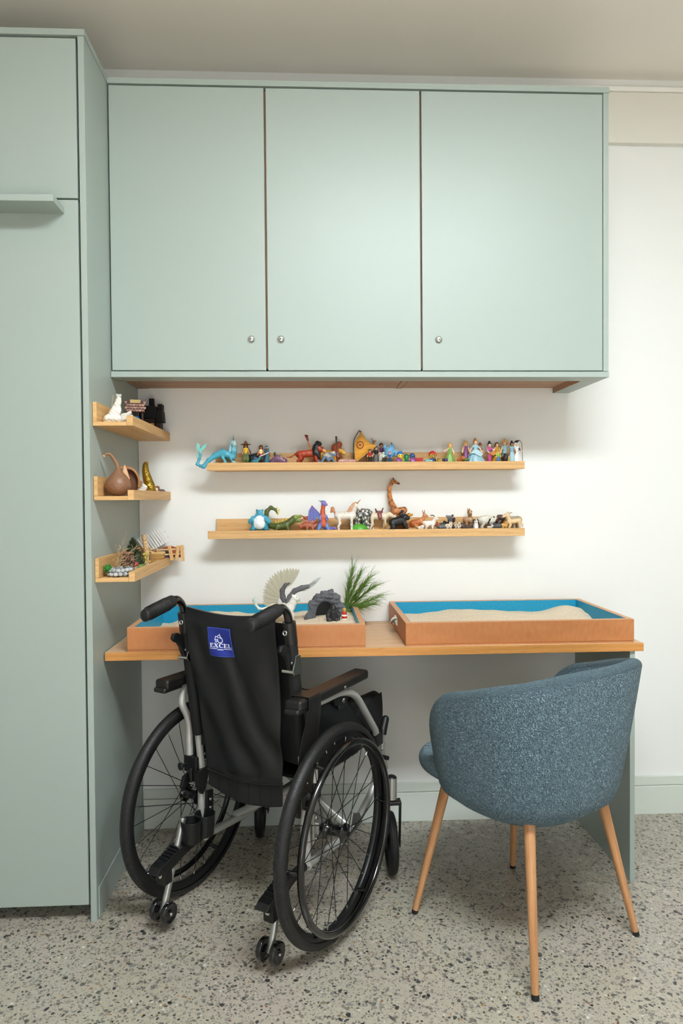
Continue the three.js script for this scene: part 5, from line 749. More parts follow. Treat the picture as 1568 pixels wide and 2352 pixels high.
{ const o = { L: .054, H: .062, r: .0138, c: 0xd9cdb4, hy: .054, ry: .055, lr: .0036, neck: [[.044, .06, .0, .0085], [.062, .05, .004, .0068]], head: [.014, -.014, .002], hr: .0065, stride: .006, ears: [.006, .0018, .2] };
  toy('toy_horse', 'cream toy horse with a maroon saddle and grey tail', 'figurine', [0.91, LO, 0.045], 0, GL, quad(o), .0016, .005, undefined, [['tail', blob(chain([[-.038, .062, 0, .003], [-.05, .054, .002, .0045], [-.056, .036, .002, .0055], [-.052, .018, .002, .003]], 0x5b5954), .0014, .003, ([x, y]) => Math.sin(x * 1500 + y * 300) > .2 ? 0x7b7973 : undefined), M.toy], ['saddle', [blob([[-.004, .069, 0, .006, .012, .069, 0, .006, 0x6b2a2c], [-.006, .072, 0, .003, -.01, .082, 0, .0025, 0x5d3a2e], [.014, .072, 0, .003, .019, .085, 0, .0022, 0x5d3a2e], [-.0, .064, .011, .005, .004, .048, .0155, .0055, 0x7c3232], [.008, .064, .011, .005, .008, .048, .0155, .0055, 0x7c3232]], .0013, .003)], M.toy], ['girth', at(new THREE.TorusGeometry(.0148, .0012, 6, 28).rotateY(PI / 2), .006, .0535, 0), C(0x5a2420)], quadEyes(o, .0012)]); }
{ const o = { L: .052, H: .05, r: .0095, c: 0xd39a35, hy: .05, ry: .034, lr: .0036, neck: [[.042, .058, .002, .0075]], head: [.01, .001, .004], hr: .0068, stride: .006, ears: [.004, .002, .5], tail: [[-.05, .022, .008, .0022], [-.062, .008, .014, .002], [-.07, .006, .016, .0022]] };
  toy('toy_leopard', 'yellow spotted toy leopard climbing behind the black gorilla', 'figurine', [0.985, LO, 0.062], 0.1, GL, quad(o), .0014, .004, ([x, y, z]) => Math.sin(x * 520) * Math.sin(y * 560 + 1) * Math.sin(z * 520 + .6) > .33 ? 0x7a5418 : undefined, [quadEyes(o, .001)]); }
{ const c = 0x17181b; toy('toy_gorilla', 'black toy gorilla on all fours carrying a baby on its head', 'figurine', [0.985, LO, 0.086], 0, GL, [[-.02, .026, 0, .0135, .004, .032, 0, .0145, c], [.004, .032, 0, .0145, .012, .036, 0, .012, c], [.02, .043, .002, .0098, .027, .04, .003, .0072, c], ...[-1, 1].flatMap(s => [...chain([[.01, .034, s * .009, .0075], [.018, .018, s * .011, .006], [.023, .005, s * .011, .0052]], c), ...chain([[-.022, .02, s * .008, .0075], [-.018, .011, s * .01, .006], [-.024, .0045, s * .01, .005]], c)])], .0016, .004, undefined, [['baby', blob([[.006, .05, .004, .0055, .008, .055, .004, .0045, 0x20232c], [.009, .061, .005, .005, .01, .062, .006, .0045, 0x2c313c]], .0012, .002), M.toy], eyesAt([[.0285, .0445, .008]], .001)], ([x, y, z]) => .0005 * Math.sin(x * 1400) * Math.sin(y * 1300) * Math.sin(z * 1300)).scale.setScalar(1.2); }
{ const o = { L: .034, H: .09, r: .0125, c: 0xb9733a, hy: .072, ry: .066, lr: .0042, nr0: .0105, neck: [[-.028, .098, 0, .0095], [-.034, .125, 0, .0075], [-.035, .15, 0, .0064], [-.028, .168, 0, .0058], [-.018, .176, 0, .0062]], head: [.016, -.008], hr: .0062, muz: .55 };
  const B = quad({ ...o, neck: o.neck }).map(b => b); // neck rises from the shoulder at the left
  const G = [...quad({ ...o, neck: null, head: null }), ...chain([[-.017, .078, 0, .0115], ...o.neck], o.c), [-.018, .176, 0, .0064, .0, .168, 0, .0036, o.c], ...[-1, 1].flatMap(s => [[-.02, .18, s * .003, .0016, -.021, .189, s * .0035, .0019, 0x6b3f22], [-.024, .178, s * .004, .002, -.028, .182, s * .008, .0012, o.c]])];
  toy('toy_giraffe', 'tall toy giraffe with brown patches and long curved neck', 'figurine', [0.992, LO, 0.032], 0, GL, G, .0017, .005, ([x, y, z]) => { const a = Math.sin(x * 330 + .5) * Math.sin(y * 330) + Math.sin(z * 330 + 1) * Math.sin(y * 260 + 2); return a > .62 ? 0x6a3f24 : y > .165 && x > -.004 ? 0x3a2a20 : undefined; }, [eyesAt([[-.013, .1765, .0058]], .0012)]).scale.setScalar(1.06); }
{ const c = 0xb0622f; toy('toy_kangaroo', 'russet toy kangaroo crouching with ears pricked', 'figurine', [1.065, LO, 0.07], 0, GL, [[-.02, .022, 0, .0135, -.002, .028, 0, .0098, c], ...chain([[-.002, .028, 0, .0098], [.012, .038, 0, .0062], [.016, .048, .002, .0054]], 0xc27d4b), [.016, .05, .002, .0056, .026, .045, .006, .0034, 0xc98a5c], ...[-1, 1].flatMap(s => [[.014, .053, s * .004, .0022, .013 + s * .003, .067, s * .007, .0012, 0xa9683f], ...chain([[-.016, .018, s * .009, .0085], [-.004, .01, s * .011, .005], [.01, .003, s * .011, .003]], c), ...chain([[.006, .03, s * .006, .003], [.01, .018, s * .008, .002], [.015, .012, s * .008, .002]], 0xc98a5c)]), ...chain([[-.03, .016, -.004, .006], [-.048, .008, -.006, .004], [-.06, .004, -.006, .002]], c)], .0015, .004, ([x, y, z]) => y < .014 && x > -.02 && x < .004 && z > .004 ? 0xd9b78a : undefined, [eyesAt([[.02, .051, .0075]], .0011)]).scale.setScalar(1.15); }
{ const o = { L: .012, H: .018, r: .0058, c: 0xe6e1d8, hy: .011, neck: [[.008, .015, .002, .0055]], head: [.004, -.001, .002], hr: .0052, lr: .0025, ears: [.003, .0015, .6] }; toy('toy_kitten', 'tiny white toy kitten before the kangaroo', 'figurine', [1.066, LO + .0, 0.093], -.6, GL, quad(o), .0011, .002, undefined, [quadEyes(o, .0008)]); }
{ const o = { L: .026, H: .04, r: .0105, c: 0xe6e2da, hy: .026, lr: .0032, neck: [[.02, .038, .0, .006], [.024, .047, .002, .0055]], head: [.009, -.005, .003], hr: .0054, ears: [.005, .0015, 1], tail: [[-.022, .03, 0, .0025], [-.024, .035, 0, .002]] }; toy('toy_goat', 'round white toy goat with swept back black horns', 'figurine', [1.1, LO, 0.076], 0, GL, quad(o), .0014, .004, undefined, [['horns', [curve([[.022, .052, .003], [.014, .058, .004], [.004, .058, .005]], .0011, 10, 6), curve([[.022, .052, -.001], [.015, .055, -.003], [.006, .054, -.004]], .0011, 10, 6)], C(0x2c2622)], quadEyes(o, .001)]); }
{ const o = { L: .03, H: .026, r: .0062, c: 0xc25a2a, hy: .02, lr: .0024, neck: [[.022, .024, 0, .005]], head: [.009, -.002], hr: .005, ears: [.006, .0016, .3], tail: [[-.03, .012, 0, .004], [-.04, .01, 0, .002]] }; toy('toy_fox', 'slim orange toy fox standing behind the white goat', 'figurine', [1.13, LO, 0.045], PI, GL, quad(o), .0013, .003, ([x, y]) => y < .008 ? 0x2a1c16 : undefined, [quadEyes(o, .001)]); }
{ const o = { L: .02, H: .022, r: .0095, c: 0x5f625f, hy: .012, lr: .003, neck: [[.017, .014, .002, .005]], head: [.006, .001], hr: .0046 }; toy('toy_tortoise', 'grey toy tortoise next to the orange fox', 'figurine', [1.15, LO, 0.085], PI, GL, quad(o), .0013, .003, ([x, y, z]) => Math.sin(x * 800) * Math.sin(z * 800) > .4 ? 0x44474a : undefined, [quadEyes(o, .0008)]); }
{ const o = { L: .018, H: .03, r: .008, c: 0x222426, hy: .018, lr: .0028, neck: [[.01, .028, 0, .006]], head: [.006, -.001], hr: .006, ears: [.004, .002, .4], tail: [[-.02, .03, 0, .002]] }; toy('toy_cat', 'small black toy cat behind the grey tortoise', 'figurine', [1.156, LO, 0.045], 0, GL, quad(o), .0013, .003, undefined, [quadEyes(o, .001)]); }
toy('toy_koala', 'grey toy koala with a black cub clinging on', 'figurine', [1.185, LO, 0.058], 0, GL, [[0, .018, 0, .013, 0, .03, 0, .0115, 0x26272a], [-.004, .046, .004, .0095, -.002, .045, .006, .0085, 0x6d6f72], [-.013, .052, .002, .0048, -.014, .053, .002, .0042, 0x83868a], [.008, .054, .002, .0048, .009, .055, .002, .0042, 0x3a3b3f], [.01, .036, .006, .0075, .012, .042, .008, .006, 0x222327], [.01, .01, .008, .006, .014, .006, .012, .005, 0x2e2f33], [-.01, .01, .008, .006, -.013, .006, .012, .005, 0x2e2f33]], .0014, .003, undefined, [eyesAt([[-.007, .048, .0135], [.0, .048, .0138]], .001), ['nose', ball(-.003, .0445, .0146, .0018, .0022, .0012, 8), C(0x121212)]]);
{ const o = { L: .014, H: .03, r: .0075, c: 0xdcd0bd, hy: .017, lr: .0028, neck: [[.008, .027, .002, .0062]], head: [.006, -.002, .003], hr: .006, ears: [.003, .0022, 1.2], ec: 0x9a7a5a }; for (const [x, tn, lb] of [[1.172, .2, 'cream toy puppy with spots left below the koala'], [1.207, -.9, 'cream toy puppy sitting right of the koala']]) toy('toy_puppy', lb, 'figurine', [x, LO, 0.088], tn, GL, quad(o), .0012, .003, ([a, b, z]) => Math.sin(a * 500 + x * 90) * Math.sin(b * 420) > .5 ? 0x8a6f56 : undefined, [quadEyes(o, .0009)]); }
toy('toy_seal', 'dark brown toy seal stretched along the ledge', 'figurine', [1.245, LO, 0.075], 0, GL, [...chain([[-.028, .022, 0, .009], [-.018, .014, 0, .0105], [.004, .009, 0, .0085], [.02, .006, 0, .0045], [.026, .007, .004, .003]], 0x4a3a31), [-.03, .025, .002, .0075, -.034, .023, .006, .005, 0x4a3a31], [-.014, .008, .009, .0035, -.008, .003, .015, .002, 0x3d2f28]], .0014, .004, undefined, [eyesAt([[-.033, .0275, .0085]], .001)]);
toy('toy_walrus', 'brown toy walrus facing right behind the seal tail', 'figurine', [1.265, LO, 0.05], 0, GL, [...chain([[-.014, .008, 0, .006], [0, .014, 0, .011], [.012, .02, 0, .009], [.018, .024, .002, .0075]], 0x5c4536), [.018, .023, .004, .006, .022, .02, .006, .005, 0x6d5444]], .0014, .004, undefined, [eyesAt([[.021, .0275, .008]], .001), ['tusks', [rod([.0225, .019, .009], [.0235, .011, .0095], .0009, .0003, 6), rod([.0245, .019, .0045], [.0255, .011, .0045], .0009, .0003, 6)], C(0xe6dfcf)]]);
{ const o = { L: .02, H: .05, r: .0105, c: 0xa98460, hy: .038, lr: .0032, neck: [[.006, .055, .004, .0068], [.004, .068, .008, .0085]], head: [.003, -.008, .012], hr: .0085, muz: .5, hc: 0xb48d68, ears: [.007, .0042, 1.4], ec: 0xc9a27c }; toy('toy_fawn', 'brown toy fawn with large round ears looking forward', 'figurine', [1.258, LO, 0.038], 0, GL, quad(o), .0015, .004, undefined, [['eyes', [-1, 1].map(s => ball(.0045 + s * .0062, .069, .0155, .0019, .0022, .0014, 8)), C(0x0c0808, .15)], ['nose', ball(.007, .0598, .0243, .0022, .0018, .0014, 8), C(0x1a1412)]]); }
toy('toy_dog', 'sitting black and white toy dog beside the fawn', 'figurine', [1.276, LO, 0.088], 0, GL, [[0, .012, 0, .01, 0, .022, .001, .0078, 0xe6e3dd], [0, .034, .002, .0078, .001, .032, .008, .0048, 0xe6e3dd], [-.007, .037, 0, .0038, -.009, .026, .001, .003, 0x1b1b1e], [.007, .037, 0, .0038, .0095, .024, .001, .0038, 0x1b1b1e], [.007, .018, -.002, .006, .008, .01, 0, .006, 0x1b1b1e], [-.004, .008, .008, .0032, -.0045, .0025, .011, .003, 0xe6e3dd], [.004, .008, .008, .0032, .0045, .0025, .011, .003, 0xe6e3dd]], .0012, .003, ([x, y, z]) => y > .036 && Math.abs(x) > .002 ? 0x1b1b1e : undefined, [eyesAt([[-.003, .0355, .0085], [.0035, .0355, .0088]], .001)]);
{ const o = { L: .038, H: .052, r: .0165, c: 0xd8d4c8, hy: .036, lr: .0042, lc: 0xc9c4b6, neck: [[.03, .04, .002, .011]], head: [.01, -.006, .006], hr: .0095, hc: 0x4b2f24, ears: [.004, .003, 1.6], mid: 1.02 }; toy('toy_sheep', 'white woolly toy sheep with a dark brown face', 'figurine', [1.325, LO, 0.052], 0, GL, quad(o), .0015, .004, undefined, [quadEyes(o, .0011)], ([x, y, z]) => y > .02 && x < .026 ? .0011 * Math.sin(x * 900) * Math.sin(y * 900) * Math.sin(z * 900) : 0, M.toyMatt); }
toy('toy_magpie', 'small black and white toy bird with tail up before the sheep', 'figurine', [1.328, LO, 0.09], 0, GL, [[-.004, .012, 0, .0068, .004, .012, 0, .0062, 0xd9d6d0], [.008, .014, .004, .005, .009, .016, .005, .0045, 0xd9d6d0], ...chain([[-.006, .016, 0, .0032], [-.004, .028, 0, .0026], [.002, .04, 0, .0034]], 0x15161a), [.002, .004, .0, .0045, .006, .0035, .002, .004, 0x8a4f32]], .0012, .003, ([x, y, z], c) => c === 0xd9d6d0 && y > .0145 && x < .005 ? 0x1b1c20 : undefined, [eyesAt([[.0115, .0175, .0085]], .0008), ['beak', rod([.0115, .0155, .0085], [.0155, .0145, .0105], .0013, .0003, 6), C(0xb58a2c)]]);
{ const o = { L: .022, H: .026, r: .0105, c: 0x3c3d40, hy: .014, lr: .0034, neck: [[.018, .015, .002, .0055]], head: [.006, 0], hr: .005 }; toy('toy_tortoise', 'charcoal toy tortoise below the sheep face', 'figurine', [1.356, LO, 0.086], 0, GL, quad(o), .0013, .003, ([x, y, z]) => Math.sin(x * 760) * Math.sin(z * 760) > .45 ? 0x55575a : undefined, [quadEyes(o, .0008)]); }
toy('toy_hound', 'dark brown toy hound with hanging ears behind the small lion cub', 'figurine', [1.378, LO, 0.044], 0, GL, [[-.008, .018, 0, .012, .002, .028, 0, .0115, 0x4a2e24], [.004, .046, .004, .0105, .012, .04, .01, .0065, 0x4f3126], [-.006, .052, .006, .0045, -.009, .036, .009, .0048, 0x38221b], [.012, .052, -.006, .0042, .015, .038, -.008, .0042, 0x38221b], [.004, .012, .008, .0048, .006, .004, .01, .0045, 0x6b4634]], .0014, .004, undefined, [eyesAt([[.009, .05, .0135], [.0145, .049, .0105]], .0011)]);
{ const o = { L: .014, H: .028, r: .007, c: 0xc99a55, hy: .017, lr: .0027, neck: [[.006, .026, .002, .0066]], head: [.005, -.002, .003], hr: .0064, ears: [.003, .002, 1] }; toy('toy_lion_cub', 'tawny toy lion cub sitting left of the cream foal', 'figurine', [1.384, LO, 0.088], .1, GL, quad(o), .0012, .003, undefined, [quadEyes(o, .001)]); }
{ const o = { L: .04, H: .044, r: .0088, c: 0xdec093, hy: .034, ry: .029, lr: .0034, neck: [[-.026, .05, .002, .0065], [-.03, .056, .004, .0065]], head: [-.013, -.008, .004], hr: .006, ears: [.006, .0016, .3], hoof: 0xc9a878 };
  const B = quad({ ...o, neck: null, head: null }); B.push(...chain([[-.02, .037, 0, .0072], ...o.neck], 0xe0c59c), [-.03, .056, .004, .0064, -.045, .049, .008, .0038, 0xe0c59c], [-.027, .061, .002, .002, -.026, .07, .002, .001, 0xe0c59c], [-.027, .061, .007, .002, -.025, .07, .009, .001, 0xe0c59c], ...chain([[.024, .032, 0, .003], [.032, .022, .002, .0035], [.033, .01, .002, .002]], 0xe6d3b3));
  toy('toy_foal', 'cream toy foal turned left at the ledge end', 'figurine', [1.425, LO, 0.08], 0, GL, B, .0014, .004, undefined, [eyesAt([[-.035, .0575, .0095]], .0012), ['mane', blob(chain([[-.014, .044, 0, .003], [-.022, .057, 0, .0034], [-.027, .064, .003, .0026]], 0xc9a06a), .0012, .002), M.toy]]); }
{ const o = { L: .036, H: .05, r: .0155, c: 0xa3937a, hy: .034, ry: .034, lr: .004, neck: [[-.03, .05, 0, .0085]], head: [-.008, -.002, .003], hr: .0078 }; const B = quad({ ...o, neck: null, head: null }); B.push([-.016, .04, 0, .011, -.028, .052, 0, .0085, o.c], [-.028, .053, 0, .0082, -.036, .05, .003, .0055, 0xb5a58c], [-.026, .06, .004, .0028, -.008, .064, .008, .0022, 0xc2b49c], [-.026, .06, -.004, .0028, -.008, .062, -.006, .0022, 0xc2b49c]); toy('toy_hare', 'large tan toy hare with ears laid back behind the foal', 'figurine', [1.435, LO, 0.036], 0, GL, B, .0015, .004, undefined, [eyesAt([[-.0305, .0565, .0075]], .0012)]); }

// ── short ledges on the cabinet side ──
const LA = 1.5003, LB = 1.2763, LC = 1.0293, GA = 'ornaments on the topmost side ledge', GB = 'ornaments on the middle side ledge', GC = 'ornaments on the lowest side ledge';
{ // white paper-mache figure with bead eyes
  const c = 0xe4e0d6;
  toy('paper_figure', 'tall white papier mache figure with bead eyes and a stick', 'ornament', [0.052, LA, 0.515], 0, GA, [[-.006, .018, 0, .02, .004, .04, 0, .014, c], [.004, .04, 0, .014, .012, .07, .002, .0075, c], [.012, .07, .002, .0075, .014, .082, .004, .0058, c], [-.02, .012, .01, .012, .012, .012, .012, .013, c], [-.024, .01, 0, .012, .01, .01, -.014, .012, c]], .0022, .006, ([x, y, z]) => Math.sin(x * 420 + y * 700) > .72 && Math.sin(y * 260) > 0 ? 0xb5aea2 : undefined, [['eyes', [ball(.0105, .085, .01, .0042), ball(.019, .0845, .009, .0042)], C(0xf4f2ec, .25)], ['pupils', [ball(.0115, .085, .0139, .0014), ball(.0202, .0845, .0128, .0014)], C(0x111111)], ['stick', rod([-.012, .03, -.002], [-.007, .088, -.006], .001, .0008, 6), C(0xc9a77a, .7)]], ([x, y, z]) => .0018 * noise(x * 120, y * 120, z * 120), M.toyMatt);
  toy('paper_boat', 'crumpled white folded paper piece with printed lines', 'ornament', [0.074, LA, 0.488], 0.3, GA, [[-.018, .012, .004, .01, .0, .02, 0, .014, 0xdfdace], [0, .02, 0, .014, .016, .036, 0, .006, 0xdfdace]], .002, .003, ([x, y]) => Math.sin(y * 1500 + x * 900) > .6 && x > -.012 ? 0xa9a294 : undefined, [], ([x, y, z]) => .0025 * noise(x * 90, y * 90, z * 90), M.toyMatt);
  toy('white_pebble', 'smooth white pointed stone by the shelf lip', 'ornament', [0.088, LA, 0.45], 0, GA, [[-.008, .008, 0, .009, .008, .008, 0, .009, 0xf0eee8], [0, .01, 0, .01, -.001, .03, 0, .004, 0xf0eee8]], .0018, .004, undefined, []);
  toy('driftwood_chip', 'flat tan driftwood chip behind the white stone', 'ornament', [0.085, LA, 0.405], 0.4, GA, [[-.012, .008, 0, .007, .012, .016, 0, .006, 0xc0a27c]], .0016, .002, ([x, y]) => Math.sin(y * 1800) > .5 ? 0x9a7d5c : undefined, [], ([x, y, z]) => .001 * noise(x * 200, y * 200, z * 200), M.toyMatt);
}
{ // wishing well with a scalloped tile roof
  const t = thing('wishing_well', 'toy wishing well with scalloped brown tile roof and blue water', 'ornament', [0.062, LA, 0.30], 0.25, GA); t.scale.set(1, 1.28, 1);
  for (const s of [-1, 1]) obj('post', bx(s * .023 - .003, s * .023 + .003, 0, .052, -.004, .004, .001, 'y'), C(0x3a2620, .7), t);
  obj('roof_core', slab([[-.03, .048], [.03, .048], [.026, .076], [-.026, .076]], .016, .001).translate(0, 0, -.008), C(0x4a2f2a, .7), t);
  for (const f of [1, -1]) for (let r = 0; r < 4; r++) for (let k = 0; k < 6 - (r % 2 ? 0 : 1) + 1; k++) { const x = -.029 + (k + (r % 2 ? 0 : .5)) * .0098; if (Math.abs(x) > .0305) continue; const g = at(new THREE.CylinderGeometry(.0052, .0052, .0016, 12, 1, false, -PI / 2, PI).rotateX(PI / 2), x, .0535 + r * .0072, f * (.0105 - r * .0008), 0, 0); obj('roof_tile', g.rotateX(0), C([0xa67a68, 0xb58b74, 0x8d665a][(r + k) % 3], .5), t); }
  obj('ridge_plaque', bx(-.017, .017, .07, .0795, .006, .0115, .0008), C(0xb59a5e, .5), t);
  obj('basin', at(lathe([[.018, 0], [.02, .002], [.0195, .016], [.017, .018], [.015, .014], [0, .013]], 26), 0, 0, 0), C(0x4f4a52, .6), t);
  obj('water_ball', ball(.002, .024, 0, .0145, .014, .014, 20), C(0x1f5f95, .12), t);
  const gl = [[-.034, .03, 0x2c5a48], [-.03, .026, 0x8a2a30], [.031, .028, 0x6b87a0]]; gl.forEach(([x, z, c], i) => 0);
  for (const [dx, dz, h, c, lb] of [[-.012, .06, .03, 0x33564a, 'small dark green glass bottle left of the wishing well'], [.012, .045, .026, 0x8f2c34, 'small red topped jar before the wishing well'], [.026, -.05, .03, 0x7aa0c4, 'pale blue glass vial right of the wishing well']]) { const j = thing('little_bottle', lb, 'ornament', [0.07 + dx * .6, LA, 0.30 + dz], 0, GA); obj('glass', lathe([[0, 0], [.006, 0], [.0066, .002], [.0064, h * .6], [.003, h * .75], [.003, h * .92], [0, h * .92]], 18), C(c, .15), j); obj('stopper', at(lathe([[0, 0], [.0034, 0], [.0034, h * .12], [0, h * .14]], 12), 0, h * .92, 0), C(0xd8cfc0, .6), j); }
}
{ const t = thing('carnival_mask', 'little gold and red carnival mask leaning by the dark castle', 'ornament', [0.072, LA, 0.14], 0.2, GA); t.scale.setScalar(.72);
  const s = new THREE.Shape(); s.moveTo(-.022, .004); s.bezierCurveTo(-.03, .03, -.012, .026, 0, .02); s.bezierCurveTo(.012, .026, .03, .03, .022, .004); s.bezierCurveTo(.014, -.006, .004, .002, 0, .006); s.bezierCurveTo(-.004, .002, -.014, -.006, -.022, .004);
  for (const k of [-1, 1]) { const h = new THREE.Path(); h.absellipse(k * .0105, .011, .0055, .0038, 0, 7, false); s.holes.push(h); }
  obj('face', new THREE.ExtrudeGeometry(s, { depth: .002, bevelEnabled: true, bevelSize: .0008, bevelThickness: .0008, bevelSegments: 2 }).rotateX(-.15).translate(0, .032, 0), C(0xb58a35, .3, .4), t);
  obj('cheek', ball(-.011, .029, .0035, .006, .003, .0012), C(0xa8242a, .4), t); obj('stand', rod([0, 0, -.004], [0, .036, -.002], .002, .0016, 8), C(0x6a4a24, .6), t); }
{ const g = new THREE.IcosahedronGeometry(.013, 0); g.scale(1, 1.25, 1); tag(obj('crystal', at(g, 0.084, LA + .0135, 0.095), phys(0xe6ecf4, .05, 0, { transmission: .8, ior: 1.5, thickness: .01 })), 'clear faceted crystal at the foot of the castle', 'ornament', GA); }
{ // dark timber castle
  const t = thing('toy_castle', 'dark brown wooden toy castle with stepped black roofs', 'ornament', [0.066, LA, 0.052], 0, GA), d = C(0x2c1512, .6), k = C(0x0e0d0d, .7);
  t.scale.set(1.12, 1.42, 1.1);
  obj('wall', [bx(-.028, .012, 0, .045, -.03, .03, .0008), bx(.0125, .028, 0, .036, -.028, .02, .0008), bx(-.04, -.0285, 0, .04, -.02, .02, .0008)], d, t);
  obj('roof', [bx(-.032, .016, .0455, .078, -.034, .032, .0015), bx(-.012, .004, .078, .1, -.016, .0, .001), bx(.017, .032, .045, .085, -.03, .004, .001), bx(-.042, -.0325, .041, .08, -.022, .018, .001), slab([[.014, .038], [.036, .038], [.033, .066], [.018, .068]], .05, .0008).translate(0, 0, -.03)], k, t);
  obj('door', bx(-.016, -.004, 0, .022, .0302, .0318, .0004), C(0x140a09, .7), t); obj('window', bx(.003, .007, .018, .03, .0302, .0316, .0003), C(0x120908, .5), t); obj('shutter', bx(.016, .026, .004, .03, .0203, .0216, .0004), C(0x4a221a, .6), t);
}
// middle ledge
{ const t = thing('gourd', 'large brown dried gourd with a curling stem and cut opening', 'ornament', [0.056, LB, 0.505], 0, GB);
  const gt = dataTex(256, 256, (u, v) => { const k = tileN(u, v, 14, 14, 1) * .12 + tileN(u, v, 50, 50, 2) * .1 + (tileN(u, v, 40, 40, 6) > .55 ? .16 : 0); return [.52 + k, .37 + k, .27 + k]; }, true, 3, 3);
  obj('shell', at(lathe([[0, 0], [.016, .0015], [.032, .012], [.039, .03], [.036, .048], [.025, .064], [.013, .076], [.0075, .086], [.0058, .092]], 48), 0, 0, 0), std(0xffffff, .45, 0, { map: gt }), t);
  obj('stem', curve([[0, .088, 0], [-.003, .1, 0], [-.012, .116, .004], [-.02, .128, .01], [-.03, .13, .012], [-.038, .124, .012]], u => lerp(.0068, .0034, u), 30, 10), C(0x8f6a4a, .6), t);
  obj('stem_end', ball(-.038, .124, .012, .0048, .0042, .0042), C(0xc9a683, .7), t); }
{ // gourd house with a gnome in its doorway
  const t = thing('gourd_house', 'halved gourd shell sheltering a peach hatted gnome', 'ornament', [0.06, LB, 0.425], 0.15, GB); t.scale.set(1.2, 1.32, 1);
  obj('arch', [grid(30, 10, (u, v) => { const a = -.35 + u * (PI + .7), r = .034 + .004 * Math.sin(v * PI); return [Math.cos(a) * r * (1 - .1 * v), .034 + Math.sin(a) * r * 1.05, .012 - v * .03]; }), polyTube(Array.from({ length: 31 }, (_, i) => { const a = -.35 + i / 30 * (PI + .7); return V(Math.cos(a) * .034, .034 + Math.sin(a) * .0357, .012); }), .0028, 8)], C(0xa8744a, .6), t);
  obj('back', ball(0, .033, -.012, .032, .033, .01, 22), C(0x6b452c, .8), t);
  obj('gnome', blob([[-.004, .012, .008, .012, -.002, .026, .01, .0105, 0xb9d3e2], [-.002, .036, .012, .0085, -.002, .036, .013, .008, 0xe3b28c], [.006, .01, .014, .006, .008, .02, .015, .005, 0xb03a34]], .0016, .003), M.toy, t);
  obj('gnome_hat', at(lathe([[.0135, 0], [.012, .003], [.007, .02], [.0025, .032], [0, .035]], 22), -.002, .041, .012), C(0xd9ab84, .7), t); obj('beard', blob([[-.002, .031, .019, .006, -.002, .02, .02, .003, 0xe9e6e0]], .0014, .002), M.toy, t); }
{ const t = thing('gold_cone', 'tall golden glittered curved cone at the back of the ledge', 'ornament', [0.075, LB, 0.2], 0, GB); obj('cone', curve([[.012, 0, 0], [.01, .03, 0], [.002, .062, 0], [-.004, .09, 0], [-.003, .112, .002], [.002, .118, .004]], u => lerp(.026, .0065, u ** .7) * (u > .97 ? .7 : 1), 40, 18), std(0xa8852e, .28, .75, { bumpMap: plaster, bumpScale: .004 }), t); obj('tip', ball(.002, .118, .004, .005, .004, .005), C(0xb59236, .3, .7), t); }
toy('white_shell', 'white sea shell beside the gourd house', 'ornament', [0.085, LB, 0.30], 0, GB, [[-.006, .014, 0, .014, .004, .03, 0, .009, 0xe9e3d8], [.004, .03, 0, .009, .0, .04, 0, .004, 0xe9e3d8]], .0016, .004, ([x, y]) => Math.sin(y * 800 + x * 300) > .7 ? 0xcbbfae : undefined, []);
toy('bone_piece', 'bleached bone piece resting against the shelf lip', 'ornament', [0.088, LB, 0.2], 0.5, GB, [[-.02, .02, 0, .005, .016, .024, 0, .0045, 0xe3dccb], [-.022, .02, .004, .006, -.022, .02, -.004, .006, 0xe3dccb], [.018, .024, .005, .006, .018, .024, -.004, .0055, 0xe3dccb], [0, .006, 0, .006, 0, .018, 0, .005, 0xd6cdb9]], .0016, .003, undefined, []);
toy('bark_piece', 'brown curled bark piece near the back wall', 'ornament', [0.08, LB, 0.115], 0.2, GB, [[-.022, .024, 0, .009, .014, .03, 0, .008, 0x7a5238], [.014, .012, .004, .01, -.016, .01, .004, .01, 0x6a4631]], .0018, .003, ([x, y, z]) => Math.sin(z * 900 + y * 700) > .3 ? 0x93684a : undefined, [['knot', ball(.004, .03, .009, .004, .003, .002), C(0x2c1c14)]], ([x, y, z]) => .002 * noise(x * 110, y * 110, z * 110), M.toyMatt);
toy('cream_stone', 'pale cream square stone on the middle ledge lip', 'ornament', [0.086, LB, 0.15], 0.3, GB, [[-.008, .014, 0, .011, .008, .014, 0, .011, 0xe0d6c2]], .0018, .002, undefined, [], ([x, y, z]) => .0015 * noise(x * 90, y * 90, z * 90), M.toyMatt);
toy('painted_stone', 'grey painted pebble with a red heart mark', 'ornament', [0.09, LB, 0.05], 0, GB, [[-.008, .014, 0, .013, .008, .015, 0, .012, 0x5b6660]], .0016, .004, ([x, y, z]) => z > .006 && Math.hypot(x - .002, (y - .019) * 1.1) < .0055 ? 0xa83a4a : undefined, []);
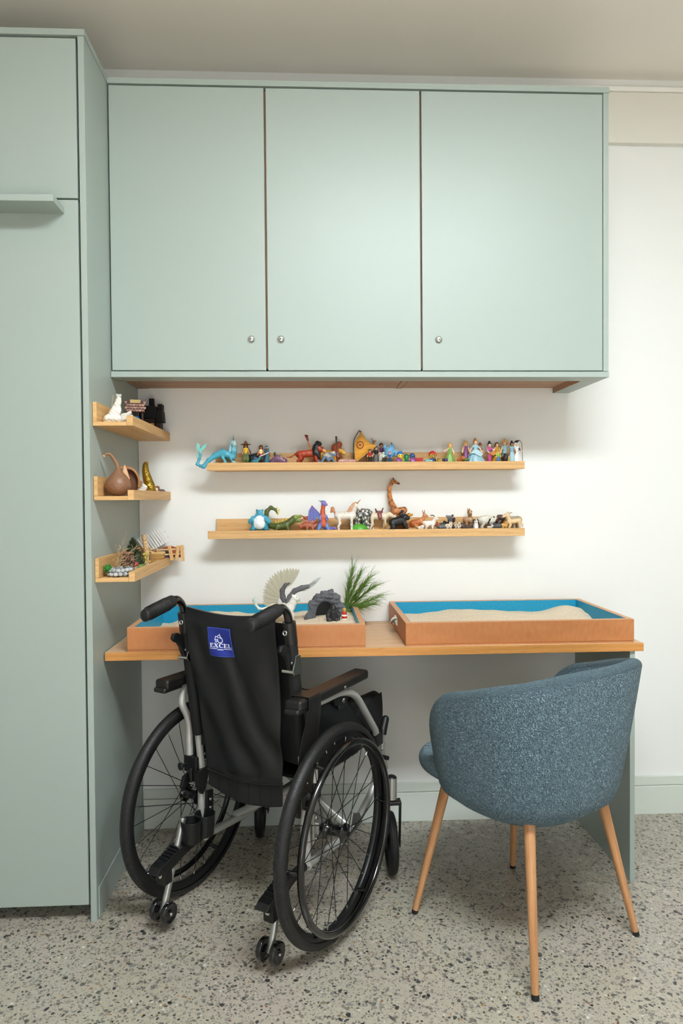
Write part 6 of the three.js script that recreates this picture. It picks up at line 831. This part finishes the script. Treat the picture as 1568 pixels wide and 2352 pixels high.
// lowest ledge
for (let k = 0, n = 9; k < n; k++) 0;
{ const t = thing('stone_ring', 'ring of little grey stones like a pond edge', 'ornament', [0.06, LC, 0.505], 0, GC), cs = [0xa3a6a8, 0x8f9294, 0xb5b7b8, 0x7d8083];
  for (let r = 0; r < 2; r++) for (let k = 0; k < 15; k++) { const a = (k + r * .5) / 15 * 2 * PI, R = .033 - r * .002, g = new THREE.IcosahedronGeometry(1, 2); g.scale(.0085 + .0015 * rnd(), .0068, .0075); g.rotateY(-a); obj('stone', g.translate(Math.cos(a) * R, .0075 + r * .0115, Math.sin(a) * R * 1.35), C(cs[rnd() * 4 | 0], .75), t); }
  obj('basin', at(lathe([[0, .002], [.03, .002], [.03, .006], [0, .007]], 24).scale(1, 1, 1.3), 0, 0, 0), C(0x4d5a55, .5), t); }
function bush(name, label, pos, r, col, n, group, squash = 1) { const t = thing(name, label, 'ornament', pos, 0, group); const gs = []; for (let i = 0; i < n; i++) { const a = rnd() * 2 * PI, b = Math.acos(rr(-1, 1)), q = r * rr(.55, 1), g = new THREE.IcosahedronGeometry(r * rr(.16, .26), 0); gs.push(g.translate(Math.sin(b) * Math.cos(a) * q, r * squash + Math.cos(b) * q * squash, Math.sin(b) * Math.sin(a) * q)); } gs.push(ball(0, r * squash, 0, r * .75, r * .75 * squash, r * .75)); obj('foliage', gs, C(col, .85), t); return t; }
bush('moss_ball', 'small bright green moss ball at the ledge front', [0.03, LC + .012, 0.535], .013, 0x2f7a2c, 60, GC);
{ const t = thing('wire_twigs', 'tangle of pale bare wire twigs over the ledge', 'ornament', [0.032, LC, 0.47], 0, GC); const base = [.0, .002, .0]; const tw = (p, d, L, r, n) => { const q = [p[0] + d[0] * L, p[1] + d[1] * L, p[2] + d[2] * L], m = [(p[0] + q[0]) / 2 + rr(-.006, .006), (p[1] + q[1]) / 2 + rr(-.004, .006), (p[2] + q[2]) / 2 + rr(-.006, .006)]; obj('twig', curve([p, m, q], r, 8, 5), C(0xc2ab84, .7), t); if (n) for (let k = 0; k < 2; k++) tw(q, [Math.max(-.1, d[0] + rr(-.7, .8)), Math.max(-.2, d[1] + rr(-.8, .5)), d[2] + rr(-.9, .9)], L * .8, r * .75, n - 1); };
  for (const d of [[.25, 1, .5], [.4, .8, -.3], [.2, 1, .1], [.3, .8, .6], [.5, 1, .2]]) tw(base, d, .028, .001, 3); }
{ const t = thing('bark_barrel', 'upright brown bark house with round holes', 'ornament', [0.066, LC, 0.44], 0.3, GC); obj('trunk', blob([[0, .016, 0, .02, 0, .046, 0, .019, 0x7a5542]], .002, .004, ([x, y, z]) => Math.sin(Math.atan2(z, x) * 14 + y * 60) > .35 ? 0x553826 : undefined, ([x, y, z]) => .0022 * Math.sin(Math.atan2(z, x) * 14 + y * 60)), M.toyMatt, t); for (const [a, y] of [[1.3, .038], [.5, .03], [2.1, .024], [1.5, .016]]) obj('hole', at(new THREE.TorusGeometry(.005, .0018, 8, 16).rotateY(0), 0, 0, .02).rotateY(PI / 2 - a).translate(0, y, 0), C(0x38231a, .8), t); obj('rim', at(new THREE.TorusGeometry(.016, .003, 8, 24).rotateX(PI / 2), 0, .065, 0), C(0x8a6650, .8), t); }
for (const [x, z, h, lb] of [[.05, .375, .046, 'tall red toadstool ornament left of the dark fir'], [.075, .39, .03, 'short red toadstool ornament by the bark house']]) { const t = thing('toadstool', lb, 'ornament', [x, LC, z], 0, GC); obj('stalk', rod([0, 0, 0], [0, h * .7, 0], .005, .004, 12), C(0xe0d8c8, .7), t); obj('cap', at(lathe([[.004, 0], [.012, -.001], [.0125, .002], [.009, .009], [.004, .0125], [0, .013]], 22), 0, h * .66, 0), C(0xa81f24, .35), t); obj('spots', Array.from({ length: 7 }, (_, i) => { const a = i * .9; return ball(Math.cos(a) * .0088, h * .66 + .0085, Math.sin(a) * .0088, .0017, .0012, .0017, 8); }), C(0xeeeae2), t); }
{ const t = thing('toy_fir', 'dark green toy fir tree leaning on the ledge back', 'ornament', [0.05, LC, 0.31], 0, GC); const gs = []; for (let i = 0; i < 420; i++) { const h = rnd() ** 1.25, a = rnd() * 2 * PI, R = .042 * (1 - h) ** .8 * rr(.55, 1), g = new THREE.ConeGeometry(.0022, .012, 4); g.rotateZ(-1.1).rotateY(a); gs.push(g.translate(Math.cos(a) * R, .022 + h * .085, -Math.sin(a) * R)); } gs.push(new THREE.ConeGeometry(.03, .085, 16).translate(0, .06, 0)); obj('foliage', gs, C(0x39452c, .9), t).userData.kind = 'stuff'; obj('trunk', rod([0, 0, 0], [0, .03, 0], .006, .005, 10), C(0x4a3626, .9), t); }
{ const t = thing('birch_log', 'pale birch log standing upright above the basket', 'ornament', [0.072, LC, 0.195], 0, GC); const bt = dataTex(128, 128, (u, v) => { const k = tileN(u, v, 6, 30, 1) > .28 ? -.35 : tileN(u, v, 10, 10, 2) * .08; return [.86 + k, .72 + k, .53 + k]; }, true, 1, 1); obj('log', [rod([.004, 0, 0], [-.012, .11, 0], .0085, .008, 16)], std(0xffffff, .7, 0, { map: bt }), t); obj('cut_end', at(lathe([[0, 0], [.0078, 0], [.007, .0012], [0, .0014]], 16), -.0122, .1098, 0, 0, 0, .145), C(0xe3c99c, .7), t); obj('bark_flake', rod([.01, .0, .006], [.012, .05, .008], .0045, .003, 8), C(0x8a6a4a, .9), t); }
{ // woven basket
  const t = thing('woven_basket', 'small woven straw basket on the ledge lip', 'basket', [0.083, LC + .006, 0.125], 0, GC); t.scale.setScalar(1.15);
  for (let r = 0; r < 6; r++) obj('weave_band', at(new THREE.TorusGeometry(.021 + r * .0009, .0026, 6, 34).rotateX(PI / 2).scale(1.15, 1, 1), 0, .004 + r * .0046, 0), C(r % 2 ? 0xcfa868 : 0xb98f50, .8), t);
  for (let k = 0; k < 20; k++) { const a = k / 20 * 2 * PI; obj('stake', rod([Math.cos(a) * .0245, 0, Math.sin(a) * .0215], [Math.cos(a) * .029, .028, Math.sin(a) * .0255], .0014, .0014, 5), C(0xb08748, .8), t); }
  obj('rim', at(new THREE.TorusGeometry(.0262, .0034, 8, 36).rotateX(PI / 2).scale(1.13, 1, 1), 0, .0305, 0), C(0xd6b277, .8), t); obj('bottom', at(lathe([[0, 0], [.02, 0], [.02, .003], [0, .003]], 20).scale(1.15, 1, 1), 0, .0, 0), C(0xa9803f, .8), t); }
{ const t = thing('dried_flowers', 'bunch of dried yellow flowers before the basket', 'ornament', [0.082, LC, 0.265], 0, GC); for (let i = 0; i < 12; i++) { const a = rr(-1, 1), e = [a * .016, .02 + rnd() * .028, rr(-.02, .026)]; obj('stalk', curve([[0, .006, .03], [e[0] * .5, e[1] * .7, e[2] * .4 + .01], e], .0009, 8, 5), C(0x8a8a3c, .8), t); obj('flower', blob([[e[0], e[1], e[2], .0042, e[0] + .002, e[1] + .002, e[2], .003, 0xd9c558]], .0014, .001, undefined, ([x, y, z]) => .0012 * Math.sin(x * 1500) * Math.sin(y * 1500)), M.toyMatt, t); } }
toy('green_frog', 'little green frog ornament by the stone ring', 'ornament', [0.09, LC, 0.36], 0, GC, [[-.004, .012, 0, .009, .006, .012, 0, .008, 0x6f9a52], [.01, .02, .004, .0045, .012, .021, .005, .004, 0x6f9a52], [-.008, .006, .008, .005, -.002, .003, .012, .004, 0x5c8a44], [.008, .006, .008, .004, .012, .003, .012, .003, 0x5c8a44]], .0013, .003, undefined, [eyesAt([[.0125, .0245, .007]], .0012)]);
toy('pink_rose', 'small pink and cream rose ornament on the lip', 'ornament', [0.094, LC, 0.315], 0, GC, [[0, .012, 0, .009, .002, .016, 0, .008, 0xb87a80]], .0013, .003, ([x, y, z]) => Math.sin(Math.hypot(x, z) * 1600 + y * 600) > .3 ? 0xd9a9a6 : undefined, [['leaf', ball(.008, .006, .006, .008, .003, .005), C(0x5c7a3c)]]);
{ const t = thing('stone_bridge', 'little arched bridge of grey blue stones', 'ornament', [0.094, LC + .012, 0.055], 0.15, GC), cs = [0x6f7a82, 0x86929a, 0x5c666e, 0x949ea4]; for (let r = 0; r < 4; r++) for (let k = 0; k < 9; k++) { const a = .12 + (k + (r % 2) * .5) / 9.5 * (PI - .3), R = .019 + r * .0062, g = new THREE.IcosahedronGeometry(1, 1); g.scale(.0036 + r * .0004, .0033, .0085); g.rotateZ(a + PI / 2); obj('stone', g.translate(Math.cos(a) * R * 1.05, Math.sin(a) * R * .95, 0), C(cs[rnd() * 4 | 0], .8), t); } }
tag(obj('purple_stone', at(new THREE.IcosahedronGeometry(.013, 1).scale(1.1, .9, 1), 0.1, LC + .022, 0.09), C(0x8a3aa0, .2)), 'shiny purple tumbled stone beside the basket', 'ornament', GC);
{ // white picket panel lying tilted at the back
  const t = thing('white_picket', 'white toy picket fence leaning against the back wall', 'toy fence', [0.055, LC + .03, 0.045], 0, GC); t.rotation.set(-.1, .1, .5);
  for (let k = 0; k < 10; k++) obj('picket', at(slab([[-.0031, 0], [.0031, 0], [.0031, .06], [0, .067], [-.0031, .06]], .004, .0005), .0 + k * .0098 - .012, .012 - k * .0, 0, 0, 0, .12), C(0xe4e3df, .6), t);
  for (const y of [.026, .05]) obj('rail', bx(-.018, .085, y, y + .0045, -.003, -.0006, .0005), C(0xd6d5d0, .6), t); }
{ const t = thing('orange_fence', 'rust orange scalloped toy fence piece behind the wooden fence', 'toy fence', [0.12, LC + .02, 0.035], 0, GC); obj('panel', slab([[-.045, 0], [.04, 0], [.04, .02], [.022, .034], [0, .04], [-.022, .034], [-.045, .018]], .005, .001), C(0xa9542a, .6), t); obj('base_strip', bx(-.046, .041, -.004, 0, -.001, .006, .0008), C(0x7d3a1e, .6), t); }
{ const t = thing('wooden_fence', 'natural wood post and rail toy fence jutting off the ledge', 'toy fence', [0.125, LC + .032, 0.075], 0, GC); t.rotation.set(0, .12, -.03);
  for (const y of [.012, -.006]) obj('rail', rod([-.075, y + .0, 0], [.055, y + .008, 0], .0032, .0032, 10), C(0xd9b98c, .7), t);
  for (const [x, tl, h] of [[-.072, .1, .04], [-.045, .05, .035], [.006, .22, .055], [.03, -.12, .056], [.048, .1, .06]]) obj('post', at(bx(-.0065, .0065, -h / 2, h / 2, -.0035, .0035, .0008, 'y'), x, .004, .006, 0, 0, tl), M.oakLedge, t); }
toy('brown_dog', 'small brown dog ornament between birch log and fence', 'ornament', [0.07, LC, 0.09], 0, GC, [[0, .014, 0, .01, .004, .03, 0, .008, 0x8a6246], [.006, .044, .002, .008, .012, .04, .006, .005, 0x8a6246], [.0, .048, .005, .003, -.002, .038, .008, .003, 0x6a4630]], .0015, .003, undefined, [eyesAt([[.0105, .047, .008]], .001)]);

// ── in and around the left sand tray ──
{ const Y = DY + .043; // griffin
  const c = 0xdfdcd4; const t = thing('toy_griffin', 'white toy griffin with grey spread wings standing in the sand', 'figurine', [0.565, Y, 0.262], -.15);
  obj('body', blob([[-.05, .052, 0, .016, -.02, .05, 0, .0165, 0xcfc8b8], [-.02, .05, 0, .0165, .01, .056, 0, .019, c], ...chain([[.012, .058, 0, .019], [.024, .074, .002, .0135], [.03, .086, .004, .0105]], c), [.03, .088, .005, .0102, .04, .084, .008, .0062, c], [.042, .084, .009, .0045, .05, .077, .011, .002, 0x9fb3ad], ...[-1, 1].flatMap(s => [...chain([[.014, .048, s * .011, .009], [.02, .026, s * .013, .006], [.018, .006, s * .013, .0055]], 0xd6d1c4), ...chain([[-.05, .046, s * .01, .011], [-.04, .028, s * .013, .0075], [-.052, .016, s * .013, .005], [-.046, .005, s * .013, .0055]], 0xcfc8b8), [.024, .096, .004 + s * .005, .003, .018, .106, .004 + s * .006, .0012, c]]), ...chain([[-.062, .056, 0, .005], [-.08, .048, .004, .0042], [-.098, .05, .006, .0038], [-.108, .064, .006, .004]], c)], .002, .005, undefined, ([x, y, z]) => x > -.002 && y > .03 && y < .095 ? .0012 * Math.sin(x * 750 + y * 300) * Math.sin(y * 700) * Math.sin(z * 600 + 1) : 0), M.toyMatt, t);
  obj('tail_tuft', blob(chain([[-.108, .062, .006, .005], [-.112, .08, .006, .0075], [-.108, .092, .006, .002]], 0xbfcfc6), .0016, .003), M.toyMatt, t);
  const e = [[.037, .0915, .0125], [.039, .0915, .001]]; obj('eyes', e.map(p => ball(...p, .0015, .0015, .0015, 8)), C(0x1a1a1a, .2), t);
  const feather = (L, w) => { const s = new THREE.Shape(); s.moveTo(0, -w * .4); s.quadraticCurveTo(L * .5, -w, L * .85, -w * .6); s.lineTo(L, 0); s.lineTo(L * .85, w * .6); s.quadraticCurveTo(L * .5, w, 0, w * .4); return new THREE.ExtrudeGeometry(s, { depth: .0006, bevelEnabled: true, bevelSize: .0004, bevelThickness: .0004, bevelSegments: 1, curveSegments: 4 }); };
  const wing = (nm, joints, tips, z, cols, w) => { const g = obj(nm, blob(joints, .0018, .004, ([x, y]) => Math.sin(x * 700 + y * 500) > .4 ? 0x6a6a6c : undefined), M.toyMatt, t); tips.forEach(([x, y, tx, ty, dz], i) => { const L = Math.hypot(tx - x, ty - y), f = feather(L, w); f.rotateZ(Math.atan2(ty - y, tx - x)); obj('feather', f.translate(x, y, z + dz), cols[i % cols.length], g); }); return g; };
  const pale = [phys(0xcfcab4, .55, 0, { transmission: .25, thickness: 0 }), phys(0xc4bfaa, .55, 0, { transmission: .25, thickness: 0 })];
  // left wing: an upright fan; right wing sweeps back to the right
  const lt = []; for (let i = 0; i < 20; i++) { const a = i / 19, bx_ = lerp(-.02, -.004, a) + .03 * a * a, by = .07 + .075 * a - .012 * a * a; const ang = lerp(3.3, 1.05, a), L = lerp(.05, .072, Math.sin(a * PI * .8)); lt.push([bx_ - .012, by, bx_ - .012 + Math.cos(ang) * L, by + Math.sin(ang) * L, -.006 + (i % 2) * .0018]); }
  wing('wing', chain([[-.004, .066, -.004, .0085], [-.014, .088, -.006, .0095], [-.016, .112, -.006, .0085], [-.004, .132, -.006, .0065], [.012, .138, -.006, .004]], 0x4a494c), lt, 0, pale, .0075);
  const rt = []; for (let i = 0; i < 14; i++) { const a = i / 13, bx_ = lerp(.04, .075, a), by = lerp(.118, .128, a), ang = lerp(-.12, .6, a), L = lerp(.03, .058, a); rt.push([bx_, by, bx_ + Math.cos(ang) * L, by + Math.sin(ang) * L, .002 + (i % 2) * .0018]); }
  wing('wing', chain([[.004, .07, .006, .008], [.012, .092, .004, .008], [.03, .112, .002, .009], [.055, .122, .002, .0095], [.078, .128, .002, .007]], 0x58585c), rt, 0, [phys(0xdcdedc, .5, 0, { transmission: .3, thickness: 0 }), phys(0xcfd3d2, .5, 0, { transmission: .3, thickness: 0 })], .006);
}
{ // rock cave: layered arch with a hollow
  const cx = .702, cz = .185, Y = DY + .042; const t = thing('toy_cave', 'dark grey layered rock cave open at the front', 'ornament', [cx, Y, cz], .05);
  const NU = 64, NV = 30; const outer = (u, v) => { const a = u * PI, w = lerp(1, .72, v); const lay = .004 * Math.sin((a * 14 + Math.sin(v * 9) * 1.2)) + .005 * noise(Math.cos(a) * 5, Math.sin(a) * 7, v * 4) + .0025 * noise(Math.cos(a) * 22, Math.sin(a) * 30, v * 16); const rx = .063 + lay, ry = .11 + lay * 1.2 + .006 * Math.sin(a * 3 + 1); const y = Math.sin(a) ** .8 * ry * lerp(1, .85, v); return [-Math.cos(a) * rx * (1 + .12 * (1 - Math.sin(a))) * w + .004 * noise(y * 60, v * 4, 9), y - .002, lerp(.036, -.045, v)]; };
  const inner = (u, v) => { const a = u * PI; const y = Math.sin(a) ** .75 * .07; return [-Math.cos(a) * .036 - .002 + .003 * noise(Math.cos(a) * 8, y * 50, v * 5), y - .002, lerp(.037, -.03, v)]; };
  const face = grid(NU, 12, (u, v) => { const p = outer(u, 0), q = inner(u, 0), n = noise(p[0] * 60 * (1 - v) + u * 9, u * 13 + v * 7, v * 6) * .006; return [lerp(p[0], q[0], v), lerp(p[1], q[1], v), .036 + .006 * Math.sin(v * PI) + n * Math.sin(v * PI) + .0025 * Math.sin(lerp(p[1], q[1], v) * 420 + u * 8) * Math.sin(v * PI)]; });
  const back = grid(NU, 6, (u, v) => { const p = outer(u, 1); return [p[0] * (1 - v), p[1] * (1 - v * .9), -.045 - .012 * Math.sin(v * PI / 2)]; }), inBack = grid(NU, 4, (u, v) => { const p = inner(u, 1); return [p[0] * (1 - v), p[1] * (1 - v) + .0, -.03]; });
  const ROCK = std(0x5d5f63, .85); obj('rock', [grid(NU, NV, (u, v) => outer(u, v)), face, back], ROCK, t);
  obj('hollow', [grid(NU, 12, (u, v) => inner(u, v)), inBack], ROCK, t);
}
{ const c = 0x1a1b1d; toy('toy_gorilla', 'black toy gorilla sitting upright before the rock cave', 'figurine', [0.727, DY + .046, 0.285], 0, 'figures in the sand', [[0, .018, 0, .0155, 0, .034, .001, .0145, c], [0, .052, .004, .0095, 0, .048, .009, .0072, c], [0, .06, .0, .0068, 0, .056, -.002, .008, c], ...[-1, 1].flatMap(s => [...chain([[s * .012, .04, .002, .0075], [s * .019, .024, .006, .0062], [s * .017, .006, .012, .0055]], c), ...chain([[s * .008, .01, .006, .0075], [s * .014, .005, .016, .005]], c)])], .0015, .004, ([x, y, z]) => z > .0115 && y > .042 && y < .055 ? 0x2c2d30 : undefined, [eyesAt([[-.0032, .053, .0138], [.0032, .053, .0138]], .001)], ([x, y, z]) => .0006 * Math.sin(x * 1300) * Math.sin(y * 1100) * Math.sin(z * 1200)); }
{ const t = thing('red_lighthouse', 'tiny red and white toy lighthouse beside the seated gorilla', 'toy', [0.766, DY + .046, 0.285], 0, 'figures in the sand'); obj('tower', lathe([[0, 0], [.0105, 0], [.011, .003], [.0085, .03], [.0085, .034], [.006, .036], [0, .036]], 22), C(0xc2261f, .4), t); for (const y of [.008, .021]) obj('white_band', at(lathe([[.0100, 0], [.0108, .001], [.0102, .0055], [.0094, .006]], 22), 0, y, 0), C(0xeeeae4, .4), t); obj('lantern', at(lathe([[.005, 0], [.0065, .002], [.005, .008], [.0072, .0085], [.003, .013], [0, .014]], 16), 0, .036, 0), C(0xc99a4e, .35), t); obj('steps', [ctr(-.004, .004, .012, .012, .008, .008, .001), ctr(.006, .003, .013, .01, .006, .006, .001)], C(0xe3e0da, .5), t); }
{ // spray of artificial grass leaning over the tray corner
  const t = thing('grass_spray', 'spray of green artificial grass leaning out of the tray corner', 'plant', [0.775, DY + .044, 0.115], 0); const mats = [C(0x4f7a24, .6), C(0x6a8f38, .6), C(0x3f6420, .6), C(0x7f9a4a, .6)];
  const stems = [[.035, .165, -.03, .10], [.06, .15, .02, .1], [.09, .135, .03, .11], [.11, .1, .01, .12], [.125, .07, .04, .1], [.07, .11, .05, .09], [.02, .12, .03, .08], [.10, .045, .06, .09]];
  const rest = [];
  stems.forEach(([x, y, z, L], i) => { const b = obj('stem', curve([[0, 0, 0], [x * .35, y * .5, z * .4], [x, y, z]], u => lerp(.0018, .0006, u), 14, 5), mats[i % 4], t);
    for (let k = 0; k < 96; k++) { const u = .2 + .8 * rnd(), px = lerp(0, x, u * (.6 + .4 * u)), py = y * u, pz = lerp(0, z, u), d = V(x + rr(-.05, .05), y + rr(-.05, .04), z + rr(-.05, .05)).normalize(), l = rr(.035, .07); const q = [px + d.x * l, py + d.y * l - rr(0, .014), pz + d.z * l]; const g = curve([[px, py, pz], [px + d.x * l * .5, py + d.y * l * .5 + .003, pz + d.z * l * .5], q], w => lerp(.001, .00025, w), 5, 3); if (k < 36) obj('blade', g, mats[rnd() * 4 | 0], b); else rest.push(g); } });
  obj('fine_blades', rest, mats[1], t).userData.kind = 'stuff';
  obj('wire_stalk', curve([[0, 0, 0], [.004, -.012, .002]], .0022, 4, 6), mats[2], t); }
// crumpled plastic bag hanging behind the desk end
{ const b = obj('plastic_bag', sheet(24, 24, (u, v) => { const y = lerp(.375, .235, v), w = .018 + .075 * v - .015 * sstep(.8, 1, v); return [1.7012 + (w + .034) * u + .003 + .004 * noise(u * 5, v * 5, 1), y - .02 * u * (1 - v) + .012 * noise(u * 4, v * 3, 7) - .02 * sstep(.6, 1, u) * (1 - v), .19 + .03 * Math.sin(u * PI) + .012 * noise(u * 7, v * 7, 4)]; }, .0006), phys(0xf2f3f6, .35, 0, { transmission: .35, thickness: 0 })); tag(b, 'crumpled white plastic bag behind the green desk end panel', 'bag'); }
renderer.render(scene, camera);
